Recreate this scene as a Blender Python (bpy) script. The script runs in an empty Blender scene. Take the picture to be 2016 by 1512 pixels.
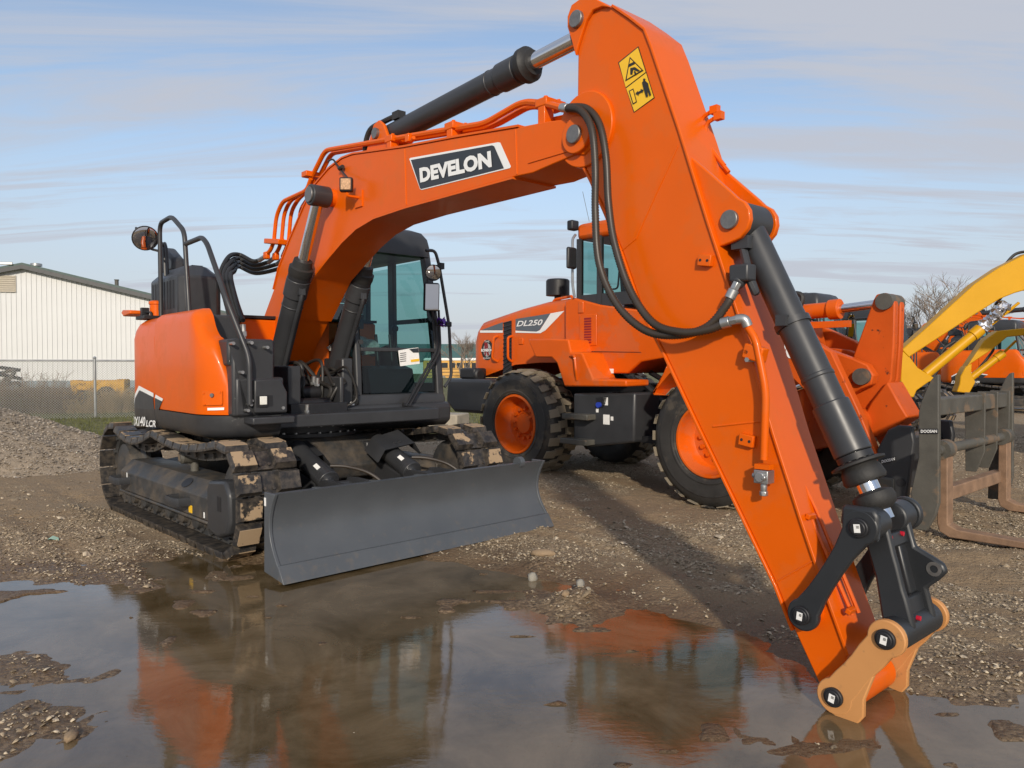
import bpy, bmesh, math, random
import numpy as np
from mathutils import Vector, Matrix
random.seed(7); rng = np.random.default_rng(11)
scene = bpy.context.scene
COL = scene.collection
R = math.radians

# ---------------- camera, sky, sun, exposure ----------------
FPX, CX, CY, CAMH, PITCH = 1480.0, 1008.0, 756.0, 1.46, 0.0257
cam = bpy.data.cameras.new('camera'); cam_o = bpy.data.objects.new('camera', cam); COL.objects.link(cam_o)
cam.sensor_width = 36; cam.lens = 36 * FPX / 2016; cam.clip_end = 2000; cam.clip_start = 0.05
cam_o.location = (0, 0, CAMH); cam_o.rotation_euler = (R(90) - PITCH, 0, 0)
scene.camera = cam_o
SUN_EL, SUN_AZ = 22.0, 178.0      # azimuth of the sun, clockwise from +Y (behind the camera, a little to its left)
w = bpy.data.worlds.new('World'); scene.world = w; w.use_nodes = True
nt = w.node_tree; nt.nodes.clear()
def N(t, typ, **kw):
    n = t.nodes.new(typ)
    for k, v in kw.items():
        if k.startswith('i_'): n.inputs[k[2:].replace('_', ' ')].default_value = v
        else: setattr(n, k, v)
    return n
sky = N(nt, 'ShaderNodeTexSky', sky_type='NISHITA', sun_disc=False, sun_elevation=R(SUN_EL), sun_rotation=R(SUN_AZ), air_density=1.0, dust_density=0.6, ozone_density=1.5)
tc = N(nt, 'ShaderNodeTexCoord'); sep = N(nt, 'ShaderNodeSeparateXYZ'); nt.links.new(tc.outputs['Generated'], sep.inputs[0])
# thin streaky cloud: project the view direction on a high flat layer
zc = N(nt, 'ShaderNodeMath', operation='MAXIMUM'); zc.inputs[1].default_value = 0.0; nt.links.new(sep.outputs['Z'], zc.inputs[0])
za = N(nt, 'ShaderNodeMath', operation='ADD'); za.inputs[1].default_value = 0.12; nt.links.new(zc.outputs[0], za.inputs[0])
dx = N(nt, 'ShaderNodeMath', operation='DIVIDE'); nt.links.new(sep.outputs['X'], dx.inputs[0]); nt.links.new(za.outputs[0], dx.inputs[1])
dy = N(nt, 'ShaderNodeMath', operation='DIVIDE'); nt.links.new(sep.outputs['Y'], dy.inputs[0]); nt.links.new(za.outputs[0], dy.inputs[1])
cmb = N(nt, 'ShaderNodeCombineXYZ'); nt.links.new(dx.outputs[0], cmb.inputs[0]); nt.links.new(dy.outputs[0], cmb.inputs[1])
mp = N(nt, 'ShaderNodeMapping'); mp.inputs['Rotation'].default_value = (0, 0, R(-16)); mp.inputs['Scale'].default_value = (0.30, 1.9, 1); nt.links.new(cmb.outputs[0], mp.inputs[0])
n1 = N(nt, 'ShaderNodeTexNoise', i_Scale=1.15, i_Detail=9.0, i_Roughness=0.62, i_Distortion=0.9); nt.links.new(mp.outputs[0], n1.inputs['Vector'])
r1 = N(nt, 'ShaderNodeMapRange', interpolation_type='SMOOTHSTEP'); r1.inputs[1].default_value = 0.36; r1.inputs[2].default_value = 0.62; r1.inputs[3].default_value = 0.18; r1.inputs[4].default_value = 0.96; nt.links.new(n1.outputs['Fac'], r1.inputs[0])
hz = N(nt, 'ShaderNodeMapRange', interpolation_type='SMOOTHSTEP'); hz.inputs[1].default_value = 0.0; hz.inputs[2].default_value = 0.40; hz.inputs[3].default_value = 0.92; hz.inputs[4].default_value = 0.0; nt.links.new(sep.outputs['Z'], hz.inputs[0])
mxf = N(nt, 'ShaderNodeMath', operation='MAXIMUM'); nt.links.new(r1.outputs[0], mxf.inputs[0]); nt.links.new(hz.outputs[0], mxf.inputs[1])
mix = N(nt, 'ShaderNodeMixRGB'); mix.inputs[2].default_value = (3.2, 3.36, 3.8, 1)
nt.links.new(mxf.outputs[0], mix.inputs[0]); nt.links.new(sky.outputs[0], mix.inputs[1])
bg = N(nt, 'ShaderNodeBackground'); bg.inputs[1].default_value = 0.122; nt.links.new(mix.outputs[0], bg.inputs[0])
wo = N(nt, 'ShaderNodeOutputWorld'); nt.links.new(bg.outputs[0], wo.inputs[0])
sun = bpy.data.lights.new('sun', 'SUN'); sun.energy = 2.5; sun.angle = R(2.2); sun.color = (1.0, 0.90, 0.76)
sun_o = bpy.data.objects.new('sun', sun); COL.objects.link(sun_o)
az = R(SUN_AZ); to_sun = Vector((math.sin(az) * math.cos(R(SUN_EL)), math.cos(az) * math.cos(R(SUN_EL)), math.sin(R(SUN_EL))))
sun_o.rotation_euler = (-to_sun).to_track_quat('-Z', 'Y').to_euler(); sun_o.location = to_sun * 30
vs = scene.view_settings; vs.view_transform = 'Standard'; vs.look = 'None'; vs.exposure = 0.45; vs.gamma = 1.0; vs.use_curve_mapping = False

# ---------------- pixel -> place ----------------
CAMP = np.array([0, 0, CAMH])
def pray(px, py):
    u = (px - CX) / FPX; v = -(py - CY) / FPX; c, s = math.cos(PITCH), math.sin(PITCH)
    return np.array([u, c + v * s, -s + v * c])
def rotm(yaw):
    return np.array([[math.cos(yaw), -math.sin(yaw), 0], [math.sin(yaw), math.cos(yaw), 0], [0, 0, 1.]])
def ground(px, py, z=0.0):
    d = pray(px, py); return CAMP + d * (z - CAMH) / d[2]
def depth(px, py, y):
    d = pray(px, py); return CAMP + d * (y / d[1])
class Frame:
    """a machine's own axes: x forward, y to its left, z up"""
    def __init__(s, o, yaw): s.o = np.array(o, float); s.yaw = yaw; s.Rm = rotm(yaw); s.c = s.Rm.T @ (CAMP - s.o)
    def hit(s, px, py, axis, val):
        d = s.Rm.T @ pray(px, py); t = (val - s.c[axis]) / d[axis]; return s.c + d * t
    def Y(s, px, py, y): p = s.hit(px, py, 1, y); return (p[0], p[2])
    def X(s, px, py, x): p = s.hit(px, py, 0, x); return (p[1], p[2])
    def Z(s, px, py, z): p = s.hit(px, py, 2, z); return (p[0], p[1])
    def PY(s, px, py, y): return Vector(s.hit(px, py, 1, y))
    def PX(s, px, py, x): return Vector(s.hit(px, py, 0, x))
    def PZ(s, px, py, z): return Vector(s.hit(px, py, 2, z))
    def loc(s, p): return s.Rm.T @ (np.asarray(p, float) - s.o)
    def proj(s, p):
        q = s.Rm @ np.asarray(p, float) + s.o - CAMP; c, sn = math.cos(PITCH), math.sin(PITCH)
        z = q[1] * c - q[2] * sn; y = q[1] * sn + q[2] * c
        return CX + FPX * q[0] / z, CY - FPX * y / z

# ---------------- materials ----------------
MATS = {}
def mat(name, col, rough=0.5, metal=0.0, coat=0.0, spec=0.5, var=0.12, vscale=6.0, bump=0.0, bscale=60.0, dirt=None, dirt_amt=0.0, dirt_scale=5.0, dirt_lo=0.55, rvar=0.15, emis=None, ior=1.5, zlow=None, soft=0.06):
    if name in MATS: return MATS[name]
    m = bpy.data.materials.new(name); m.use_nodes = True; t = m.node_tree; b = t.nodes['Principled BSDF']
    b.inputs['Metallic'].default_value = metal; b.inputs['Coat Weight'].default_value = coat; b.inputs['Coat Roughness'].default_value = 0.06
    b.inputs['IOR'].default_value = ior; b.inputs['Specular IOR Level'].default_value = spec
    co = N(t, 'ShaderNodeTexCoord')
    n = N(t, 'ShaderNodeTexNoise', i_Scale=vscale, i_Detail=6.0, i_Roughness=0.6); t.links.new(co.outputs['Object'], n.inputs['Vector'])
    mr = N(t, 'ShaderNodeMapRange'); mr.inputs[1].default_value = 0.25; mr.inputs[2].default_value = 0.75; mr.inputs[3].default_value = 1 - var; mr.inputs[4].default_value = 1 + var; t.links.new(n.outputs['Fac'], mr.inputs[0])
    mu = N(t, 'ShaderNodeMixRGB', blend_type='MULTIPLY'); mu.inputs[0].default_value = 1; mu.inputs[1].default_value = (*col, 1); t.links.new(mr.outputs[0], mu.inputs[2])
    outc = mu.outputs[0]
    rr = N(t, 'ShaderNodeMapRange'); rr.inputs[1].default_value = 0.3; rr.inputs[2].default_value = 0.7; rr.inputs[3].default_value = max(0.02, rough * (1 - rvar)); rr.inputs[4].default_value = min(1, rough * (1 + rvar)); t.links.new(n.outputs['Fac'], rr.inputs[0])
    outr = rr.outputs[0]
    if dirt:
        dn = N(t, 'ShaderNodeTexNoise', i_Scale=dirt_scale, i_Detail=9.0, i_Roughness=0.65); 
        oi = N(t, 'ShaderNodeObjectInfo'); ad = N(t, 'ShaderNodeVectorMath', operation='ADD'); sc = N(t, 'ShaderNodeMath', operation='MULTIPLY'); sc.inputs[1].default_value = 37.0
        t.links.new(oi.outputs['Random'], sc.inputs[0]); t.links.new(co.outputs['Object'], ad.inputs[0]); t.links.new(sc.outputs[0], ad.inputs[1]); t.links.new(ad.outputs[0], dn.inputs['Vector'])
        dr = N(t, 'ShaderNodeMapRange'); dr.inputs[1].default_value = dirt_lo; dr.inputs[2].default_value = dirt_lo + soft; dr.inputs[3].default_value = 0; dr.inputs[4].default_value = dirt_amt; dsrc = dn.outputs['Fac']
        if zlow:
            sz = N(t, 'ShaderNodeSeparateXYZ'); t.links.new(co.outputs['Object'], sz.inputs[0]); zr = N(t, 'ShaderNodeMapRange'); zr.inputs[1].default_value = zlow[0]; zr.inputs[2].default_value = zlow[1]; zr.inputs[3].default_value = zlow[2]; zr.inputs[4].default_value = 0; t.links.new(sz.outputs['Z'], zr.inputs[0]); za_ = N(t, 'ShaderNodeMath', operation='ADD'); t.links.new(dsrc, za_.inputs[0]); t.links.new(zr.outputs[0], za_.inputs[1]); dsrc = za_.outputs[0]
        t.links.new(dsrc, dr.inputs[0])
        dm = N(t, 'ShaderNodeMixRGB'); t.links.new(dr.outputs[0], dm.inputs[0]); t.links.new(outc, dm.inputs[1]); dm.inputs[2].default_value = (*dirt, 1); outc = dm.outputs[0]
        rm = N(t, 'ShaderNodeMixRGB'); t.links.new(dr.outputs[0], rm.inputs[0]); t.links.new(outr, rm.inputs[1]); rm.inputs[2].default_value = (0.85, 0.85, 0.85, 1); outr = rm.outputs[0]
    t.links.new(outc, b.inputs['Base Color']); t.links.new(outr, b.inputs['Roughness'])
    if bump > 0:
        bn = N(t, 'ShaderNodeTexNoise', i_Scale=bscale, i_Detail=5.0); t.links.new(co.outputs['Object'], bn.inputs['Vector'])
        bp = N(t, 'ShaderNodeBump', i_Strength=bump, i_Distance=0.01); t.links.new(bn.outputs['Fac'], bp.inputs['Height']); t.links.new(bp.outputs[0], b.inputs['Normal'])
    if emis: b.inputs['Emission Color'].default_value = (*emis, 1); b.inputs['Emission Strength'].default_value = 1
    MATS[name] = m; return m
def glass(name, tint, refl=0.6):
    if name in MATS: return MATS[name]
    m = bpy.data.materials.new(name); m.use_nodes = True; t = m.node_tree; t.nodes.clear()
    tr = N(t, 'ShaderNodeBsdfTransparent'); tr.inputs[0].default_value = (*tint, 1)
    gl = N(t, 'ShaderNodeBsdfGlossy'); gl.inputs['Roughness'].default_value = 0.02
    fr = N(t, 'ShaderNodeFresnel', i_IOR=1.5); mx = N(t, 'ShaderNodeMixShader'); o = N(t, 'ShaderNodeOutputMaterial')
    t.links.new(fr.outputs[0], mx.inputs[0]); t.links.new(tr.outputs[0], mx.inputs[1]); t.links.new(gl.outputs[0], mx.inputs[2]); t.links.new(mx.outputs[0], o.inputs[0])
    MATS[name] = m; return m
ORANGE = mat('orange_paint', (0.70, 0.108, 0.0010), 0.33, coat=0.06, spec=0.22, dirt=(0.36, 0.16, 0.06), dirt_amt=0.10, dirt_scale=3.0, dirt_lo=0.52, var=0.05, vscale=2.5)
ORANGE_W = mat('worn_orange_paint', (0.55, 0.082, 0.006), 0.5, spec=0.25, var=0.12, vscale=3, dirt=(0.05, 0.022, 0.014), dirt_amt=0.9, dirt_scale=11, dirt_lo=0.625)
ORANGE_L = mat('loader_orange_paint', (0.66, 0.100, 0.003), 0.42, coat=0.05, spec=0.25, dirt=(0.30, 0.16, 0.09), dirt_amt=0.22, dirt_scale=2.4, dirt_lo=0.52, var=0.08, vscale=2.2)
DARK = mat('dark_grey_paint', (0.034, 0.035, 0.038), 0.42, var=0.15, vscale=4, rvar=0.25)
DARKG = mat('blade_grey_paint', (0.078, 0.086, 0.096), 0.40, var=0.10, vscale=3, rvar=0.3, bump=0.05, bscale=40, dirt=(0.20, 0.15, 0.10), dirt_amt=0.34, dirt_scale=14, dirt_lo=0.60, soft=0.22, zlow=(0.02, 0.16, 0.12))
BLACK = mat('black_plastic', (0.014, 0.014, 0.016), 0.5, var=0.2)
RUBBER = mat('black_rubber', (0.018, 0.017, 0.016), 0.62, var=0.25, bump=0.15)
HOSE = mat('hose_rubber', (0.022, 0.020, 0.018), 0.5, var=0.2)
COIL = mat('spiral_guard_plastic', (0.040, 0.030, 0.022), 0.42, var=0.15)
CHROME = mat('chrome_rod', (0.75, 0.75, 0.76), 0.12, metal=1.0, var=0.04)
STEEL = mat('zinc_steel', (0.42, 0.42, 0.41), 0.38, metal=0.8, var=0.15)
PIN = mat('pin_steel', (0.22, 0.21, 0.20), 0.45, metal=0.7, var=0.2, vscale=30)
FORKRUST = mat('fork_rust', (0.24, 0.145, 0.088), 0.75, var=0.35, vscale=7, bump=0.2)
BEIGE = mat('tan_primer', (0.55, 0.255, 0.085), 0.55, dirt=(0.14, 0.09, 0.05), dirt_amt=0.35, dirt_scale=9, dirt_lo=0.62, var=0.06, vscale=5)
WHITE = mat('white_print', (0.80, 0.80, 0.78), 0.45, var=0.03)
DKPRINT = mat('dark_print', (0.028, 0.032, 0.038), 0.35, var=0.05)
YELLOWD = mat('yellow_decal', (0.85, 0.50, 0.02), 0.4, var=0.04)
YELLOW = mat('yellow_paint', (0.62, 0.315, 0.006), 0.42, spec=0.25, var=0.06, vscale=2)
LAMP = mat('lamp_lens', (0.75, 0.74, 0.68), 0.12, var=0.1, vscale=60)
RED = mat('red_plastic', (0.5, 0.01, 0.03), 0.4)
PURPLE = mat('purple_ribbon', (0.10, 0.02, 0.30), 0.3, var=0.3, vscale=30)
PAPER = mat('paper', (0.82, 0.81, 0.78), 0.7, var=0.05, vscale=40)
WOODBLK = mat('concrete', (0.36, 0.31, 0.24), 0.9, var=0.2, vscale=5, bump=0.3, bscale=40)
MIRROR = mat('mirror_glass', (0.55, 0.55, 0.56), 0.03, metal=1.0, var=0.02)
GLASS = glass('cab_glass', (0.47, 0.67, 0.65)); GLASSD = glass('far_glass', (0.30, 0.42, 0.42))
SEAT = mat('seat_cloth', (0.03, 0.03, 0.032), 0.8)
PLASTIC = mat('clear_film', (0.45, 0.46, 0.45), 0.15, var=0.5, vscale=25, bump=0.6, bscale=30)
def shoe_mat():
    m = bpy.data.materials.new('muddy_track_pad'); m.use_nodes = True; t = m.node_tree; b = t.nodes['Principled BSDF']; L = t.links.new
    co = N(t, 'ShaderNodeTexCoord'); oi = N(t, 'ShaderNodeObjectInfo'); sc = N(t, 'ShaderNodeMath', operation='MULTIPLY'); sc.inputs[1].default_value = 41.0; L(oi.outputs['Random'], sc.inputs[0])
    ad = N(t, 'ShaderNodeVectorMath', operation='ADD'); L(co.outputs['Object'], ad.inputs[0]); L(sc.outputs[0], ad.inputs[1])
    n = N(t, 'ShaderNodeTexNoise', i_Scale=6.0, i_Detail=8.0, i_Roughness=0.62); L(ad.outputs[0], n.inputs['Vector'])
    th = N(t, 'ShaderNodeMapRange'); th.inputs[3].default_value = 0.06; th.inputs[4].default_value = -0.10; L(oi.outputs['Random'], th.inputs[0]); s1 = N(t, 'ShaderNodeMath', operation='ADD'); L(n.outputs['Fac'], s1.inputs[0]); L(th.outputs[0], s1.inputs[1])
    d = N(t, 'ShaderNodeMapRange'); d.inputs[1].default_value = 0.47; d.inputs[2].default_value = 0.50; L(s1.outputs[0], d.inputs[0])
    sp = N(t, 'ShaderNodeSeparateXYZ'); L(co.outputs['Object'], sp.inputs[0]); zf = N(t, 'ShaderNodeMapRange'); zf.inputs[1].default_value = -0.050; zf.inputs[2].default_value = -0.057; zf.inputs[3].default_value = 0.0; zf.inputs[4].default_value = 1.0; L(sp.outputs['Z'], zf.inputs[0])
    f = N(t, 'ShaderNodeMath', operation='MULTIPLY'); L(d.outputs[0], f.inputs[0]); L(zf.outputs[0], f.inputs[1])
    n2 = N(t, 'ShaderNodeTexNoise', i_Scale=16.0, i_Detail=6.0, i_Roughness=0.7); L(ad.outputs[0], n2.inputs['Vector']); cr = N(t, 'ShaderNodeValToRGB'); e = cr.color_ramp.elements; e[0].color = (0.020, 0.019, 0.019, 1); e[1].color = (0.13, 0.105, 0.08, 1); e[0].position = 0.42; e[1].position = 0.78; L(n2.outputs['Fac'], cr.inputs[0])
    mx = N(t, 'ShaderNodeMixRGB'); mx.inputs[2].default_value = (0.36, 0.255, 0.155, 1); L(f.outputs[0], mx.inputs[0]); L(cr.outputs[0], mx.inputs[1]); L(mx.outputs[0], b.inputs['Base Color'])
    rr = N(t, 'ShaderNodeMapRange'); rr.inputs[3].default_value = 0.42; rr.inputs[4].default_value = 0.9; L(f.outputs[0], rr.inputs[0]); L(rr.outputs[0], b.inputs['Roughness'])
    bp = N(t, 'ShaderNodeBump', i_Strength=0.4, i_Distance=0.008); L(s1.outputs[0], bp.inputs['Height']); L(bp.outputs[0], b.inputs['Normal']); return m
MUDSHOE = shoe_mat()
MUDIRON = mat('muddy_iron', (0.040, 0.040, 0.040), 0.5, var=0.35, vscale=10, dirt=(0.17, 0.125, 0.08), dirt_amt=0.7, dirt_scale=5, dirt_lo=0.44, soft=0.34, bump=0.12)
RUSTIRON = mat('rusty_iron', (0.084, 0.079, 0.066), 0.6, var=0.25, vscale=6, dirt=(0.19, 0.125, 0.075), dirt_amt=0.7, dirt_scale=3.5, dirt_lo=0.55, bump=0.15)

# ---------------- mesh helpers ----------------
def basis(d):
    d = Vector(d).normalized(); a = Vector((0, 0, 1)) if abs(d.z) < 0.92 else Vector((1, 0, 0))
    u = d.cross(a).normalized(); return u, d.cross(u).normalized(), d
class MB:
    def __init__(s): s.v = []; s.f = []
    def add(s, vs, fs):
        o = len(s.v); s.v += [tuple(p) for p in vs]; s.f += [tuple(i + o for i in f) for f in fs]; return s
    def box(s, lo, hi, m=None):
        x0, y0, z0 = lo; x1, y1, z1 = hi
        vs = [(x0, y0, z0), (x1, y0, z0), (x1, y1, z0), (x0, y1, z0), (x0, y0, z1), (x1, y0, z1), (x1, y1, z1), (x0, y1, z1)]
        if m is not None: vs = [m @ Vector(p) for p in vs]
        return s.add(vs, [(3, 2, 1, 0), (4, 5, 6, 7), (0, 1, 5, 4), (1, 2, 6, 5), (2, 3, 7, 6), (3, 0, 4, 7)])
    def cbox(s, c, size, m=None):
        a, b, d = [q / 2 for q in size]; mm = Matrix.Translation(Vector(c)) @ (m.to_4x4() if m is not None else Matrix())
        return s.box((-a, -b, -d), (a, b, d), mm)
    def cyl(s, p0, p1, r0, r1=None, n=20, caps=True):
        r1 = r0 if r1 is None else r1; p0 = Vector(p0); p1 = Vector(p1); u, v, d = basis(p1 - p0); vs = []
        for p, r in ((p0, r0), (p1, r1)):
            for i in range(n): a = 2 * math.pi * i / n; vs.append(p + u * (math.cos(a) * r) + v * (math.sin(a) * r))
        fs = [(i, (i + 1) % n, n + (i + 1) % n, n + i) for i in range(n)]
        if caps: fs += [tuple(range(n - 1, -1, -1)), tuple(range(n, 2 * n))]
        return s.add(vs, fs)
    def lathe(s, p0, d, prof, n=32, closed=False, caps=True):
        """prof: list of (along, radius)"""
        p0 = Vector(p0); u, v, d = basis(d); vs = []; k = len(prof)
        for (h, r) in prof:
            for i in range(n): a = 2 * math.pi * i / n; vs.append(p0 + d * h + u * (math.cos(a) * r) + v * (math.sin(a) * r))
        fs = []
        for j in range(k if closed else k - 1):
            for i in range(n): fs.append((j * n + i, j * n + (i + 1) % n, ((j + 1) % k) * n + (i + 1) % n, ((j + 1) % k) * n + i))
        if not closed and caps: fs += [tuple(range(n - 1, -1, -1)), tuple(range((k - 1) * n, k * n))]
        return s.add(vs, fs)
    def tube(s, path, r, n=10, caps=True, ridge=None):
        pts = [Vector(p) for p in path]; k = len(pts); vs = []; u = None
        for i, p in enumerate(pts):
            t = (pts[min(i + 1, k - 1)] - pts[max(i - 1, 0)])
            if t.length < 1e-9: t = Vector((0, 0, 1))
            t.normalize()
            if u is None: u = basis(t)[0]
            else: u = (u - t * u.dot(t)); u = u.normalized() if u.length > 1e-6 else basis(t)[0]
            v = t.cross(u); rr = r[i] if isinstance(r, (list, tuple)) else r
            if ridge: rr *= ridge if i % 2 else 1.0
            for j in range(n): a = 2 * math.pi * j / n; vs.append(p + u * (math.cos(a) * rr) + v * (math.sin(a) * rr))
        fs = [(i * n + j, i * n + (j + 1) % n, (i + 1) * n + (j + 1) % n, (i + 1) * n + j) for i in range(k - 1) for j in range(n)]
        if caps: fs += [tuple(range(n - 1, -1, -1)), tuple(range((k - 1) * n, k * n))]
        return s.add(vs, fs)
    def prof(s, pts, y0, y1):
        """polygon in the x-z plane, from y0 to y1"""
        a = sum(pts[i][0] * pts[(i + 1) % len(pts)][1] - pts[(i + 1) % len(pts)][0] * pts[i][1] for i in range(len(pts)))
        if a < 0: pts = pts[::-1]
        if y0 > y1: y0, y1 = y1, y0
        n = len(pts); vs = [(p[0], y0, p[1]) for p in pts] + [(p[0], y1, p[1]) for p in pts]
        return s.add(vs, [tuple(range(n)), tuple(range(2 * n - 1, n - 1, -1))] + [((i + 1) % n, i, n + i, n + (i + 1) % n) for i in range(n)])
    def poly(s, pts3, off):
        """flat polygon of 3-D points thickened by vector off"""
        n = len(pts3); o = Vector(off); vs = [Vector(p) for p in pts3] + [Vector(p) + o for p in pts3]
        return s.add(vs, [tuple(range(n - 1, -1, -1)), tuple(range(n, 2 * n))] + [(i, (i + 1) % n, n + (i + 1) % n, n + i) for i in range(n)])
    def quad(s, a, b, c, d): return s.add([a, b, c, d], [(0, 1, 2, 3)])
    def ball(s, c, r, n=10, sq=(1, 1, 1)):
        c = Vector(c); vs = [c + Vector((0, 0, -r * sq[2]))]; 
        for i in range(1, n // 2):
            th = math.pi * i / (n // 2)
            for j in range(n): a = 2 * math.pi * j / n; vs.append(c + Vector((math.sin(th) * math.cos(a) * r * sq[0], math.sin(th) * math.sin(a) * r * sq[1], -math.cos(th) * r * sq[2])))
        vs.append(c + Vector((0, 0, r * sq[2]))); k = n // 2 - 1; fs = [(0, 1 + (j + 1) % n, 1 + j) for j in range(n)]
        for i in range(k - 1): fs += [(1 + i * n + j, 1 + i * n + (j + 1) % n, 1 + (i + 1) * n + (j + 1) % n, 1 + (i + 1) * n + j) for j in range(n)]
        e = len(vs) - 1; fs += [(1 + (k - 1) * n + j, 1 + (k - 1) * n + (j + 1) % n, e) for j in range(n)]
        return s.add(vs, fs)
    def mesh(s, name, m, angle=38, fix=True):
        me = bpy.data.meshes.new(name); me.from_pydata(s.v, [], s.f)
        if fix:
            bm = bmesh.new(); bm.from_mesh(me); bmesh.ops.recalc_face_normals(bm, faces=bm.faces); bm.to_mesh(me); bm.free()
        me.materials.append(m); me.shade_smooth(); me.set_sharp_from_angle(angle=R(angle)); me.update(); return me
    def build(s, name, m, parent=None, rz=0.0, bevel=0.0, loc=(0, 0, 0), angle=38, seg=2, fix=True):
        o = bpy.data.objects.new(name, s.mesh(name, m, angle, fix)); COL.objects.link(o); o.parent = parent
        o.rotation_euler = (0, 0, rz); o.location = loc
        if bevel:
            b = o.modifiers.new('bevel', 'BEVEL'); b.width = bevel; b.segments = seg; b.limit_method = 'ANGLE'; b.angle_limit = R(35); b.harden_normals = False
        return o
def empty(name, loc, yaw, label=None, cat=None, group=None):
    o = bpy.data.objects.new(name, None); COL.objects.link(o); o.location = loc; o.rotation_euler = (0, 0, yaw); o.empty_display_size = 0.2
    tag(o, label, cat, group); return o
def tag(o, label=None, cat=None, group=None, kind=None):
    if label: o['label'] = label
    if cat: o['category'] = cat
    if group: o['group'] = group
    if kind: o['kind'] = kind
    return o
def copy_tree(o, parent=None):
    c = o.copy(); COL.objects.link(c); c.parent = parent
    for ch in list(o.children): copy_tree(ch, c)
    return c
def arc(cx, cz, r, a0, a1, n=10):
    return [(cx + r * math.cos(R(a0 + (a1 - a0) * i / n)), cz + r * math.sin(R(a0 + (a1 - a0) * i / n))) for i in range(n + 1)]
def spline(pts, n=8):
    P = [Vector(p) for p in pts]; out = []
    for i in range(len(P) - 1):
        p0 = P[max(i - 1, 0)]; p1 = P[i]; p2 = P[i + 1]; p3 = P[min(i + 2, len(P) - 1)]
        for k in range(n):
            t = k / n; out.append(0.5 * ((2 * p1) + (p2 - p0) * t + (2 * p0 - 5 * p1 + 4 * p2 - p3) * t * t + (3 * p1 - p0 - 3 * p2 + p3) * t ** 3))
    out.append(P[-1]); return out
def resample(pts, step):
    P = [Vector(p) for p in pts]; out = [P[0]]; acc = 0.0
    for a, b in zip(P[:-1], P[1:]):
        L = (b - a).length; pos = step - acc
        while pos <= L: out.append(a.lerp(b, pos / L)); pos += step
        acc = L - (pos - step)
    return out
def text(name, s, bl, br, tl, m, parent, rz=0.0, shear=0.0, bold=0.0, off=None, n_off=0.003, space=1.0):
    cu = bpy.data.curves.new(name, 'FONT'); cu.body = s; cu.shear = shear; cu.offset = bold; cu.space_character = space; cu.resolution_u = 3
    to = bpy.data.objects.new(name, cu); COL.objects.link(to); dg = bpy.context.evaluated_depsgraph_get(); dg.update()
    me = bpy.data.meshes.new_from_object(to.evaluated_get(dg)); bpy.data.objects.remove(to)
    co = np.array([v.co[:] for v in me.vertices]); x0, x1 = co[:, 0].min(), co[:, 0].max(); y0, y1 = co[:, 1].min(), co[:, 1].max()
    bl, br, tl = Vector(bl), Vector(br), Vector(tl); nn = (br - bl).cross(tl - bl).normalized() * n_off
    for v in me.vertices: v.co = bl + (br - bl) * ((v.co.x - x0) / (x1 - x0)) + (tl - bl) * ((v.co.y - y0) / (y1 - y0)) + nn
    me.materials.clear(); me.materials.append(m); o = bpy.data.objects.new(name, me); COL.objects.link(o); o.parent = parent; o.rotation_euler = (0, 0, rz); return o
# ---------------- ground, puddle, gravel ----------------
def gpoly(px): return np.array([ground(*p)[:2] for p in px])
SHORE = gpoly([(-500, 1152), (0, 1152), (40, 1147), (79, 1142), (125, 1150), (180, 1143), (246, 1146), (275, 1158), (317, 1149), (300, 1128), (282, 1112), (330, 1103), (372, 1098), (420, 1108), (470, 1118), (560, 1112), (700, 1105), (830, 1096), (896, 1111), (977, 1120), (1025, 1126), (1045, 1146), (1095, 1153), (1090, 1162), (1140, 1168), (1200, 1169), (1273, 1199), (1342, 1223), (1443, 1240), (1508, 1266), (1544, 1294), (1570, 1306), (1592, 1338), (1640, 1352), (1700, 1362), (1738, 1356), (1799, 1385), (1868, 1388), (1890, 1414), (1930, 1404), (2016, 1395), (2300, 1400), (2300, 2300), (-900, 2300)])
ISLES = [gpoly(p) for p in (
    [(-60, 1290), (0, 1278), (71, 1281), (125, 1292), (144, 1310), (210, 1334), (150, 1340), (104, 1331), (50, 1350), (-60, 1345)],
    [(-60, 1440), (0, 1419), (30, 1385), (79, 1352), (113, 1373), (180, 1390), (140, 1425), (150, 1457), (100, 1478), (42, 1461), (-60, 1475)],
    [(400, 1132), (440, 1128), (476, 1140), (470, 1152), (430, 1148)],
    [(985, 1174), (1040, 1168), (1073, 1182), (1106, 1159), (1179, 1170), (1196, 1199), (1190, 1221), (1146, 1229), (1102, 1218), (1051, 1196)],
    [(1536, 1450), (1600, 1436), (1680, 1440), (1742, 1456), (1700, 1470), (1600, 1466)],
    [(1443, 1438), (1480, 1430), (1524, 1438), (1490, 1446)],
    [(160, 1425), (200, 1412), (226, 1405), (200, 1424), (170, 1436)])]
def sdist(P, poly):
    """signed distance, positive inside"""
    A = poly; B = np.roll(poly, -1, 0); d = np.full(len(P), 1e9); ins = np.zeros(len(P), bool)
    for a, b in zip(A, B):
        e = b - a; wv = P - a; t = np.clip((wv @ e) / max(e @ e, 1e-12), 0, 1); q = wv - t[:, None] * e; d = np.minimum(d, (q ** 2).sum(1))
        c = ((a[1] > P[:, 1]) != (b[1] > P[:, 1])); 
        with np.errstate(divide='ignore', invalid='ignore'): xi = (b[0] - a[0]) * (P[:, 1] - a[1]) / (b[1] - a[1]) + a[0]
        ins ^= c & (P[:, 0] < xi)
    d = np.sqrt(d); return np.where(ins, d, -d)
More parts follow.
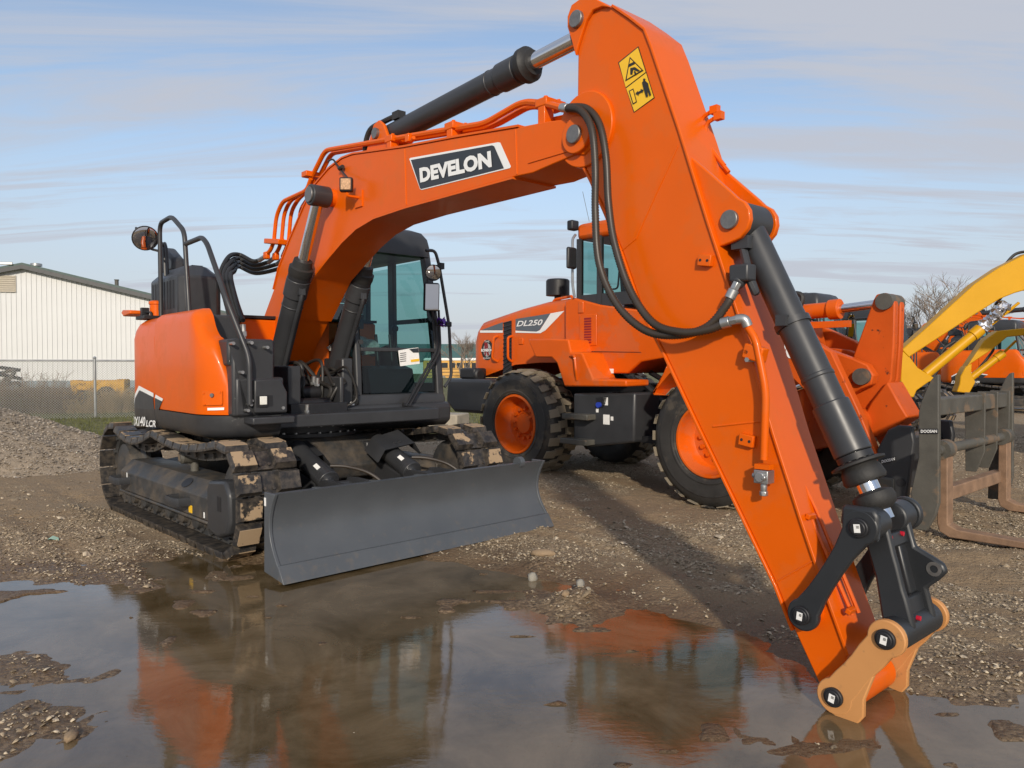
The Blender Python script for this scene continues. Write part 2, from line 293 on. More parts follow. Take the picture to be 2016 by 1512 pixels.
class VNoise:
    def __init__(s, seed): s.t = np.random.default_rng(seed).random((256, 256))
    def __call__(s, P, sc):
        q = P / sc; i = np.floor(q).astype(int); f = q - i; f = f * f * (3 - 2 * f); x, y = i[:, 0] & 255, i[:, 1] & 255; x1, y1 = (x + 1) & 255, (y + 1) & 255
        return (s.t[x, y] * (1 - f[:, 0]) + s.t[x1, y] * f[:, 0]) * (1 - f[:, 1]) + (s.t[x, y1] * (1 - f[:, 0]) + s.t[x1, y1] * f[:, 0]) * f[:, 1] - 0.5
vn = VNoise(3); vn2 = VNoise(5)
def smooth(a, b, x): t = np.clip((x - a) / (b - a), 0, 1); return t * t * (3 - 2 * t)
def water_sd(P):
    Pw = P + np.stack([vn(P + 7, 0.16) * 0.20 + vn2(P, 0.05) * 0.07 + vn2(P + 3, 0.45) * 0.16, vn(P + 31, 0.16) * 0.20 + vn2(P + 9, 0.05) * 0.07 + vn2(P + 17, 0.45) * 0.16], 1)
    d = sdist(Pw, SHORE)
    for k in ISLES: d = np.minimum(d, -sdist(Pw, k))
    return d
TRK_O = np.array([-2.096, 7.367]); TRK_F = np.array([math.cos(R(-46.2)), math.sin(R(-46.2))]); TRK_L = np.array([-TRK_F[1], TRK_F[0]])
def height(P, wd=None):
    wd = water_sd(P) if wd is None else wd
    land = np.clip(-wd, 0, None)
    near = smooth(16, 6, np.hypot(P[:, 0], P[:, 1]))
    fleck = smooth(.30, .42, vn(P * np.array([.5, 1.0]) + 70, .10) + .35 * vn2(P + 5, .6) - .14 * smooth(.2, 1.2, wd)) * smooth(9, 7, P[:, 1]) * (P[:, 1] > 2)
    z = np.where(wd > 0, np.maximum(-np.minimum(wd * 0.09, 0.05), -.05 + .058 * fleck), np.minimum(land * 0.10, 0.028) + np.minimum(land * 0.3, 1) * near * (vn(P, 0.55) * 0.045 + vn2(P, 0.17) * 0.030 + vn(P + 50, 0.07) * 0.016))
    z = z - np.where(wd < 0, near * smooth(0.02, .35, land) * rut(P) * (.022 + .02 * vn2(P, .05)), 0)
    # shaped ruts beside the machine
    z += near * smooth(0.05, 0.6, land) * vn2(P @ np.array([[.8, .6], [-.6, .8]]) * np.array([0.35, 1.0]), 0.33) * 0.035
    q = P - TRK_O; fx = q @ TRK_F; fy = q @ TRK_L
    under = smooth(0.25, 0.0, np.maximum(np.abs(fy) - 1.35, 0)) * smooth(0.3, 0.0, np.maximum(np.abs(fx) - 2.05, 0))
    z = z * (1 - under) + np.minimum(z, -0.004) * under * (fx < 1.2) + np.where(fx >= 1.2, z, 0) * under
    # yard falls a little towards the loader
    z -= 0.10 * smooth(0.0, 2.2, (P[:, 0] - 0.2) + 0.0) * np.where(P[:, 0] > 2.3 + 0 * P[:, 0], smooth(3.9, 4.9, P[:, 1]), smooth(6.3, 8.0, P[:, 1])) * smooth(16, 12, P[:, 1])
    m2 = np.hypot((P[:, 0] - ground(1140, 1190)[0]) / 0.20, (P[:, 1] - ground(1140, 1190)[1]) / 0.16); z += 0.085 * np.exp(-m2 ** 2)
    m3 = np.hypot((P[:, 0] - ground(1065, 1120)[0]) / 0.2, (P[:, 1] - ground(1065, 1120)[1]) / 0.16); z += 0.06 * np.exp(-m3 ** 2)
    return z
RUTD = np.array([.69, -.724]); RUTN = np.array([.724, .69]); RUTS = [RUTN @ np.array(p) for p in ((2.55, 4.35), (2.9, 4.62), (3.35, 5.0), (1.15, 6.2), (.75, 5.75), (-3.6, 5.9), (-3.3, 6.5))]
def rut(P):
    q = P @ RUTN + vn(P, .9) * .18; return sum(np.exp(-((q - r_) / .09) ** 2) for r_ in RUTS)
def mudness(P): return np.clip(1 - smooth(-0.22, 0.22, vn(P + 11, 0.8) + vn2(P, 0.25) * 0.8 + vn(P + 3, .09) * .5) + .6 * rut(P), 0, 1)
def grass_mask(P):
    e = 13.6 + (P[:, 0] + 10) * 0.16 + vn(P, 1.3) * 1.4
    right = smooth(4.0, 2.2, P[:, 0] - (P[:, 1] - 15) * 0.25)
    return smooth(-0.4, 0.4, P[:, 1] - e) * np.where(P[:, 1] > 45, 1.0, right)
def graded(lo, f0, f1, hi, step, grow):
    a = list(np.arange(f0, f1, step)); x, s = f1, step
    while x < hi: a.append(x); s *= grow; x += s
    a.append(hi); x, s = f0 - step, step
    while x > lo: a.insert(0, x); s *= grow; x -= s
    a.insert(0, lo); return np.array(a)
gx = graded(-400, -5.2, 6.0, 500, 0.03, 1.10); gy = graded(-3, 2.2, 9.2, 900, 0.03, 1.09)
GX, GY = np.meshgrid(gx, gy); P = np.stack([GX.ravel(), GY.ravel()], 1)
wd = water_sd(P); Z = height(P, wd); gm = grass_mask(P)
nx, ny = len(gx), len(gy); idx = np.arange(nx * ny).reshape(ny, nx)
faces = np.stack([idx[:-1, :-1].ravel(), idx[:-1, 1:].ravel(), idx[1:, 1:].ravel(), idx[1:, :-1].ravel()], 1)
me = bpy.data.meshes.new('ground'); me.vertices.add(len(P)); me.vertices.foreach_set('co', np.column_stack([P, Z]).astype(np.float32).ravel())
me.loops.add(faces.size); me.loops.foreach_set('vertex_index', faces.ravel().astype(np.int32)); me.polygons.add(len(faces)); me.polygons.foreach_set('loop_start', np.arange(0, faces.size, 4, dtype=np.int32)); me.polygons.foreach_set('loop_total', np.full(len(faces), 4, np.int32)); me.update(); me.validate()
for nm, val in (('wet', smooth(0.75, 0.0, -wd + vn(P, 0.3) * 0.5)), ('grass', gm), ('mud', mudness(P))):
    a = me.attributes.new(nm, 'FLOAT', 'POINT'); a.data.foreach_set('value', val.astype(np.float32))
me.shade_smooth()
def ground_mat():
    m = bpy.data.materials.new('gravel_soil'); m.use_nodes = True; t = m.node_tree; b = t.nodes['Principled BSDF']; L = t.links.new
    co = N(t, 'ShaderNodeTexCoord'); aw = N(t, 'ShaderNodeAttribute', attribute_name='wet'); ag = N(t, 'ShaderNodeAttribute', attribute_name='grass')
    v = N(t, 'ShaderNodeTexVoronoi', i_Scale=55.0); L(co.outputs['Object'], v.inputs['Vector'])
    v2 = N(t, 'ShaderNodeTexVoronoi', i_Scale=24.0); L(co.outputs['Object'], v2.inputs['Vector'])
    n = N(t, 'ShaderNodeTexNoise', i_Scale=1.3, i_Detail=8.0, i_Roughness=0.65); L(co.outputs['Object'], n.inputs['Vector'])
    cr = N(t, 'ShaderNodeValToRGB'); e = cr.color_ramp.elements; e[0].color = (0.15, 0.108, 0.061, 1); e[1].color = (0.546, 0.429, 0.286, 1); e[0].position = 0.1
    x = e.new(0.55); x.color = (0.332, 0.247, 0.153, 1)
    L(v.outputs['Color'], cr.inputs[0])
    soil = N(t, 'ShaderNodeMixRGB'); soil.inputs[2].default_value = (0.267, 0.182, 0.101, 1); L(cr.outputs[0], soil.inputs[1])
    am = N(t, 'ShaderNodeAttribute', attribute_name='mud'); mr = N(t, 'ShaderNodeMapRange'); mr.inputs[3].default_value = 0.12; mr.inputs[4].default_value = 0.85; L(am.outputs['Fac'], mr.inputs[0]); L(mr.outputs[0], soil.inputs[0])
    wet = N(t, 'ShaderNodeMixRGB', blend_type='MULTIPLY'); wet.inputs[2].default_value = (0.52, 0.46, 0.40, 1); L(aw.outputs['Fac'], wet.inputs[0]); L(soil.outputs[0], wet.inputs[1])
    gn = N(t, 'ShaderNodeTexNoise', i_Scale=2.5, i_Detail=10.0, i_Roughness=0.8); L(co.outputs['Object'], gn.inputs['Vector'])
    gr = N(t, 'ShaderNodeValToRGB'); e = gr.color_ramp.elements; e[0].color = (0.055, 0.065, 0.018, 1); e[1].color = (0.22, 0.19, 0.075, 1); e[0].position = 0.35; e[1].position = 0.68; L(gn.outputs['Fac'], gr.inputs[0])
    gx_ = N(t, 'ShaderNodeMixRGB'); L(ag.outputs['Fac'], gx_.inputs[0]); L(wet.outputs[0], gx_.inputs[1]); L(gr.outputs[0], gx_.inputs[2]); L(gx_.outputs[0], b.inputs['Base Color'])
    ro = N(t, 'ShaderNodeMapRange'); ro.inputs[3].default_value = 0.92; ro.inputs[4].default_value = 0.45; L(aw.outputs['Fac'], ro.inputs[0]); L(ro.outputs[0], b.inputs['Roughness'])
    h = N(t, 'ShaderNodeMath', operation='ADD'); L(v.outputs['Distance'], h.inputs[0]); L(v2.outputs['Distance'], h.inputs[1])
    bp = N(t, 'ShaderNodeBump', i_Strength=0.7, i_Distance=0.010, invert=True); L(h.outputs[0], bp.inputs['Height']); fn = N(t, 'ShaderNodeTexNoise', i_Scale=16.0, i_Detail=10.0, i_Roughness=0.75); L(co.outputs['Object'], fn.inputs['Vector']); bp2 = N(t, 'ShaderNodeBump', i_Strength=0.8, i_Distance=0.03); L(fn.outputs['Fac'], bp2.inputs['Height']); L(bp.outputs[0], bp2.inputs['Normal']); L(bp2.outputs[0], b.inputs['Normal'])
    return m
GROUND = ground_mat(); me.materials.append(GROUND)
go = bpy.data.objects.new('ground', me); COL.objects.link(go); tag(go, 'brown gravel yard of mud and stones running to grass', 'ground', kind='structure')
# water: one level sheet, the yard rises out of it
def water_mat():
    m = bpy.data.materials.new('muddy_water'); m.use_nodes = True; t = m.node_tree; b = t.nodes['Principled BSDF']; L = t.links.new
    co = N(t, 'ShaderNodeTexCoord'); n = N(t, 'ShaderNodeTexNoise', i_Scale=1.7, i_Detail=9.0, i_Roughness=0.68, i_Distortion=0.6); L(co.outputs['Object'], n.inputs['Vector'])
    cr = N(t, 'ShaderNodeValToRGB'); e = cr.color_ramp.elements; e[0].color = (0.070, 0.047, 0.020, 1); e[1].color = (0.20, 0.146, 0.085, 1); e[0].position = 0.34; e[1].position = 0.70; L(n.outputs['Fac'], cr.inputs[0]); L(cr.outputs[0], b.inputs['Base Color'])
    b.inputs['Roughness'].default_value = 0.025; b.inputs['IOR'].default_value = 1.68; b.inputs['Specular IOR Level'].default_value = 0.5
    mp = N(t, 'ShaderNodeMapping'); mp.inputs['Scale'].default_value = (1, 2.2, 1); L(co.outputs['Object'], mp.inputs[0])
    w1 = N(t, 'ShaderNodeTexNoise', i_Scale=9.0, i_Detail=5.0, i_Roughness=0.6); L(mp.outputs[0], w1.inputs['Vector'])
    sp = N(t, 'ShaderNodeTexNoise', i_Scale=75.0, i_Detail=2.0); L(mp.outputs[0], sp.inputs['Vector'])
    sr = N(t, 'ShaderNodeMapRange'); sr.inputs[1].default_value = 0.70; sr.inputs[2].default_value = 0.80; sr.inputs[3].default_value = 0.0; sr.inputs[4].default_value = 1.0; L(sp.outputs['Fac'], sr.inputs[0])
    b1 = N(t, 'ShaderNodeBump', i_Strength=0.055, i_Distance=0.010); L(w1.outputs['Fac'], b1.inputs['Height'])
    b2 = N(t, 'ShaderNodeBump', i_Strength=0.35, i_Distance=0.002); L(sr.outputs[0], b2.inputs['Height']); L(b1.outputs[0], b2.inputs['Normal']); L(b2.outputs[0], b.inputs['Normal'])
    return m
wb = MB(); wx = np.arange(-6, 6.01, .15); wy = np.arange(-2.5, 6.21, .15); nwx = len(wx); wok = water_sd(np.array([(x + .075, y + .075) for y in wy for x in wx])).reshape(len(wy), nwx) > -0.28
wb.v = [(x, y, 0.0) for y in wy for x in wx]; wb.f = [(j * nwx + i, j * nwx + i + 1, (j + 1) * nwx + i + 1, (j + 1) * nwx + i) for j in range(len(wy) - 1) for i in range(nwx - 1) if wok[j, i]]
wt = wb.build('puddle', water_mat(), fix=False); tag(wt, 'muddy brown puddle mirroring the excavator and the sky', 'puddle', kind='structure')
# loose stones
def stones(name, pts, sizes, m, parent=None, flat=0.7, sink=0.25):
    k = len(pts); base = np.array([(1, 0, 0), (-1, 0, 0), (0, 1, 0), (0, -1, 0), (0, 0, 1), (0, 0, -1), (.62, .62, .45), (-.62, .62, -.3), (-.6, -.6, .5), (.6, -.6, -.3)], float)
    tri = np.array([(0, 6, 9), (0, 2, 6), (6, 2, 4), (0, 4, 9), (0, 6, 4), (2, 7, 4), (1, 7, 2), (1, 8, 7), (8, 4, 7), (8, 1, 3), (3, 4, 8), (3, 9, 4)])
    tri = np.array([(4, 6, 2), (4, 0, 6), (0, 2, 6), (4, 2, 7), (2, 1, 7), (4, 7, 1), (4, 1, 8), (1, 3, 8), (4, 8, 3), (4, 3, 9), (3, 0, 9), (4, 9, 0)])
    V = base[None] * (1 + rng.uniform(-.3, .3, (k, 10, 1))); V[:, :, 2] *= flat * rng.uniform(.6, 1.1, (k, 1)); V[:, :, 0] *= rng.uniform(.7, 1.4, (k, 1))
    a = rng.uniform(0, 6.283, k); c, s_ = np.cos(a)[:, None], np.sin(a)[:, None]; x, y = V[:, :, 0] * c - V[:, :, 1] * s_, V[:, :, 0] * s_ + V[:, :, 1] * c
    ti = rng.uniform(-.5, .5, (k, 1)); V = np.stack([x, y, V[:, :, 2] + x * ti], 2) * sizes[:, None, None] + pts[:, None, :]
    V[:, :, 2] += (sizes * (flat - sink) * 0.5)[:, None]
    F = (tri[None] + (np.arange(k) * 10)[:, None, None]).reshape(-1, 3)
    me = bpy.data.meshes.new(name); me.vertices.add(k * 10); me.vertices.foreach_set('co', V.astype(np.float32).ravel()); me.loops.add(F.size); me.loops.foreach_set('vertex_index', F.ravel().astype(np.int32)); me.polygons.add(len(F)); me.polygons.foreach_set('loop_start', np.arange(0, F.size, 3, dtype=np.int32)); me.polygons.foreach_set('loop_total', np.full(len(F), 3, np.int32)); me.update(); me.validate()
    at = me.attributes.new('tone', 'FLOAT', 'POINT'); at.data.foreach_set('value', np.repeat(rng.random(k), 10).astype(np.float32)); me.materials.append(m)
    o = bpy.data.objects.new(name, me); COL.objects.link(o); o.parent = parent; o['kind'] = 'stuff'; return o
def stone_mat(name, lo, mid, hi, rough=0.85):
    m = bpy.data.materials.new(name); m.use_nodes = True; t = m.node_tree; b = t.nodes['Principled BSDF']; L = t.links.new
    a = N(t, 'ShaderNodeAttribute', attribute_name='tone'); cr = N(t, 'ShaderNodeValToRGB'); e = cr.color_ramp.elements; e[0].color = (*lo, 1); e[1].color = (*hi, 1); x = e.new(0.6); x.color = (*mid, 1); L(a.outputs['Fac'], cr.inputs[0])
    n = N(t, 'ShaderNodeTexNoise', i_Scale=90.0, i_Detail=4.0); co = N(t, 'ShaderNodeTexCoord'); L(co.outputs['Object'], n.inputs['Vector']); mu = N(t, 'ShaderNodeMixRGB', blend_type='OVERLAY'); mu.inputs[0].default_value = 0.5; L(cr.outputs[0], mu.inputs[1]); L(n.outputs['Fac'], mu.inputs[2]); L(mu.outputs[0], b.inputs['Base Color']); b.inputs['Roughness'].default_value = rough
    return m
STONE = stone_mat('gravel_stone', (0.173, 0.128, 0.079), (0.333, 0.256, 0.166), (0.589, 0.486, 0.346)); STONE_P = stone_mat('pile_stone', (0.17, 0.135, 0.095), (0.36, 0.29, 0.215), (0.56, 0.48, 0.38))
def scatter(n, xr, yr, smin, smax, pw=3.0, clump=0.0, keep_far=True):
    Q = np.stack([rng.uniform(*xr, n), rng.uniform(*yr, n)], 1)
    vis = np.abs(Q[:, 0]) < Q[:, 1] * 0.74 + 0.5; Q = Q[vis]
    d = water_sd(Q); dens = (1 - mudness(Q)) * 0.85 + 0.10
    k = (d < -0.012) & (rng.random(len(Q)) < dens * smooth(0.0, 0.35, -d + 0.10)) & (grass_mask(Q) < 0.4)
    q = Q - TRK_O; k &= ~((np.abs(q @ TRK_F) < 1.95) & (np.abs(np.abs(q @ TRK_L) - 1.02) < 0.30))
    Q = Q[k]; s = smin + (smax - smin) * rng.random(len(Q)) ** pw
    return np.column_stack([Q, height(Q)]), s
parts = [scatter(120000, (-4.5, 5.5), (2.3, 7.5), 0.0032, 0.0155, 3.2), scatter(75000, (-10, 11), (6.5, 15.5), 0.006, 0.021, 3), scatter(700, (-4.5, 5.5), (2.3, 8), 0.016, 0.040, 3)]
tag(stones('gravel', np.concatenate([p[0] for p in parts]), np.concatenate([p[1] for p in parts]), STONE), 'loose grey and tan gravel strewn over the muddy yard', 'gravel', kind='stuff')
# stones one can pick out
def big_stone(px, py, r, sq, tone, label):
    p = ground(px, py); z = float(height(np.array([p[:2]]))[0]); b = MB(); b.ball((0, 0, 0), r, 12, sq)
    b.v = [tuple(c * (1 + 0.22 * math.sin(9.1 * v[0] / r + i * 1.3) * math.cos(7 * v[1] / r + i)) for c in v) for i, v in enumerate(b.v)]
    tag(b.build('stone', mat('stone_' + tone, dict(pale=(0.34, 0.29, 0.21), tan=(0.27, 0.19, 0.115), white=(0.27, 0.25, 0.21))[tone], 0.85, var=0.2, vscale=20, bump=0.3), rz=px, loc=(p[0], p[1], z + r * sq[2] * 0.6), angle=60), label, 'stone')
big_stone(1068, 1112, 0.062, (1.35, 0.7, 0.5), 'tan', 'flat tan stone lying behind a round white stone')
big_stone(1048, 1142, 0.040, (0.9, 0.8, 0.95), 'white', 'round whitish stone standing at the edge of the puddle')
big_stone(1142, 1182, 0.036, (0.95, 0.7, 0.9), 'white', 'whitish egg-shaped stone on the small gravel mound in the puddle')
big_stone(1157, 1168, 0.026, (1.1, 0.7, 0.7), 'pale', 'small cream stone at the top of the small gravel mound')
big_stone(1113, 1196, 0.030, (1.0, 0.8, 0.7), 'tan', 'small tan stone low on the left of the gravel mound')
big_stone(140, 1455, 0.030, (1.3, 0.8, 0.6), 'tan', 'tan angular stone on the mud bank in the puddle')
big_stone(104, 1120 - 50, 0.026, (1.4, 0.8, 0.4), 'white', 'small pale scrap-like stone on the gravel beside the track') if False else None
p = ground(104, 1070); k = MB(); rr_ = random.Random(2); k.add([(-.05, -.02, .0), (.0, -.035, .02), (.055, -.01, .0), (.03, .03, .015), (-.02, .035, .03), (-.06, .02, .0)], [(0, 1, 5), (1, 4, 5), (1, 3, 4), (1, 2, 3)]); tag(k.build('litter', mat('pale_green_plastic', (0.38, 0.58, 0.45), 0.5), loc=(p[0], p[1], float(height(np.array([p[:2]]))[0]) + .006), fix=False), 'scrap of pale green plastic lying on the gravel beside the track', 'litter')
# heap of gravel behind the machine
PC = np.array([-9.4, 11.0])
def pile_h(Q):
    d = np.hypot((Q[:, 0] - PC[0]) / 4.6, (Q[:, 1] - PC[1]) / 2.6); return np.clip(1.62 * (1 - d), 0, None) ** 1.25 * .86 * (1 + 0.0 * d) * smooth(0, .25, 1 - d) + vn(Q, 0.6) * 0.10 * smooth(1.0, 0.8, d) + vn2(Q, 0.2) * 0.05 * smooth(1, .8, d) - 0.03
px_, py_ = np.meshgrid(np.linspace(-4.8, 4.8, 90), np.linspace(-2.8, 2.8, 76)); PP = np.stack([px_.ravel(), py_.ravel()], 1) + PC
pb = MB(); pb.v = [tuple(p) for p in np.column_stack([PP, pile_h(PP)])]; pb.f = [(j * 90 + i, j * 90 + i + 1, (j + 1) * 90 + i + 1, (j + 1) * 90 + i) for j in range(75) for i in range(89)]
po = pb.build('gravel_heap', mat('heap_soil', (0.29, 0.23, 0.165), 0.95, var=0.3, vscale=12, bump=0.8, bscale=50), fix=False, angle=180); tag(po, 'heap of tan crushed gravel beside the grass behind the excavator', 'gravel heap')
Q = PC + np.column_stack([rng.uniform(-2.0, 4.6, 52000), rng.uniform(-2.6, 2.6, 52000)]); Q = Q[pile_h(Q) > 0.0]
stones('loose_stone', np.column_stack([Q, pile_h(Q)]), 0.006 + 0.018 * rng.random(len(Q)) ** 3, STONE_P, parent=po)
# grass blades on the strip behind
Q = np.stack([rng.uniform(-14, 6, 60000), 13 + 13 * rng.random(60000) ** 1.6], 1); Q = Q[(rng.random(len(Q)) < grass_mask(Q)) & (pile_h(Q) < 0)][:26000]
h = rng.uniform(0.03, 0.09, len(Q)); a = rng.uniform(0, 6.28, len(Q)); zz = height(Q); wv = 0.010
A = np.column_stack([Q[:, 0] - np.cos(a) * wv, Q[:, 1] - np.sin(a) * wv, zz]); Bq = np.column_stack([Q[:, 0] + np.cos(a) * wv, Q[:, 1] + np.sin(a) * wv, zz]); Cq = np.column_stack([Q[:, 0] + rng.uniform(-.04, .04, len(Q)), Q[:, 1] + rng.uniform(-.04, .04, len(Q)), zz + h])
gb = bpy.data.meshes.new('grass'); V = np.stack([A, Bq, Cq], 1).reshape(-1, 3); gb.from_pydata(V.tolist(), [], np.arange(len(V)).reshape(-1, 3).tolist()); gb.materials.append(mat('grass_blade', (0.11, 0.115, 0.032), 0.8, var=0.5, vscale=3))
gro = bpy.data.objects.new('grass', gb); COL.objects.link(gro); tag(gro, 'short winter grass on the strip by the chain-link fence', 'grass', kind='stuff')
# ---------------- the excavator ----------------
EY = R(-46.2); SW = R(-2.5)
E0 = (-2.096, 7.367, 0.0)
B = Frame(E0, EY); U = Frame(E0, EY + SW)      # undercarriage axes, swung upper axes
EX = empty('crawler_excavator', E0, EY, 'new orange crawler excavator with dark grey blade, its long arm resting in the puddle', 'excavator')
def part(b, name, m, parent=EX, up=True, **kw):
    return b.build(name, m, parent, rz=(SW if up and parent is EX else 0.0), **kw)
# ---- tracks
RT, ZT, XF_, XR_ = 0.385, 0.440, 1.12, -1.40
def track_path():
    p = []
    for i in range(61): x = XR_ + (XF_ - XR_) * i / 60; p.append((x, ZT - RT))
    p += [(XF_ + .39 * abs(math.cos(R(a))) ** .72, ZT + RT * math.copysign(abs(math.sin(R(a))) ** (.80 if a < 0 else 1.0), a)) for a in np.linspace(-90, 90, 29)[1:]]
    for i in range(1, 60):
        t = i / 60; x = XF_ + (XR_ - XF_) * t
        sag = -0.07 * math.sin(math.pi * min(t / 0.55, 1)) if t < 0.55 else -0.11 * math.sin(math.pi * (t - 0.55) / 0.45)
        p.append((x, ZT + RT + sag))
    p += arc(XR_, ZT, RT, 90, 270, 24)[:-1]
    return p
TP = track_path(); TL = [0.0]
for i in range(len(TP)): a, b_ = TP[i], TP[(i + 1) % len(TP)]; TL.append(TL[-1] + math.hypot(b_[0] - a[0], b_[1] - a[1]))
def on_track(s):
    s %= TL[-1]
    for i in range(len(TP)):
        if TL[i + 1] >= s: break
    a, b_ = TP[i], TP[(i + 1) % len(TP)]; t = (s - TL[i]) / max(TL[i + 1] - TL[i], 1e-9); d = ((b_[0] - a[0]), (b_[1] - a[1])); L = math.hypot(*d)
    return a[0] + d[0] * t, a[1] + d[1] * t, math.atan2(d[1], d[0])
NSH = 42; pitch = TL[-1] / NSH
sh = MB(); hw = 0.25
sh.box((-pitch / 2 + 0.006, -hw, -0.012), (pitch / 2 - 0.006, hw, 0.004))
for y0, y1 in ((-hw, -0.062), (0.062, hw)):   # two rubber pads with sloped edges, z downward is the outside
    a = pitch / 2 - 0.008; c = a - 0.016
    sh.add([(-a, y0, -0.012), (a, y0, -0.012), (a, y1, -0.012), (-a, y1, -0.012), (-c, y0 + .012, -0.058), (c, y0 + .012, -0.058), (c, y1 - .012, -0.058), (-c, y1 - .012, -0.058)], [(0, 1, 2, 3), (7, 6, 5, 4), (0, 4, 5, 1), (1, 5, 6, 2), (2, 6, 7, 3), (3, 7, 4, 0)])
for y in (-0.035, 0.035): sh.cyl((-0.045, y, -0.012), (-0.045, y, -0.026), 0.014, n=6)
shoe_me = sh.mesh('track_shoe', MUDSHOE)
lk = MB()
for y in (-0.085, 0.085): lk.prof([(-pitch * .56, 0.01), (pitch * .5, 0.01), (pitch * .56, 0.05), (pitch * .45, 0.085), (-pitch * .45, 0.085), (-pitch * .56, 0.05)], y - 0.022, y + 0.022)
lk.cyl((pitch * .5, -0.13, 0.045), (pitch * .5, 0.13, 0.045), 0.022, n=10)
link_me = lk.mesh('chain_link', MUDIRON)
def make_track(ys, side):
    fr = MB()
    o = -1 if ys < 0 else 1       # outer side
    # side frame: box with sloped top, front guard and rear end
    fr.prof([(-1.28, 0.22), (.98, 0.22), (1.02, 0.50), (.95, 0.53), (-1.15, 0.53), (-1.38, 0.47)], ys - 0.13, ys + 0.13)
    fr.add([(-1.15, ys + o * .13, .53), (.98, ys + o * .13, .53), (.98, ys + o * .24, .43), (-1.15, ys + o * .24, .43), (-1.15, ys + o * .13, .25), (.98, ys + o * .13, .25), (.98, ys + o * .24, .25), (-1.15, ys + o * .24, .25)], [(0, 1, 2, 3), (3, 2, 6, 7), (0, 3, 7, 4), (1, 5, 6, 2), (4, 7, 6, 5)])
    fr.box((-1.15, ys + o * .24 - .012, 0.225), (.98, ys + o * .24 + .012, 0.25))
    f = part(fr, 'track_frame', MUDIRON, up=False, bevel=0.01)
    g = MB(); g.prof([(.96, 0.18), (1.16, 0.15), (1.33, 0.20), (1.38, 0.30), (1.38, 0.50), (1.30, 0.60), (1.0, 0.57), (.96, 0.50)], ys + o * 0.10, ys + o * 0.245); part(g, 'idler_guard', DARK, f, bevel=0.025)
    h = MB(); h.box((1.17, ys + o * .2455, .36), (1.24, ys + o * .2475, .47)); part(h, 'guard_slot', BLACK, f)
    for x in (-1.0, 0.50):
        st = MB(); st.tube([(x - .13, ys + o * .235, .40), (x - .12, ys + o * .33, .40), (x - .09, ys + o * .35, .40), (x + .09, ys + o * .35, .40), (x + .12, ys + o * .33, .40), (x + .13, ys + o * .235, .40)], 0.016, 6)
        st.box((x - .12, ys + o * .24, .345), (x + .12, ys + o * .352, .35)) if False else None
        st.v = [(v[0], v[1], .36 + (v[2] - .40) * 2.4) for v in st.v]; part(st, 'step', DARK, f)
    for i in range(7):
        x = -1.06 + i * 0.315; r = MB(); r.lathe((x, ys - 0.17, 0.185), (0, 1, 0), [(0, .05), (.01, .075), (.05, .082), (.055, .11), (.085, .11), (.09, .082), (.25, .082), (.255, .11), (.285, .11), (.29, .082), (.33, .075), (.34, .05)], 16); part(r, 'track_roller', MUDIRON, f)
    for x in (0.02, -0.75) if False else (0.10,):
        r = MB(); r.lathe((x, ys - .13, .66), (0, 1, 0), [(0, .04), (.02, .06), (.24, .06), (.26, .04)], 14); r.cyl((x, ys, .50), (x, ys, .66), .035); part(r, 'carrier_roller', RUSTIRON, f)
    idl = MB(); idl.lathe((XF_, ys - 0.08, ZT), (0, 1, 0), [(0, .12), (.01, .20), (.02, .27), (.04, .295), (.12, .295), (.14, .27), (.15, .2), (.16, .12)], 28); part(idl, 'idler_wheel', MUDIRON, f)
    sp = MB(); sp.lathe((XR_, ys - 0.15, ZT), (0, 1, 0), [(0, .12), (.02, .22), (.12, .24), (.15, .28), (.19, .28), (.22, .2), (.34, .17), (.36, .1)], 22); part(sp, 'drive_sprocket', MUDIRON, f)
    if o < 0:
        s = MB(); x, z = B.Y(375, 1005, ys - .242); z = max(z, .30); s.box((x - .035, ys - .2435, z - .03), (x + .035, ys - .241, z + .03)); part(s, 'warning_sticker', YELLOWD, f)
        for q in ((250, 935), (402, 1020)):
            s = MB(); x, z = B.Y(*q, ys - .242); z = max(z, .29); s.box((x - .010, ys - .2435, z - .022), (x + .010, ys - .241, z + .022)); part(s, 'label_sticker', PAPER, f)
        sl = MB(); sl.lathe((0.42, ys - .185, .482), (0, .11, .1) if False else (0, -.67, .74), [(0, .05), (.004, .05)], 16); sl.v = [((v[0] - .42) * 1.6 + .42, v[1], v[2]) for v in sl.v]; part(sl, 'grease_port', BLACK, f)
    root = bpy.data.objects.new('track_chain', None); COL.objects.link(root); root.parent = EX
    for i in range(NSH):
        x, z, a = on_track((i + 0.37) * pitch)
        so = bpy.data.objects.new('track_shoe', shoe_me); COL.objects.link(so); so.parent = root; so.location = (x, ys, z + 0.0); so.rotation_euler = (0, -a, 0)
        lo = bpy.data.objects.new('chain_link', link_me); COL.objects.link(lo); lo.parent = root; lo.location = (x, ys, z); lo.rotation_euler = (0, -a, 0)
    return f
make_track(-1.045, 'right'); make_track(1.045, 'left')
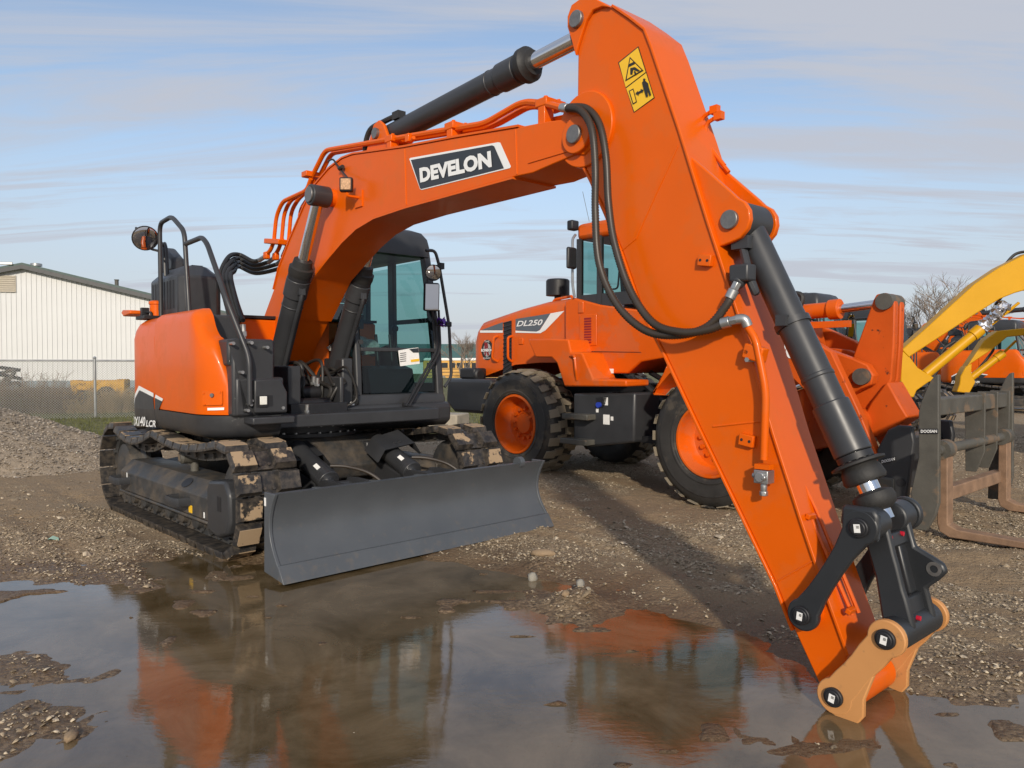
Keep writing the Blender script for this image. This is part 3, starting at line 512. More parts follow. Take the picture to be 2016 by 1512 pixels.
# ---- car body and slew ring
cb = MB(); cb.prof([(-0.75, .42), (.78, .42), (.85, .55), (.62, .80), (-.6, .80), (-.85, .6)], -.55, .55)
for sx in (-1, 1):
    for sy in (-1, 1): cb.poly([(sx * .25, sy * .4, .36), (sx * .8, sy * .4, .36), (sx * 1.0, sy * .95, .26), (sx * .45, sy * .95, .26)], (0, 0, .26))
part(cb, 'car_body', MUDIRON, up=False, bevel=0.02)
sr = MB(); sr.lathe((0, 0, .78), (0, 0, 1), [(0, .62), (.05, .62), (.055, .58), (.10, .58), (.105, .64), (.155, .64)], 48); slew = part(sr, 'slew_ring', DARK, up=False)
bo = MB()
for i in range(36):
    a = 2 * math.pi * i / 36
    bo.cyl((math.cos(a) * .605, math.sin(a) * .605, .83), (math.cos(a) * .605, math.sin(a) * .605, .845), .013, n=6); bo.cyl((math.cos(a) * .64, math.sin(a) * .64, .905), (math.cos(a) * .652, math.sin(a) * .652, .905), .012, n=6)
tag(part(bo, 'ring_bolts', STEEL, slew), kind='stuff')
# ---- dozer blade
XB = 2.17
bl = MB(); pr = []
for i in range(13):
    t = i / 12; z = 0.115 + t * 0.485; pr.append((XB - 0.03 - 0.155 * math.sin(math.pi * (0.12 + 0.80 * t)) + .06 * (1 - t), z))
back = [(p[0] - 0.022, p[1]) for p in pr][::-1]
bl.prof(pr + back, -1.27, 1.27); blade = part(bl, 'dozer_blade', DARKG, up=False, angle=50)
ce = MB(); ce.prof([(XB + .035, .022), (XB + .055, .022), (pr[0][0] + .008, .13), (pr[0][0] - .016, .13)], -1.294, 1.294); part(ce, 'cutting_edge', DARKG, blade, bevel=0.004)
for s in (-1, 1):
    ep = MB(); ep.prof([(XB + .03, .03)] + [(p[0] + .012, p[1]) for p in pr] + [(XB - .21, .60), (XB - .22, .055)], s * 1.27, s * 1.295); part(ep, 'end_plate', DARKG, blade, bevel=0.004)
bb = MB(); bb.box((XB - .24, -1.26, .55), (XB - .125, 1.26, .58)); bb.box((XB - .24, -1.26, .06), (XB - .1, 1.26, .11))
for y in (-.9, -.42, 0, .42, .9): bb.prof([(XB - .26, .12), (XB - .26, .585)] + [(p[0] - .004, p[1]) for p in back], y - .012, y + .012)
part(bb, 'back_rib', DARKG, blade)
s = MB(); p = B.PY(522, 988, -1.296); s.box((p.x - .012, -1.2975, p.z - .028), (p.x + .012, -1.2955, p.z + .028)); part(s, 'label_sticker', PAPER, blade)
for px, py in ((1022, 905),): 
    lg = MB(); lg.cyl((XB - .12, 1.0, .60), (XB - .12, 1.05, .60), .05); part(lg, 'lifting_lug', DARKG, blade)
for y, g4 in ((-.42, [(544, 885), (602, 869), (635, 897), (576, 912)]), (.42, [(730, 864), (781, 848), (814, 874), (756, 888)])):
    am = MB(); am.prof([(.45, .46), (1.2, .33), (XB - .2, .12), (XB - .2, .36), (1.25, .46), (.45, .68)], y - .07, y + .07); part(am, 'blade_arm', DARK, up=False, bevel=.01)
    c = MB(); a = Vector((.66, y, .755)); e = Vector((1.43, y, .445)); d = (e - a).normalized()
    c.cyl(a + d * .08, a + d * .68, .088, n=28); c.cyl(a + d * .62, a + d * .69, .096, n=28); cyl = part(c, 'blade_cylinder', DARK, up=False, bevel=.006)
    r = MB(); r.cyl(a + d * .68, e, .045, n=20); part(r, 'piston_rod', CHROME, cyl)
    ey = MB(); ey.cyl(e + Vector((0, -.11, 0)), e + Vector((0, .11, 0)), .075, n=22); ey.cyl(e + Vector((0, -.135, 0)), e + Vector((0, .135, 0)), .04, n=16); part(ey, 'rod_eye', DARK, cyl)
    for q in (-.125, .125):
        lugp = MB(); lugp.prof([(XB - .26, .20), (XB - .26, .54), (1.52, .55), (1.40, .54), (1.34, .445), (1.40, .35), (1.52, .30)], y + q - .016, y + q + .016); part(lugp, 'clevis_plate', DARK, cyl, bevel=.004)
    ca = MB(); ca.box((.48, y - .13, .45), (.76, y + .13, .74)); part(ca, 'cylinder_bracket', DARK, cyl, bevel=.015)
    # bent cover plate over the cylinder
    cov = MB(); ya, yb = y - .16, y + .16; TL, TR, BR, BL = B.PY(*g4[0], ya), B.PY(*g4[1], yb), B.PY(*g4[2], yb), B.PY(*g4[3], ya)
    up_ = Vector((.02, 0, .012)); cov.poly([TL, BL, BR, TR], up_)
    dn = Vector((0, -.07, -.10)); cov.poly([TL, BL, BL + dn, TL + dn], up_); dn = Vector((0, .07, -.10)); cov.poly([TR, BR, BR + dn, TR + dn], up_)
    for q_ in (.45, .62): c_ = TL.lerp(BL, .75).lerp(TR.lerp(BR, .75), q_) + up_; cov.cyl(c_, c_ + Vector((0, 0, .012)), .016, n=6)
    part(cov, 'cylinder_guard', DARK, cyl)
    stt = MB(); q = a + d * .56 + Vector((.02, -.055, .075)); stt.cbox(q, (.07, .035, .004), Matrix.Rotation(math.atan2(-d.z, d.x), 3, 'Y') @ Matrix.Rotation(R(40), 3, 'X')); part(stt, 'label_sticker', PAPER, cyl)
    hz_ = MB(); hz_.tube(spline([a + d * .55 + Vector((0, .09, .06)), (1.28, y + .20, .60), (1.45, y + .32, .54), (1.62, y + .42, .38), (1.6, y + .45, .25)], 8), .014, 8); part(hz_, 'hydraulic_hose', COIL, cyl)
# ---- revolving frame and right-hand bodywork
dk = MB(); dk.box((-1.1, -.95, .93), (1.0, .98, 1.04)); dk.box((-.6, -.45, 1.04), (.75, -.33, 1.45)); dk.box((-.6, .05, 1.04), (.75, -.07 + .16, 1.35)); part(dk, 'revolving_frame', DARK, bevel=.012)
PATH = [(-1.62 * math.cos(R(a)), -1.62 * math.sin(R(a))) for a in np.linspace(-44, 47, 36)] + [(-.98, -1.225), (-.85, -1.25)] + [(x, -1.255) for x in np.linspace(-.7, .74, 16)] + [(.78 + .40 * math.sin(R(a)), -.85 - .405 * math.cos(R(a))) for a in np.linspace(6, 78, 12)] + [(1.20, -.72)]
PATH = [(p[0], p[1]) for p in PATH]
PS = [0.0]
for a, b_ in zip(PATH[:-1], PATH[1:]): PS.append(PS[-1] + math.hypot(b_[0] - a[0], b_[1] - a[1]))
def path_at(s):
    s = min(max(s, 0), PS[-1] - 1e-6); i = max(k for k in range(len(PS) - 1) if PS[k] <= s); t = (s - PS[i]) / (PS[i + 1] - PS[i]); a, b_ = PATH[i], PATH[i + 1]; d = (b_[0] - a[0], b_[1] - a[1]); L = math.hypot(*d)
    return (a[0] + d[0] * t, a[1] + d[1] * t), (d[1] / L, -d[0] / L) if True else None
def path_n(s):
    p, _ = path_at(s); a, _ = path_at(s - .03); b_, _ = path_at(s + .03); d = (b_[0] - a[0], b_[1] - a[1]); L = math.hypot(*d); n = (-d[1] / L, d[0] / L)
    if n[0] * (p[0] + .1) + n[1] * p[1] < 0: n = (-n[0], -n[1])
    return p, n
def path_px(px, py):
    best = None
    for k in range(600):
        s = PS[-1] * k / 599; (x, y), n = path_n(s)
        if n[0] * (U.c[0] - x) + n[1] * (U.c[1] - y) < 0: continue
        # height at which this vertical line meets the pixel row
        lo, hi = 0.3, 3.2
        for _ in range(22):
            m_ = (lo + hi) / 2
            if U.proj((x, y, m_))[1] > py: lo = m_
            else: hi = m_
        e = abs(U.proj((x, y, lo))[0] - px)
        if best is None or e < best[0]: best = (e, s, lo)
    return best[1], best[2]
def s_of(px): return path_px(px, 750)[0]
s_seam = path_px(305, 750)[0]; s_front = path_px(478, 800)[0]
def skin(b, s0, s1, zb, ztop, n=40, inset=0.0, top=True, tuck=0.0, depth_=0.5, ts=None):
    rows = []
    for k in range(n + 1):
        s = s0 + (s1 - s0) * k / n; (x, y), nn = path_n(s); zt = ztop(s) if callable(ztop) else ztop; zb_ = zb(s) if callable(zb) else zb
        if top: lv = [(zb_, -tuck), (zb_ + .04, -tuck * .35), (zb_ + .09, 0), (zt - .20, 0), (zt - .12, -.018), (zt - .06, -.050), (zt - .022, -.10), (zt, -.17), (zt + .004, -depth_)]
        else: lv = [(zb_ - 0.002, -depth_), (zb_, -tuck), (zb_ + .03, -tuck * .45), (zb_ + .07, -tuck * .1), (zt, 0), (zt, -depth_)]
        rows.append([(x + nn[0] * (o - inset), y + nn[1] * (o - inset), z) for z, o in lv])
    m_ = len(rows[0]); vs = [p for r_ in rows for p in r_]
    fs = [(i * m_ + j, (i + 1) * m_ + j, (i + 1) * m_ + j + 1, i * m_ + j + 1) for i in range(n) for j in range(m_ - 1)] + [tuple(range(m_)), tuple(n * m_ + j for j in range(m_))]
    b.add(vs, fs)
sA = path_px(372, 640)[0]; sB = path_px(398, 668)[0]
def ztop_door(s):
    t = min(max((s - sA) / (sB + .06 - sA), 0), 1); t = t * t * (3 - 2 * t); return 1.915 * (1 - t) + 1.675 * t
zcw = lambda s: 1.06
cw = MB(); skin(cw, 0.0, s_seam - .006, lambda s: 0.90, lambda s: 1.905, 44, tuck=.05, depth_=.6); counter = part(cw, 'counterweight', ORANGE, angle=60)
# the door's front edge leans: shape it by cutting the top earlier than the bottom
door = MB(); n_ = 44; rows = []
for k in range(n_ + 1):
    s = s_seam + .006 + (s_front - s_seam) * k / n_; (x, y), nn = path_n(s); zt = ztop_door(s)
    frac = max(0, (s - (s_front - .28)) / .28); zt = zt - .56 * frac ** 1.7
    zt = max(zt, 1.20)
    lv = [(1.07, 0), (1.10, .004), ((1.1 + zt) / 2, .004), (zt - .12, 0.0), (zt - .075, -.010), (zt - .04, -.030), (zt - .014, -.062), (zt, -.11), (zt + .004, -.16)]
    rows.append([(x + nn[0] * o, y + nn[1] * o, z) for z, o in lv])
m_ = 9; door.add([p for r_ in rows for p in r_], [(i * m_ + j, (i + 1) * m_ + j, (i + 1) * m_ + j + 1, i * m_ + j + 1) for i in range(n_) for j in range(m_ - 1)] + [tuple(range(m_)), tuple(n_ * m_ + j for j in range(m_))])
door_o = part(door, 'side_door', ORANGE, angle=60)
sk = MB(); skin(sk, path_px(264, 830)[0], s_seam - .004, .885, 1.062, 12, inset=-.006, top=False, tuck=.06, depth_=.25); part(sk, 'skirt_panel', DARK, angle=50)
sk = MB(); skin(sk, s_seam + .004, PS[-1], .885, 1.062, 40, inset=-.006, top=False, tuck=.07, depth_=.3); skirt = part(sk, 'skirt_panel', DARK, angle=50)
def decal(name, pxs, m, parent, off=.006):
    sz = [path_px(*p) for p in pxs]; b = MB(); s0 = min(q[0] for q in sz); s1 = max(q[0] for q in sz); k = max(2, int((s1 - s0) / .025)); col_ = []
    for i in range(k + 1):
        s = s0 + (s1 - s0) * (i + 1e-4) / (k + 2e-4); zs = []
        for a, c in zip(sz, sz[1:] + sz[:1]):
            if (a[0] - s) * (c[0] - s) <= 0 and abs(a[0] - c[0]) > 1e-9: zs.append(a[1] + (c[1] - a[1]) * (s - a[0]) / (c[0] - a[0]))
        if len(zs) < 2: continue
        (x, y), nn = path_n(s); col_.append([(x + nn[0] * off, y + nn[1] * off, min(zs)), (x + nn[0] * off, y + nn[1] * off, max(zs))])
    vs = [p for c in col_ for p in c]; b.add(vs, [(2 * i, 2 * i + 2, 2 * i + 3, 2 * i + 1) for i in range(len(col_) - 1)]); return part(b, name, m, parent, fix=False)
decal('white_mark', [(260, 790), (275, 759), (304, 774), (304, 782), (276, 768), (262, 796)], WHITE, counter, .007)
decal('dark_mark', [(262, 803), (262, 796), (276, 768), (304, 782), (304.5, 806)], DKPRINT, counter, .006)
decal('white_mark', [(307, 776), (323, 785), (321.5, 790), (307, 783)], WHITE, door_o, .009)
decal('dark_mark', [(307, 783), (321.5, 790), (314, 807), (307, 806)], DKPRINT, door_o, .009)
for k, (pxs, m) in enumerate((([(401, 770), (439, 769), (440, 797), (402, 798)], ORANGE), ([(410, 803), (442, 802), (442, 807), (410, 808)], PAPER))): decal('lock_plate' if k == 0 else 'label_sticker', pxs, m, door_o, .016 if k == 0 else .009)
kn = MB(); s_, z_ = path_px(420, 778); (x, y), nn = path_n(s_); kn.cyl((x, y, z_), (x + nn[0] * .03, y + nn[1] * .03, z_), .016, n=14); part(kn, 'lock', PIN, door_o)
for px, py in ((405, 774), (435, 772), (406, 796), (437, 795)):
    s_, z_ = path_px(px, py); (x, y), nn = path_n(s_); kn = MB(); kn.cyl((x, y, z_), (x + nn[0] * .022, y + nn[1] * .022, z_), .008, n=8); part(kn, 'screw', ORANGE, door_o)
def path_text(name, s, a, b_, c, m, parent, **kw):
    (sa, za), (sb, zb_), (sc, zc_) = path_px(*a), path_px(*b_), path_px(*c)
    o = text(name, s, (0, 0, 0), (1, 0, 0), (0, 1, 0), m, parent, n_off=0, **kw)
    for v in o.data.vertices:
        ss = sa + (sb - sa) * v.co.x; zz_ = za + (zb_ - za) * v.co.x + (zc_ - za) * v.co.y; (x, y), nn = path_n(ss); v.co = (x + nn[0] * .011, y + nn[1] * .011, zz_)
    return o
path_text('model_lettering', 'DX140', (264, 838), (289, 839), (264, 820), WHITE, skirt, rz=0, shear=.2, bold=.03)
path_text('model_lettering', 'LCR', (290, 840), (309, 841), (290, 827), WHITE, skirt, rz=0, shear=.2, bold=.03)
# front box on the right with the lamp
bx_ = MB(); bx_.prof([(.70, 1.06), (1.19, 1.06), (1.19, 1.66), (.70, 1.66)], -1.10, -.765); bx_.prof([(.72, 1.062), (1.20, 1.062), (1.20, 1.36), (.72, 1.36)], -1.08, -.69)
box_o = part(bx_, 'tool_box', DARK, bevel=.02)
fp = MB(); fp.poly([U.PX(497, 748, 1.21), U.PX(548, 745, 1.21), U.PX(562, 772, 1.21), U.PX(562, 812, 1.21), U.PX(497, 813, 1.21)][::-1], (.04, 0, 0)); part(fp, 'box_front_panel', DARK, box_o, bevel=.012)
for q in ((505, 780, 515, 802), (528, 778, 537, 800)):
    wv_ = MB(); a = U.PX(q[0], q[3], 1.253); c = U.PX(q[2], q[1], 1.253); wv_.box((1.2525, a.y, a.z), (1.2535, c.y, c.z)); part(wv_, 'lamp_recess', BLACK, box_o)
lm = MB(); a = U.PX(510, 802, 1.255); c = U.PX(527, 778, 1.255); lm.box((1.256, a.y, a.z), (1.262, c.y, c.z)); part(lm, 'lamp_housing', BLACK, box_o, bevel=.006)
lm = MB(); a = U.PX(511.5, 797, 1.264); c = U.PX(525.5, 780, 1.264); lm.box((1.2625, a.y, a.z), (1.270, c.y, c.z)); part(lm, 'work_lamp', LAMP, box_o, bevel=.005)
bt = [(458, 676), (494, 675), (525, 684), (476, 733), (487, 808), (556, 803), (494, 789), (493, 796)]
for q in bt:
    p = U.PX(*q, 1.24); k = MB(); k.cyl((1.19, p.y, p.z), (1.262, p.y, p.z), .013, n=10); part(k, 'bolt', STEEL, box_o)
sb = MB(); sb.add([U.PX(447, 669, 1.19), U.PX(480, 668, 1.19), U.PX(492, 748, 1.20), U.PX(492, 815, 1.20), U.PX(480, 815, 1.20), U.PX(470, 740, 1.20)] , [(0, 1, 2, 3, 4, 5)]); part(sb, 'step_panel', DARK, box_o)
lip = MB(); lip.box((1.10, -1.0, 1.00), (1.33, -.66, 1.055)); part(lip, 'step_plate', DARK, box_o, bevel=.01)
# platform behind the shoulder, engine hood, exhaust
pl = MB(); pl.box((.5, -1.12, 1.45), (1.15, -.74, 1.655)); pl.box((-.95, -1.1, 1.5), (.60, -.80, 1.875)); plat = part(pl, 'tank_cover', DARK, bevel=.02)
h = MB(); hz0 = 1.86
hx0, hx1, hy0, hy1 = -1.10, -.18, -1.05, -.66
def hp(x, y, z): return (x, y, z)
hv = []
for z, c in ((hz0, 0), (2.27, 0), (2.38, .10)):
    hv += [hp(hx0 + c, hy0 + c + .06, z), hp(hx0 + c + .06, hy0 + c, z), hp(hx1 - c - .06, hy0 + c, z), hp(hx1 - c, hy0 + c + .06, z), hp(hx1 - c, hy1 - c - .05, z), hp(hx1 - c - .05, hy1 - c, z), hp(hx0 + c, hy1 - c, z)]
h.add(hv, [(i + 7 * j, (i + 1) % 7 + 7 * j, (i + 1) % 7 + 7 * (j + 1), i + 7 * (j + 1)) for j in range(2) for i in range(7)] + [tuple(range(14, 21)), tuple(range(6, -1, -1))]); hood = part(h, 'engine_hood', DARK, bevel=.015)
for i in range(8):
    x = hx0 + .10 + i * .09; k = MB(); k.box((x, hy0 - .004, 1.98), (x + .04, hy0 - .001, 2.24)); part(k, 'louvre', BLACK, hood)
gr_ = MB(); gr_.box((-.42, -.90, 2.3815), (-.29, -.80, 2.384)); part(gr_, 'hood_grille', BLACK, hood)
ex = MB(); a0 = U.PY(325, 520, -.75); a0 = U.PY(330, 500, -.88); ex.prof([(a0.x - .14, 2.37), (a0.x + .30, 2.37), (a0.x + .28, 2.50), (a0.x + .02, 2.63), (a0.x - .14, 2.61)], -.93, -.80); part(ex, 'exhaust_stack', DARK, hood, bevel=.03)
# orange post and rear camera on the tail, beacon bracket
q = U.PY(309, 640, -1.05); k = MB(); k.lathe((q.x, -1.05, 1.88), (0, 0, 1), [(0, .062), (.16, .062), (.165, .072), (.19, .072), (.20, .05)], 20); part(k, 'filler_neck', ORANGE, counter)
q = U.PY(285, 615, -1.15); k = MB(); k.cbox((q.x, -1.15, q.z), (.05, .07, .09)); k.tube([(q.x + .02, -1.15, q.z), (q.x + .09, -1.12, q.z + .0), (q.x + .09, -1.1, q.z - .12), (q.x - .05, -1.15, q.z - .12)], .012, 6); k.box((q.x - .12, -1.2, 1.895), (q.x + .15, -1.05, 1.93)); part(k, 'rear_camera', BLACK, counter, bevel=.005)
q = U.PY(268, 617, -1.15); k = MB(); k.prof([(q.x - .16, q.z + .01), (q.x - .10, q.z + .035), (q.x + .16, q.z + .02), (q.x + .17, q.z - .015), (q.x - .08, q.z - .03)], -1.25, -1.07); part(k, 'camera_hood', ORANGE, counter, bevel=.01)
# ---- hand rails, mirror
def upts(L): return [U.PY(a, b_, y) for a, b_, y in L]
def fillet(pts, r=.06, n=5):
    P_ = [Vector(p) for p in pts]; out = [P_[0]]
    for a, b_, c in zip(P_[:-2], P_[1:-1], P_[2:]):
        d1 = (a - b_); d2 = (c - b_); k = min(r, d1.length * .45, d2.length * .45); s_ = b_ + d1.normalized() * k; e = b_ + d2.normalized() * k
        out += [((s_ * (1 - t) + b_ * t) * (1 - t) + (b_ * (1 - t) + e * t) * t) for t in [i / n for i in range(n + 1)]]
    return out + [P_[-1]]
rl = MB(); rl.tube(fillet(upts([(317, 622, -1.10), (314.5, 440, -1.10), (338, 426, -1.10), (363, 455, -1.10), (373, 625, -1.10)]), .09), .021, 10); rail = part(rl, 'hand_rail', DARK)
rl = MB(); rl.tube(fillet(upts([(366, 480, -1.10), (398, 467, -1.10), (408, 480, -1.10), (445, 587, -1.10)]) + [U.PX(487, 694, 1.235), U.PX(491, 715, 1.255), U.PX(492, 796, 1.255)], .09), .021, 10); part(rl, 'hand_rail', DARK)
for dxp in (323, 328):
    rl = MB(); rl.tube(fillet(upts([(dxp + 5, 620, -1.0), (dxp, 490, -1.0), (dxp - 4, 476, -1.0), (dxp - 7, 490, -1.0)]), .04), .014, 8); part(rl, 'rail_stay', DARK, rail)
mc = U.PY(286, 469, -1.22); cdir = (Vector(U.c) - mc).normalized(); mdir = (cdir + (Vector((1.8, -.9, 1.0)) - mc).normalized()).normalized()
k = MB(); k.lathe(mc - mdir * .05, mdir, [(0, .03), (.005, .08), (.03, .112), (.05, .117), (.055, .113)], 28); mir = part(k, 'round_mirror', BLACK)
k = MB(); k.lathe(mc + mdir * .0055, mdir, [(0, .107), (.006, .09), (.010, .055), (.012, .01)], 28); part(k, 'mirror_glass', MIRROR, mir)
k = MB(); k.tube(fillet([mc - mdir * .04, U.PY(296, 490, -1.15), U.PY(316, 495, -1.10)], .03), .012, 8); k.cyl(U.PY(268, 449, -1.24), U.PY(280, 455, -1.22), .012); part(k, 'mirror_arm', DARK, mir)
# orange covers behind the boom
oc = MB(); oc.box((-1.0, -.5, 1.3), (-.12, .95, 1.90)); oc_o = part(oc, 'engine_cover', ORANGE, bevel=.02)
k = MB(); k.box((-1.0, -.5, 1.903), (-.10, .95, 1.93)); part(k, 'cover_rim', BLACK, oc_o)
# hose bulkhead on the tank cover
for i in range(4):
    p = U.PY(455 + 8 * i, 650, -.80); k = MB(); k.cyl((p.x, -.80, 1.62), (p.x, -.80, 1.80), .022, n=8); k.cyl((p.x, -.80, 1.70), (p.x, -.80, 1.74), .032, n=6); part(k, 'hose_fitting', STEEL, plat)
# ---- boom
BH = 0.18
def ub(px, py, y=-BH): return U.Y(px, py, y)
top = [(1133, 238), (1100, 236), (1077, 239), (1022, 250), (897, 271), (796, 290), (695, 304), (674, 312), (647, 333), (619, 366), (598, 408), (570, 474), (549, 529), (539, 570), (520, 622), (506, 655)]
bot = [(534, 700), (552, 690), (580, 628), (617, 546), (647, 508), (674, 476), (702, 449), (737, 428), (799, 407), (1011, 348), (1049, 340), (1090, 322), (1136, 303)]
nz = ub(1139, 267); nr = .125
nose = [(nz[0] + nr * math.cos(R(a)), nz[1] + nr * math.sin(R(a))) for a in (-70, -45, -20, 5, 30, 55, 80)]
foot = [(-.40, 1.42), (-.30, 1.34), (-.14, 1.36)]
outl = [ub(*p) for p in top] + foot + [ub(*p) for p in bot[1:]] + nose
bo_ = MB(); bo_.prof(outl, -BH, BH); boom = part(bo_, 'boom', ORANGE, bevel=.006)
# flange lips along top and bottom edges (welded plates stand proud of the web)
def strip(name, pxs, y0, y1, th, m, parent, side=1):
    P_ = [Vector((*ub(*p, y0 if False else -BH),)) for p in pxs]; b = MB(); vs = []; 
    for i, p in enumerate(P_):
        t = (P_[min(i + 1, len(P_) - 1)] - P_[max(i - 1, 0)]).normalized(); nn = Vector((-t.y, t.x)) * side * th
        vs += [(p.x, y0, p.y), (p.x, y1, p.y), (p.x + nn.x, y1, p.y + nn.y), (p.x + nn.x, y0, p.y + nn.y)]
    b.add(vs, [(4 * i + j, 4 * i + (j + 1) % 4, 4 * (i + 1) + (j + 1) % 4, 4 * (i + 1) + j) for i in range(len(P_) - 1) for j in range(4)] + [(0, 1, 2, 3), tuple(4 * (len(P_) - 1) + j for j in (3, 2, 1, 0))]); return part(b, name, m, parent)
strip('top_flange', top[3:14], -BH - .010, BH + .010, .014, ORANGE, boom, -1)
strip('bottom_flange', bot[2:10], -BH - .010, BH + .010, .014, ORANGE, boom, -1)
for px0, py0, px1, py1 in ((797, 291, 800, 406), (1015, 252, 1018, 346)):
    a = Vector(U.PY(px0, py0 + 3, -BH)); c = Vector(U.PY(px1, py1 - 3, -BH)); k = MB(); k.tube([a, c], .006, 6); part(k, 'weld_seam', ORANGE, boom)
k = MB(); k.poly([U.PY(*p, -BH - .001) for p in ((1040, 322), (1050, 308), (1124, 292), (1124, 297))], (0, -.006, 0)); part(k, 'nose_stiffener', ORANGE, boom)
# nose boss and pins
k = MB(); k.cyl((nz[0], -BH - .03, nz[1]), (nz[0], BH + .03, nz[1]), .105, n=32); part(k, 'nose_boss', ORANGE, boom, bevel=.006)
k = MB(); k.cyl((nz[0], -BH - .05, nz[1]), (nz[0], BH + .05, nz[1]), .052, n=28); part(k, 'pin', PIN, boom, bevel=.005)
# decal
def bp3(px, py, off=.004): return U.PY(px, py, -BH - off)
k = MB(); k.poly([bp3(*p, .002) for p in ((806, 313), (808, 311), (981, 280), (985, 281), (1006, 328), (1004, 331), (830, 374), (827, 372))], (0, -.001, 0)); dec = part(k, 'name_decal', WHITE, boom, fix=True)
k = MB(); k.poly([bp3(*p, .0045) for p in ((809, 315), (969, 286), (973, 288), (992, 331), (829, 372), (827, 370))], (0, -.001, 0)); part(k, 'decal_ground', DKPRINT, boom)
text('name_lettering', 'DEVELON', bp3(828, 360, .007), bp3(969, 329, .007), bp3(826, 331, .007), WHITE, boom, bold=.055, space=1.02)
# boom work lamp with bracket and lead
lp = U.PY(682, 364, -BH - .12); k = MB(); k.cbox(lp, (.055, .105, .115), Matrix.Rotation(R(-42), 3, 'Z')); lam = part(k, 'boom_lamp', BLACK, boom, bevel=.012)
k = MB(); k.cbox(lp + Vector((.743, -.669, 0)) * .029, (.010, .080, .088), Matrix.Rotation(R(-42), 3, 'Z')); part(k, 'lamp_lens', mat('amber_lens', (0.5, 0.30, 0.16), 0.15, var=0.5, vscale=70), boom, bevel=.004)
k = MB(); k.tube(fillet([lp + Vector((0, .0, -.06)), lp + Vector((.0, .01, -.085)), lp + Vector((0, .12, -.085))], .02), .012, 6); k.box((lp.x - .06, -BH - .012, lp.z - .16), (lp.x + .05, -BH, lp.z - .03)); part(k, 'lamp_bracket', ORANGE, boom)
k = MB(); k.tube(spline([lp + Vector((0, .02, .05)), bp3(674, 338, .03), bp3(664, 325, .02), bp3(655, 314, .02), bp3(645, 318, .05)], 6), .008, 6); k.cyl(bp3(668, 332, .03), bp3(675, 328, .03), .018, n=8); part(k, 'lamp_cable', HOSE, boom)
# ---- boom cylinders
def ram(name, a, b_, f1, rb, rr, gl, m=DARK, parent=EX, eye=.1, eyew=.13, dust=True):
    a = Vector(a); b_ = Vector(b_); d = (b_ - a); L = d.length; d.normalize(); k = MB()
    k.cyl(a, a + d * (L * f1), rb, n=32); k.cyl(a + d * (L * f1 - gl), a + d * (L * f1), rb * 1.14, n=32); k.cyl(a + d * (L * f1 - gl * 1.6), a + d * (L * f1 - gl * 1.5), rb * 1.05, n=32); o = part(k, name, m, parent, bevel=.006)
    r = MB(); r.cyl(a + d * (L * f1 - .02), b_, rr, n=24); part(r, 'piston_rod', CHROME, o)
    g = MB(); g.cyl(a + d * (L * f1 + .003), a + d * (L * f1 + .03), rb * 1.08, n=32); part(g, 'gland', BLACK, o)
    for i in range(12):
        an = 2 * math.pi * i / 12; u, v, _ = basis(d); q = a + d * (L * f1 + .028) + (u * math.cos(an) + v * math.sin(an)) * rb * .86; h_ = MB(); h_.cyl(q, q + d * .014, .010, n=6); part(h_, 'gland_bolt', DARK, o)
    return o, a, b_, d, L
for ys in (-1, 1):
    yc = -.31 if ys < 0 else .30
    tp = U.PY(628, 386, -.31); tpin = Vector((tp.x, yc, tp.z)); q = U.PY(548, 715, -.31); dr = (Vector((q.x, yc, q.z)) - tpin).normalized(); base = tpin + dr * 2.02
    o, a, b_, d, L = ram('boom_cylinder', base, tpin, .62, .092, .048, .17)
    k = MB(); k.lathe(a + d * (L * .62 + .03), d, [(0, .098), (.03, .106), (.08, .106), (.09, .088), (.15, .08), (.155, .05)], 28); part(k, 'rod_boot', RUBBER, o)
    k = MB(); k.cyl(tpin + Vector((0, -.085, 0)), tpin + Vector((0, .085, 0)), .088, n=28); part(k, 'rod_eye', DARK, o, bevel=.008)
    k = MB(); k.cyl(tpin + Vector((0, -.10, 0)), tpin + Vector((0, -.083, 0)), .066, n=24); part(k, 'pin', PIN, o, bevel=.004)
    k = MB(); s_ = Vector((0, 0, 0)); u = Vector((d.z, 0, -d.x)).normalized()
    k.tube(fillet([a + d * (L * .60) + u * .08, a + d * (L * .56) + u * .13, a + d * (L * .42) + u * .12, a + d * .25 + u * .13, a + d * .12 + u * .22], .05), .018, 8); k.cbox(a + d * (L * .58) + u * .09, (.06, .06, .06)); part(k, 'cylinder_pipe', DARK, o)
k = MB(); bcp = U.PY(628, 386, -.31); k.cyl((bcp.x, -.24, bcp.z), (bcp.x, .24, bcp.z), .075, n=24); part(k, 'cylinder_pin_boss', ORANGE, boom)
# hoses and valves at the boom foot
rh = random.Random(21)
for i in range(11):
    y = rh.uniform(-.28, .24); a = rh.uniform(.05, .45); k = MB(); j = lambda s_: rh.uniform(-s_, s_)
    k.tube(spline([(a - .15, y + j(.1), 1.25 + j(.1)), (a + j(.05), y + j(.06), 1.40 + j(.12)), (a + .2 + j(.08), y + j(.08), 1.38 + j(.12)), (a + .28 + j(.06), y + j(.1), 1.2 + j(.06)), (a + .2 + j(.1), y + j(.12), 1.04)], 7), rh.choice((.012, .016, .019)), 8); part(k, 'foot_hose', HOSE)
for i, q in enumerate(((577, 762), (585, 757), (617, 757), (624, 760), (596, 812), (604, 812))):
    p = U.PY(*q, -.30); k = MB(); k.cyl(p, p + Vector((.01, 0, .07)), .018, n=8); k.cyl(p, p + Vector((0, 0, .02)), .024, n=6); part(k, 'hose_fitting', STEEL)
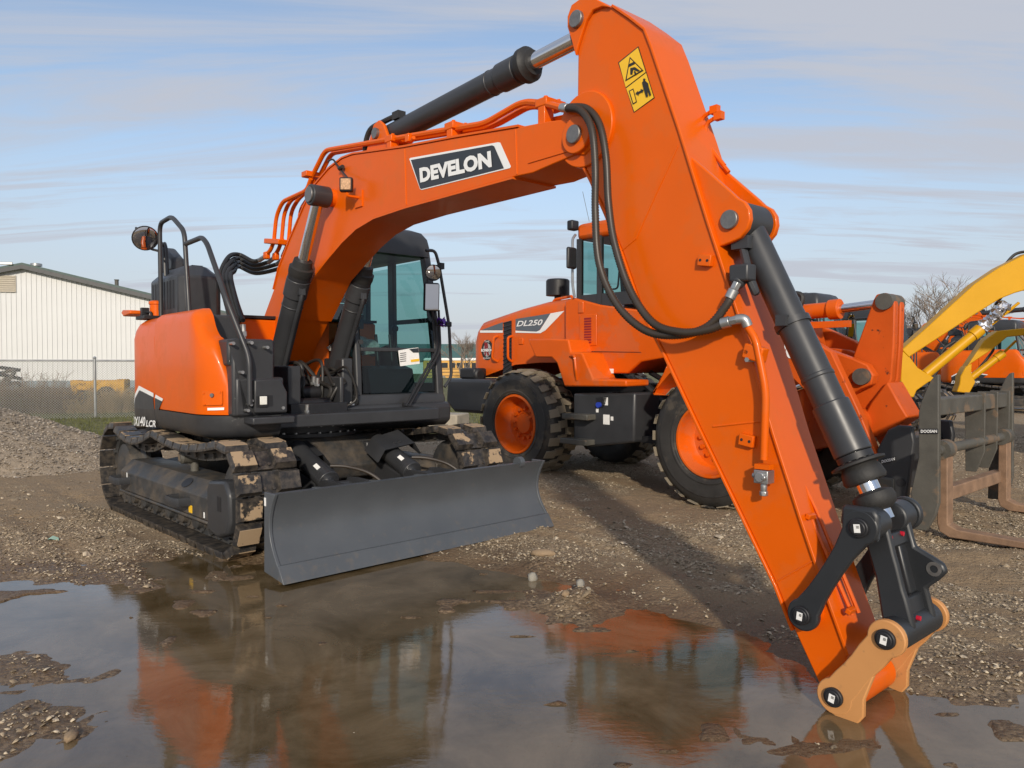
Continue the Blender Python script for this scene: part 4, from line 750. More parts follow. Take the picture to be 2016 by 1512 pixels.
k = MB(); k.box((.30, -.45, 1.02), (.80, .1, 1.12)); k.cyl((.62, -.36, 1.08), (.62, .0, 1.08), .08, n=20); k.cyl((.40, -.42, 1.2), (.40, .02, 1.2), .06); part(k, 'swing_manifold', BLACK, bevel=.008)
# ---- pipes along the boom
def ptube(name, pts, r, m, parent, rf=.08, n=8): k = MB(); k.tube(fillet([U.PY(*p) for p in pts], rf), r, n); return part(k, name, m, parent)
ptube('boom_pipe', [(612, 352, -.12), (640, 296, -.12), (770, 274, -.12), (955, 243, -.12), (1030, 200, -.12), (1075, 204, -.14), (1105, 212, -.16)], .021, ORANGE, boom)
ptube('boom_pipe', [(630, 345, -.05), (652, 302, -.05), (775, 280, -.05), (975, 247, -.05), (1045, 207, -.05), (1090, 214, -.05)], .021, ORANGE, boom)
ptube('boom_pipe', [(1090, 236, -.05), (1110, 232, -.08), (1135, 226, -.12)], .019, ORANGE, boom)
for (cx_, cy_) in ((782, 277), (902, 252), (1084, 207)):
    p = U.PY(cx_, cy_, -.08); k = MB(); k.cbox(p, (.10, .17, .05)); k.box((p.x - .03, -.16, p.z - (.17 if cx_ > 1000 else .10)), (p.x + .03, -.08, p.z)); part(k, 'pipe_clamp', ORANGE, boom, bevel=.006)
    k = MB(); k.cyl((p.x, p.y - .04, p.z + .02), (p.x, p.y - .04, p.z + .045), .014, n=6); k.cyl((p.x + .02, p.y + .05, p.z + .02), (p.x + .02, p.y + .05, p.z + .04), .012, n=6); part(k, 'clamp_bolt', ORANGE, boom)
p = U.PY(806, 272, -.14); k = MB(); k.cbox(p, (.05, .05, .06)); k.cyl(p + Vector((.03, 0, -.03)), p + Vector((.09, -.02, -.02)), .016, n=6); part(k, 'pipe_valve', ORANGE, boom, bevel=.004)
for i, (xa, xb, xc) in enumerate(((541, 548, 612), (556, 563, 616), (570, 578, 622), (588, 598, 632))):
    y = -.15 + .07 * i
    ptube('back_pipe', [(xa - 2, 478, y), (xa + 3, 425 - i * 4, y), (xb + 8, 397 - 2 * i, y), (xc - 8, 375 - 4 * i, y), (xc, 352 - 4 * i, y)], .020, ORANGE, boom)
    ptube('back_pipe', [(xa, 470, y), (xa - 8, 492, y), (xa - 20 + 3 * i, 505, y)], .020, ORANGE, boom, .04)
    p = U.PY(xa - 16 + 3 * i, 503 + 2 * i, y); k = MB(); k.cbox(p, (.075, .05, .075)); part(k, 'pipe_elbow', ORANGE, boom, bevel=.012)
    p2 = U.PY(xa - 30 + 3 * i, 512 + 4 * i, y); k = MB(); k.cyl(p, p2, .024, n=10); part(k, 'hose_fitting', STEEL, boom)
    hb = U.PY(455 + 8 * i, 632, -.80); pts = [p2, U.PY(497 + 3 * i, 514 + 8 * i, y), U.PY(470, 501 + 8 * i, y - .05), U.PY(449 + 4 * i, 507 + 9 * i, -.40), U.PY(433 + 7 * i, 545, -.60), U.PY(444 + 7 * i, 592, -.75), hb]
    k = MB(); k.tube(resample(spline(pts, 14), .010), .023, 8, ridge=.84); part(k, 'hydraulic_hose', HOSE, boom)
p = U.PY(562, 478, -.05); k = MB(); k.cbox(p, (.34, .30, .05), Matrix.Rotation(R(8), 3, 'Y')); part(k, 'pipe_clamp', ORANGE, boom, bevel=.008)
p = U.PY(620, 346, -.08); k = MB(); k.cbox(p, (.10, .22, .05)); part(k, 'pipe_clamp', ORANGE, boom, bevel=.006)
# ---- arm cylinder on the boom's back
bk = U.PY(747, 264, -.09); k = MB()
for s in (-1, 1):
    k.prof([(bk.x - .25, bk.z - .24), (bk.x - .05, bk.z + .085), (bk.x + .03, bk.z + .10), (bk.x + .10, bk.z + .05), (bk.x + .22, bk.z - .16)], s * .10 - .015, s * .10 + .015)
part(k, 'cylinder_bracket', ORANGE, boom, bevel=.008)
k = MB(); k.cyl((bk.x, -.14, bk.z), (bk.x, .14, bk.z), .042, n=20); part(k, 'pin', PIN, boom)
at = U.PY(1140, 40, -.16)
atp = Vector((at.x, 0, at.z))
o, a, b_, d, L = ram('arm_cylinder', Vector((bk.x, 0, bk.z)), atp, .70, .083, .052, .18)
k = MB(); k.lathe(a + d * (L * .70 + .03), d, [(0, .10), (.02, .112), (.06, .112), (.075, .09), (.10, .08)], 28); part(k, 'rod_boot', RUBBER, o)
k = MB(); k.cyl(atp + Vector((0, -.075, 0)), atp + Vector((0, .075, 0)), .095, n=24); k.cyl(atp - d * .16, atp, .07, n=20); part(k, 'rod_eye', DARK, o)
k = MB(); k.cbox(a + d * .22 + Vector((-.03, -.03, .10)), (.09, .07, .06)); k.tube(spline([a + d * .2 + Vector((-.03, -.03, .11)), a + Vector((.02, -.06, .10)), a + Vector((-.16, -.08, .07)), a + Vector((-.24, -.08, -.06)), a + Vector((-.22, -.06, -.16))], 6), .022, 8); part(k, 'cylinder_hose', HOSE, o)
# ---- arm
AH = 0.15
def ua(px, py, y=-AH): return U.Y(px, py, y)
left = [(1138, 236), (1137, 185), (1138, 111), (1131, 85), (1122, 55), (1122, 35), (1130, 12), (1148, -1), (1170, -4), (1193, 8)]
right = [(1205, 14), (1240, 38), (1268, 60), (1281, 93), (1337, 259), (1393, 440), (1434, 565), (1469, 672), (1520, 853), (1576, 1026), (1630, 1185), (1668, 1290)]
tipb = [(1662, 1340), (1650, 1372), (1625, 1368), (1609, 1338)]
left2 = [(1564, 1240), (1529, 1151), (1451, 990), (1380, 844), (1309, 694), (1268, 616), (1226, 495), (1193, 417), (1166, 356), (1145, 315)]
aout = [ua(*p) for p in left + right + tipb + left2]
k = MB(); k.prof(aout, -AH, AH); arm = part(k, 'arm', ORANGE, bevel=.006)
def astrip(name, pxs, side, th=.014, lip=.012):
    P_ = [Vector(ua(*p)) for p in pxs]; b = MB(); vs = []
    for i, p in enumerate(P_):
        t = (P_[min(i + 1, len(P_) - 1)] - P_[max(i - 1, 0)]).normalized(); nn = Vector((-t.y, t.x)) * side * th
        vs += [(p.x, -AH - lip, p.y), (p.x, AH + lip, p.y), (p.x + nn.x, AH + lip, p.y + nn.y), (p.x + nn.x, -AH - lip, p.y + nn.y)]
    b.add(vs, [(4 * i + j, 4 * i + (j + 1) % 4, 4 * (i + 1) + (j + 1) % 4, 4 * (i + 1) + j) for i in range(len(P_) - 1) for j in range(4)] + [(0, 1, 2, 3), tuple(4 * (len(P_) - 1) + j for j in (3, 2, 1, 0))]); return part(b, name, ORANGE, arm, bevel=.003)
astrip('front_flange', right, 1); astrip('rear_flange', left2, 1)
# raised side plate with the curved edge round the top of the arm
k = MB(); k.prof([ua(*p) for p in ((1122, 55), (1122, 35), (1130, 12), (1148, -1), (1170, -4), (1193, 8), (1206, 16), (1190, 15), (1172, 22), (1160, 40), (1152, 62), (1143, 90), (1138, 111), (1131, 85))], -AH - .022, -AH); part(k, 'top_boss_plate', ORANGE, arm, bevel=.005)
k = MB(); k.cyl((at.x, -AH - .045, at.z), (at.x, AH + .03, at.z), .048, n=28); part(k, 'pin', PIN, arm, bevel=.005)
k = MB(); bs = U.PY(1170, 262, -AH); k.cyl((nz[0] + .03, -AH - .02, nz[1] + .03), (nz[0] + .03, AH + .02, nz[1] + .03), .21, n=40); part(k, 'pivot_boss', ORANGE, arm, bevel=.006)
# bucket-cylinder lugs
bpn = U.PY(1438, 433, -.135); 
for s in (-1, 1):
    k = MB(); lug = [U.Y(*p, -.12) for p in ((1335, 225), (1352, 262), (1416, 356), (1455, 396))] ; dx_ = 0
    lug = [(bpn.x - .62, bpn.z + .72), (bpn.x - .50, bpn.z + .60), (bpn.x + .0, bpn.z + .135)] + [(bpn.x + .105 * math.cos(R(a)), bpn.z + .105 * math.sin(R(a))) for a in (70, 45, 20, -5, -30, -60, -85)] + [(bpn.x - .07, bpn.z - .12), (bpn.x - .12, bpn.z - .20), (bpn.x - .3, bpn.z + .1)]
    k.prof(lug, s * .12 - .016, s * .12 + .016); part(k, 'cylinder_lug', ORANGE, arm, bevel=.006)
k = MB(); k.cyl((bpn.x, -.155, bpn.z), (bpn.x, .155, bpn.z), .046, n=28); part(k, 'pin', PIN, arm, bevel=.004)
for q in (((1528, 1146), (1602, 1104)), ((1334, 288), (1252, 470)), ((1252, 470), (1226, 492)), ((1404, 840), (1512, 828))): k = MB(); k.tube([U.PY(*q[0], -AH - .001), U.PY(*q[1], -AH - .001)], .0045, 6); part(k, 'weld_seam', ORANGE, arm)
# blocks, clamps, sticker on the arm
for (px, py) in ((1389, 513), (1471, 867)):
    p = U.PY(px, py, -AH - .015); k = MB(); k.cbox(p, (.075, .03, .055), Matrix.Rotation(R(8), 3, 'Y')); pd = part(k, 'clamp_pad', ORANGE, arm, bevel=.004)
    for s in (-1, 1): k = MB(); k.cyl(p + Vector((s * .02, -.0155, -s * .003)), p + Vector((s * .02, -.017, -s * .003)), .007, n=10); part(k, 'bolt_hole', BLACK, arm)
def ap3(px, py, off=.003): return U.PY(px, py, -AH - off)
k = MB(); k.poly([ap3(*p, .001) for p in ((1217, 123), (1257, 91), (1289, 193), (1248, 222))], (0, -.001, 0)); wn = part(k, 'warning_decal', mat('decal_black', (0.02, 0.018, 0.012), 0.4), arm)
for q in (((1219, 124), (1256, 94), (1271, 142), (1232, 172)), ((1233, 174), (1272, 144), (1287, 192), (1249, 220))): k = MB(); k.poly([ap3(*p, .0035) for p in q], (0, -.001, 0)); part(k, 'decal_panel', YELLOWD, arm)
BLKP = MATS['decal_black']
def glyph(pxs, m=BLKP, off=.006): k = MB(); k.poly([ap3(*p, off) for p in pxs], (0, -.0008, 0)); part(k, 'decal_symbol', m, arm)
glyph(((1240, 112), (1267, 139), (1231, 160))); glyph(((1241, 116), (1263, 138), (1234, 156)), YELLOWD, .008)
glyph(((1237, 127), (1249, 121), (1250, 126), (1238, 132)), BLKP, .010)
glyph(((1241, 134), (1250, 132), (1260, 139), (1256, 141), (1247, 137), (1245, 147), (1241, 147)), BLKP, .010); glyph(((1250, 139), (1254, 146), (1250, 147), (1248, 141)), BLKP, .010)
glyph(((1238, 179), (1247, 174), (1254, 201), (1246, 206))); glyph(((1240, 180), (1246, 177), (1252, 200), (1247, 203)), YELLOWD, .008)
glyph(((1251, 184), (1256, 179), (1256, 181), (1262, 178), (1261, 175), (1267, 177), (1265, 183), (1264, 181), (1257, 185), (1258, 188)), BLKP, .008)
glyph(((1264, 162), (1269, 158), (1276, 164), (1277, 170), (1282, 187), (1279, 189), (1274, 176), (1276, 190), (1272, 191), (1267, 174)), BLKP, .008); glyph(((1266, 156), (1268, 154), (1271, 156), (1270, 159), (1267, 160)), BLKP, .009)
# hard line down the arm with valve
ptube('arm_pipe', [(1470, 640, -AH - .05), (1488, 668, -AH - .05), (1508, 770, -AH - .05), (1504, 905, -AH - .05)], .018, ORANGE, arm, .06, 10)
for (px, py) in ((1487, 695),): 
    p = U.PY(px, py, -AH - .03); k = MB(); k.cbox(p, (.10, .06, .07), Matrix.Rotation(R(15), 3, 'Y')); part(k, 'pipe_clamp', ORANGE, arm, bevel=.008)
    for q in ((1468, 693), (1470, 708)): p = U.PY(*q, -AH - .06); k = MB(); k.cyl(p + Vector((0, .05, 0)), p, .012, n=6); part(k, 'clamp_bolt', STEEL, arm)
p = U.PY(1504, 938, -AH - .06); k = MB(); k.cbox(p, (.07, .06, .06)); k.cyl(p, p + Vector((0, -.042, 0)), .024, n=14); k.cyl(p + Vector((0, 0, -.03)), p + Vector((0, 0, -.065)), .016, n=10); k.cyl(p + Vector((0, 0, -.065)), p + Vector((0, 0, -.088)), .020, n=6); k.cyl(p + Vector((-.03, 0, 0)), p + Vector((-.055, 0, 0)), .015, n=6); k.cyl(p + Vector((.02, -.02, 0)), p + Vector((.02, -.045, 0)), .012, n=8); part(k, 'stop_valve', STEEL, arm, bevel=.004)
k = MB(); k.cbox(p + Vector((.0, -.0, .045)), (.07, .045, .022)); part(k, 'valve_flange', ORANGE, arm)
for dxk in (0, 7):
    pts = [(1455 + dxk, 590), (1505 + dxk, 745), (1545 + dxk, 848 + dxk), (1552 + dxk, 905), (1602 + dxk * 1.2, 1010), (1690 + dxk * .6, 1215)]
    k = MB(); F_ = [(U.Y(*q, -.08)) for q in pts]; k.tube(fillet([Vector((a_[0] - .03, -.07 + .04 * (dxk > 0), a_[1])) for a_ in F_], .05), .009, 6)
    part(k, 'grease_line', ORANGE, arm)
for q in ((1545, 893), (1608, 1018), (1688, 1205)):
    p = U.PY(*q, -.10); k = MB(); k.cbox(p + Vector((-.028, 0, 0)), (.022, .06, .022), Matrix.Rotation(R(20), 3, 'Y')); part(k, 'line_clip', ORANGE, arm, bevel=.003)
p = U.PY(1396, 232, 0.13); 
for i in range(2):
    q = U.PY(1388 + 8 * i, 222 + 12 * i, .10); k = MB(); k.tube(fillet([q + Vector((.12, 0, -.30)), q + Vector((-.02, 0, -.12)), q + Vector((-.02, 0, -.02)), q + Vector((.05, 0, 0))], .03), .011, 6); k.cbox(q + Vector((.06, 0, 0)), (.045, .035, .04)); part(k, 'grease_fitting', ORANGE, arm)
# ---- corrugated hoses hanging across the arm
def hose(pts, name='hydraulic_hose', r=.022, m=COIL, parent=arm):
    k = MB(); k.tube(resample(spline([U.PY(*p) for p in pts], 16), .0075), r, 10, ridge=.80); return part(k, name, m, parent, angle=80)
hose([(1118, 213, -.22), (1145, 219, -.26), (1165, 255, -.28), (1172, 330, -.29), (1172, 420, -.29), (1180, 520, -.29), (1215, 600, -.28), (1270, 650, -.26), (1330, 660, -.25), (1390, 645, -.24), (1428, 604, -.22), (1446, 570, -.20)])
hose([(1122, 211, -.20), (1155, 214, -.22), (1180, 245, -.24), (1193, 310, -.25), (1198, 400, -.25), (1210, 480, -.26), (1240, 570, -.26), (1285, 635, -.26), (1340, 654, -.27), (1395, 649, -.25), (1432, 633, -.23)])
for a_, c_ in (((1436, 588, -.21), (1452, 556, -.19)), ((1420, 637, -.235), (1452, 629, -.22)), ((1106, 212, -.2), (1128, 214, -.22))):
    k = MB(); A_, C_ = U.PY(*a_), U.PY(*c_); k.cyl(A_, A_.lerp(C_, .55), .026, n=14); k.cyl(A_.lerp(C_, .55), C_, .022, n=6); part(k, 'hose_fitting', STEEL, arm, bevel=.003)
k = MB(); k.tube(fillet([U.PY(1450, 629, -.22), U.PY(1466, 627, -.21), U.PY(1472, 642, -.20)], .035), .024, 10); part(k, 'hose_elbow', STEEL, arm)
k = MB(); k.cyl(U.PY(1449, 560, -.19), U.PY(1468, 540, -.12), .034, n=10); k.cbox(U.PY(1462, 538, -.16), (.10, .08, .08)); part(k, 'port_block', DARK, arm, bevel=.015)
# ---- bucket cylinder and linkage
cA = Vector((bpn.x, 0, bpn.z)); lk1 = U.PY(1692, 1039, -.235); lk2 = U.PY(1579, 1211, -.235); lk3 = U.PY(1744, 1258, -.235); lk4 = U.PY(1642, 1372, -.235)
cB = Vector((lk1.x, 0, lk1.z))
o, a, b_, d, L = ram('bucket_cylinder', cA, cB, .80, .072, .046, .24)
k = MB(); k.cyl(cA + Vector((0, -.095, 0)), cA + Vector((0, .095, 0)), .095, n=28); part(k, 'cylinder_eye', DARK, o, bevel=.006)
k = MB(); k.lathe(a + d * (L * .80 + .03), d, [(0, .06), (.005, .09), (.012, .115), (.022, .115), (.026, .075), (.045, .085), (.085, .092), (.10, .085), (.105, .05)], 28); part(k, 'rod_boot', RUBBER, o)
k = MB(); k.lathe(b_ - d * .13, d, [(0, .05), (.015, .085), (.04, .09), (.07, .08), (.09, .05)], 24); part(k, 'rod_boot', RUBBER, o)
k = MB(); k.cyl(a + d * (L * .36), a + d * (L * .36 + .03), .083, n=28); k.cbox(a + d * (L * .36) + Vector((.0, -.085, 0)), (.05, .03, .05)); part(k, 'cylinder_band', DARK, o)
k = MB(); u = Vector((d.z, 0, -d.x)).normalized() * -1; k.tube(fillet([a + d * .12 + Vector((-.03, -.08, .02)), a + d * .30 + Vector((-.045, -.11, 0)), a + d * .42 + Vector((-.05, -.12, 0)), U.PY(1470, 538, -.15)], .05), .020, 8); k.cbox(a + d * .12 + Vector((-.02, -.085, .0)), (.09, .05, .06)); part(k, 'cylinder_pipe', DARK, o, bevel=.004)
def dogbone(p, q, r0, r1, y0, y1, waist=.062):
    p = Vector((p[0], p[1])); q = Vector((q[0], q[1])); d_ = (q - p).normalized(); nn = Vector((-d_.y, d_.x)); a0 = math.degrees(math.atan2(d_.y, d_.x)); L_ = (q - p).length
    pts = [(p.x + r0 * math.cos(R(a0 + t)), p.y + r0 * math.sin(R(a0 + t))) for t in np.linspace(52, 308, 20)]
    lo = [p + d_ * (L_ * t) - nn * (waist * (1 + .10 * math.cos(t * 6.28))) for t in (.28, .45, .6, .75)]; pts += [tuple(v) for v in lo]
    pts += [(q.x + r1 * math.cos(R(a0 + t)), q.y + r1 * math.sin(R(a0 + t))) for t in np.linspace(-128, 128, 20)]
    hi = [p + d_ * (L_ * t) + nn * (waist * (1 + .10 * math.cos(t * 6.28))) for t in (.75, .6, .45, .28)]; pts += [tuple(v) for v in hi]
    k = MB(); k.prof(pts, y0, y1); return k
LK = mat('linkage_paint', (0.022, 0.024, 0.027), 0.42, var=0.12)
lkg = part(dogbone((lk1.x, lk1.z), (lk2.x, lk2.z), .074, .070, -.235, -.200, .045), 'guide_link', LK, bevel=.008)
lkf = part(dogbone((lk1.x, lk1.z), (lk2.x, lk2.z), .074, .070, .200, .235, .045), 'guide_link', LK, bevel=.008)
k = MB(); k.prof([(lk1.x - .085, lk1.z + .005), (lk1.x - .075, lk1.z + .085), (lk1.x + .055, lk1.z + .085), (lk1.x + .076, lk1.z + .055), (lk1.x + .074, lk1.z - .05), (lk1.x - .02, lk1.z - .05)], -.234, -.201); part(k, 'link_head', LK, lkg, bevel=.02)
def pinhead(p, y, parent, r=.040, tilt=10):
    k = MB(); k.cyl((p.x, y + .012, p.z), (p.x, y - .016, p.z), r, n=30); k.cyl((p.x, y - .014, p.z), (p.x, y - .022, p.z), r * .78, n=30); part(k, 'link_pin', BLACK, parent, bevel=.004)
    k = MB(); k.cbox((p.x, y - .0235, p.z), (.025, .0015, .034), Matrix.Rotation(R(tilt), 3, 'Y')); part(k, 'pin_label', PAPER, parent)
    k = MB(); m_ = Matrix.Rotation(R(tilt), 3, 'Y')
    for j in range(3): k.cbox(Vector((p.x, y - .0248, p.z)) + m_ @ Vector((0.004, 0, .010 - .004 * j)), (.011, .0006, .0022), m_)
    part(k, 'label_print', BLKP, parent)
pinhead(lk1, -.235, lkg, tilt=-8); pinhead(lk2, -.235, lkg, tilt=6)
# H-shaped bucket link: two webs with bosses
k = MB(); P1 = Vector((lk1.x, lk1.z)); P3 = Vector((lk3.x, lk3.z)); d_ = (P3 - P1).normalized(); n_2 = Vector((-d_.y, d_.x)); LL_ = (P3 - P1).length
def hq(t, o_): v = P1 + d_ * (LL_ * t) + n_2 * o_; return (v.x, v.y)
for s in (-1, 1):
    BU = (1.0, .155, .16, .12) if s > 0 else (.6, .062, .062, .062)
    k.prof([hq(-.08, .055), hq(.12, .06), hq(.30, .06), hq(.40, .115 * BU[0] - (0 if s > 0 else .007)), hq(.48, BU[1]), hq(.56, BU[2]), hq(.63, BU[3]), hq(.70, .065), hq(.95, .068), hq(1.08, .05), hq(1.12, .0), hq(1.08, -.05), hq(.92, -.055), hq(.5, -.04), hq(.1, -.048), hq(-.08, -.04)], s * .105 - .018, s * .105 + .018)
hl = part(k, 'bucket_link', LK, bevel=.012)
k = MB(); k.cyl((lk3.x, -.19, lk3.z), (lk3.x, .19, lk3.z), .066, n=32); part(k, 'link_boss', LK, hl, bevel=.01)
for y0, y1 in ((-.19, -.07), (.07, .19)): k = MB(); k.cyl((lk1.x, y0, lk1.z), (lk1.x, y1, lk1.z), .066, n=30); part(k, 'link_boss', LK, hl, bevel=.01)
k = MB(); 
for t0, t1 in ((.12, .26), (.72, .95)): k.prof([hq(t0, .04), hq(t1, .04), hq(t1, -.03), hq(t0, -.03)], -.10, .10)
k.prof([hq(.25, .025), hq(.73, .025), hq(.73, -.02), hq(.25, -.02)], -.10, -.03); k.prof([hq(.25, .025), hq(.73, .025), hq(.73, -.02), hq(.25, -.02)], .03, .10); part(k, 'link_web', LK, hl, bevel=.01)
eyp = hq(.52, .115); k = MB(); k.lathe((eyp[0], .084, eyp[1]), (0, 1, 0), [(0, .016), (0, .030), (.042, .030), (.042, .016)], 20, closed=True); part(k, 'lifting_eye_bush', PIN, hl)
for q in ((lk1.x + .05, -.08, lk1.z - .055), (lk1.x + .05, .04, lk1.z - .055), (lk3.x + .045, -.05, lk3.z + .055)): k = MB(); k.cyl(q, (q[0] + .015, q[1], q[2] + .0), .010, n=10); part(k, 'grease_cap', RED, hl)
# tan shipping plates that hold the linkage to the arm end
for s in (-1, 1):
    y0, y1 = (-.235, -.205) if s < 0 else (.205, .235)
    tp_ = part(dogbone((lk3.x, lk3.z), (lk4.x, lk4.z), .074, .076, y0, y1, .060), 'shipping_plate', BEIGE, bevel=.005)
    k = MB(); q1 = Vector((lk4.x, lk4.z)); dd = Vector((lk3.x - lk4.x, lk3.z - lk4.z)).normalized(); nn = Vector((dd.y, -dd.x))
    k.prof([tuple(q1 + dd * .20 + nn * .055), tuple(q1 + dd * .09 + nn * .085), tuple(q1 + nn * .125 + dd * .03), tuple(q1 + nn * .125 - dd * .05), tuple(q1 - dd * .07 + nn * .02), tuple(q1 + dd * .08 - nn * .04)], y0 + .001, y1 - .001); part(k, 'plate_toe', BEIGE, tp_, bevel=.005)
    if s < 0: pinhead(lk3, -.235, tp_, tilt=8); pinhead(lk4, -.235, tp_, tilt=10)
    else:
        k = MB(); k.cyl((lk3.x, .235, lk3.z), (lk3.x, .28, lk3.z), .03, n=8); part(k, 'pin_bolt', STEEL, tp_)
k = MB(); k.cyl((lk4.x, -.2, lk4.z), (lk4.x, .2, lk4.z), .078, n=36); part(k, 'arm_end_boss', ORANGE, arm, bevel=.008)
k = MB(); k.cyl((lk2.x, -.195, lk2.z), (lk2.x, .195, lk2.z), .055, n=28); part(k, 'link_boss', ORANGE, arm)
# ---- cab (drawn up in rough, then set to its true size and place beside the boom)
def cab_place(k):
    k.v = [(x - .45, .88 + (y - .59) * 1.06, 1.46 + (z - 1.46) * 1.07) for x, y, z in k.v]; return k
part_up = part
def part(b, name, m, parent=EX, **kw): return part_up(cab_place(b), name, m, parent, **kw)
CY0, CY1 = .10, 1.08
XF0, XF1, XR = .95, .74, -.62          # windscreen foot, windscreen head, rear wall
def fx(z): t = min(max((z - 1.30) / (2.56 - 1.30), 0), 1); return XF0 + (XF1 - XF0) * t ** 1.5
k = MB(); k.prof([(XR, 1.04), (XF0 + .02, 1.04), (XF0 + .03, 1.13), (XF0, 1.19), (XR, 1.19)], CY0, CY1); cab = part(k, 'cab', DARK, bevel=.02)
k = MB(); k.prof([(-.1, .87), (.95, .87), (1.03, .92), (1.04, 1.06), (1.0, 1.10), (-.1, 1.10)], -.20, CY1 + .03); cbase = part(k, 'cab_base', DARK, bevel=.035, seg=3)
k = MB(); q = U.PX(565 / 3.36 + 520, 1295 / 3.36 + 430, 1.045); k.box((1.0415, q.y - .05, q.z - .05), (1.044, q.y + .03, q.z + .03)); part(k, 'base_vent', BLACK, cbase)
for q in ((666, 806), (678, 806), (666, 820), (678, 820), (716, 823), (802, 815)): p = U.PX(*q, 1.04); k = MB(); k.cyl((1.03, p.y, p.z), (1.047, p.y, p.z), .007, n=8); part(k, 'screw', STEEL, cbase)
p = U.PX(693, 795, 1.042); k = MB(); k.box((1.0415, p.y - .02, p.z - .015), (1.0435, p.y + .02, p.z + .015)); part(k, 'label_sticker', PAPER, cbase)
def pillar(x0, y0, x1, y1, w_, z0=1.17, z1=2.60, name='cab_pillar', bow=0):
    k = MB(); n = 8; path = []
    for i in range(n + 1):
        t = i / n; z = z0 + (z1 - z0) * t; path.append((x0 + (x1 - x0) * t ** 1.5, y0 + (y1 - y0) * t, z))
    vs = []
    for p in path: vs += [(p[0] - w_[0], p[1] - w_[1], p[2]), (p[0] + w_[0], p[1] - w_[1], p[2]), (p[0] + w_[0], p[1] + w_[1], p[2]), (p[0] - w_[0], p[1] + w_[1], p[2])]
    k.add(vs, [(4 * i + j, 4 * i + (j + 1) % 4, 4 * i + 4 + (j + 1) % 4, 4 * i + 4 + j) for i in range(n) for j in range(4)]); return part(k, name, DARK, cab, bevel=.015)
pillar(XF0 - .04, CY0 + .035, XF1 - .04, CY0 + .055, (.035, .032)); pillar(XF0 - .04, CY1 - .045, XF1 - .04, CY1 - .075, (.045, .04))
pillar(XR + .06, CY0 + .04, XR + .10, CY0 + .06, (.06, .03)); pillar(XR + .06, CY1 - .04, XR + .10, CY1 - .06, (.06, .03)); pillar(.02, CY1 - .03, .04, CY1 - .06, (.06, .025)); pillar(-.05, CY0 + .03, -.05, CY0 + .05, (.03, .02))
# roof: rounded cap
k = MB(); zr = 2.55; rows = []
for z, c in ((2.52, .0), (2.62, .0), (2.70, .02), (2.76, .07), (2.79, .16)):
    x0, x1, y0, y1 = XR + c, XF1 + .04 - c * .9, CY0 + .02 + c * .7, CY1 - .03 - c * .7; r_ = .07; ring = []
    for (cx_, cy_, a0) in ((x1 - r_, y1 - r_, 0), (x0 + r_, y1 - r_, 90), (x0 + r_, y0 + r_, 180), (x1 - r_, y0 + r_, 270)):
        for a in (0, 30, 60, 90): ring.append((cx_ + r_ * math.cos(R(a0 + a)), cy_ + r_ * math.sin(R(a0 + a)), z))
    rows.append(ring)
m_ = 16; k.add([p for r_ in rows for p in r_], [(i * m_ + j, i * m_ + (j + 1) % m_, (i + 1) * m_ + (j + 1) % m_, (i + 1) * m_ + j) for i in range(4) for j in range(m_)] + [tuple(range(64, 80)), tuple(range(15, -1, -1))]); roof = part(k, 'cab_roof', DARK, cab, angle=50)
k = MB(); k.box((-.45, .28, 2.792), (.45, .88, 2.805)); part(k, 'roof_hatch', DARK, cab, bevel=.006)
# rails between panes, glass
k = MB(); zt = 1.60; k.box((fx(zt) - .03, CY0 + .06, zt - .018), (fx(zt) + .012, CY1 - .08, zt + .018)); part(k, 'window_bar', DARK, cab, bevel=.006)
def pane(name, pts, m=GLASS):
    k = MB(); k.add(pts, [tuple(range(len(pts)))]); return part(k, name, m, cab, fix=False)
zs = np.linspace(1.62, 2.52, 7)
k = MB(); vs = []
for z in zs: vs += [(fx(z), CY0 + .06, z), (fx(z), CY1 - .10, z)]
k.add(vs, [(2 * i, 2 * i + 1, 2 * i + 3, 2 * i + 2) for i in range(6)]); part(k, 'upper_windscreen', GLASS, cab, fix=False)
pane('lower_windscreen', [(XF0 + .0, CY0 + .07, 1.20), (XF0 + .0, CY1 - .12, 1.20), (fx(1.58), CY1 - .09, 1.58), (fx(1.58), CY0 + .06, 1.58)])
pane('side_window', [(XR + .12, CY0 + .03, 1.30), (XF0 - .07, CY0 + .02, 1.30), (XF1 - .07, CY0 + .05, 2.50), (XR + .14, CY0 + .05, 2.50)])
pane('door_window', [(.07, CY1 - .02, 1.28), (XF0 - .09, CY1 - .02, 1.28), (XF1 - .09, CY1 - .06, 2.50), (.08, CY1 - .06, 2.50)])
pane('rear_side_window', [(XR + .12, CY1 - .03, 1.5), (-.05, CY1 - .03, 1.5), (-.04, CY1 - .06, 2.48), (XR + .14, CY1 - .06, 2.48)])
pane('rear_window', [(XR + .04, CY0 + .08, 1.7), (XR + .04, CY1 - .08, 1.7), (XR + .07, CY1 - .1, 2.48), (XR + .07, CY0 + .1, 2.48)])
k = MB(); k.box((XR, CY0 + .02, 1.17), (XR + .05, CY1 - .02, 1.68)); part(k, 'rear_wall', DARK, cab)
k = MB(); k.box((-.60, CY1 - .05, 1.17), (.93, CY1 - .01, 1.28)); k.box((.06, CY1 - .06, 1.88), (.82, CY1 - .035, 1.925)); part(k, 'door_panel', DARK, cab)
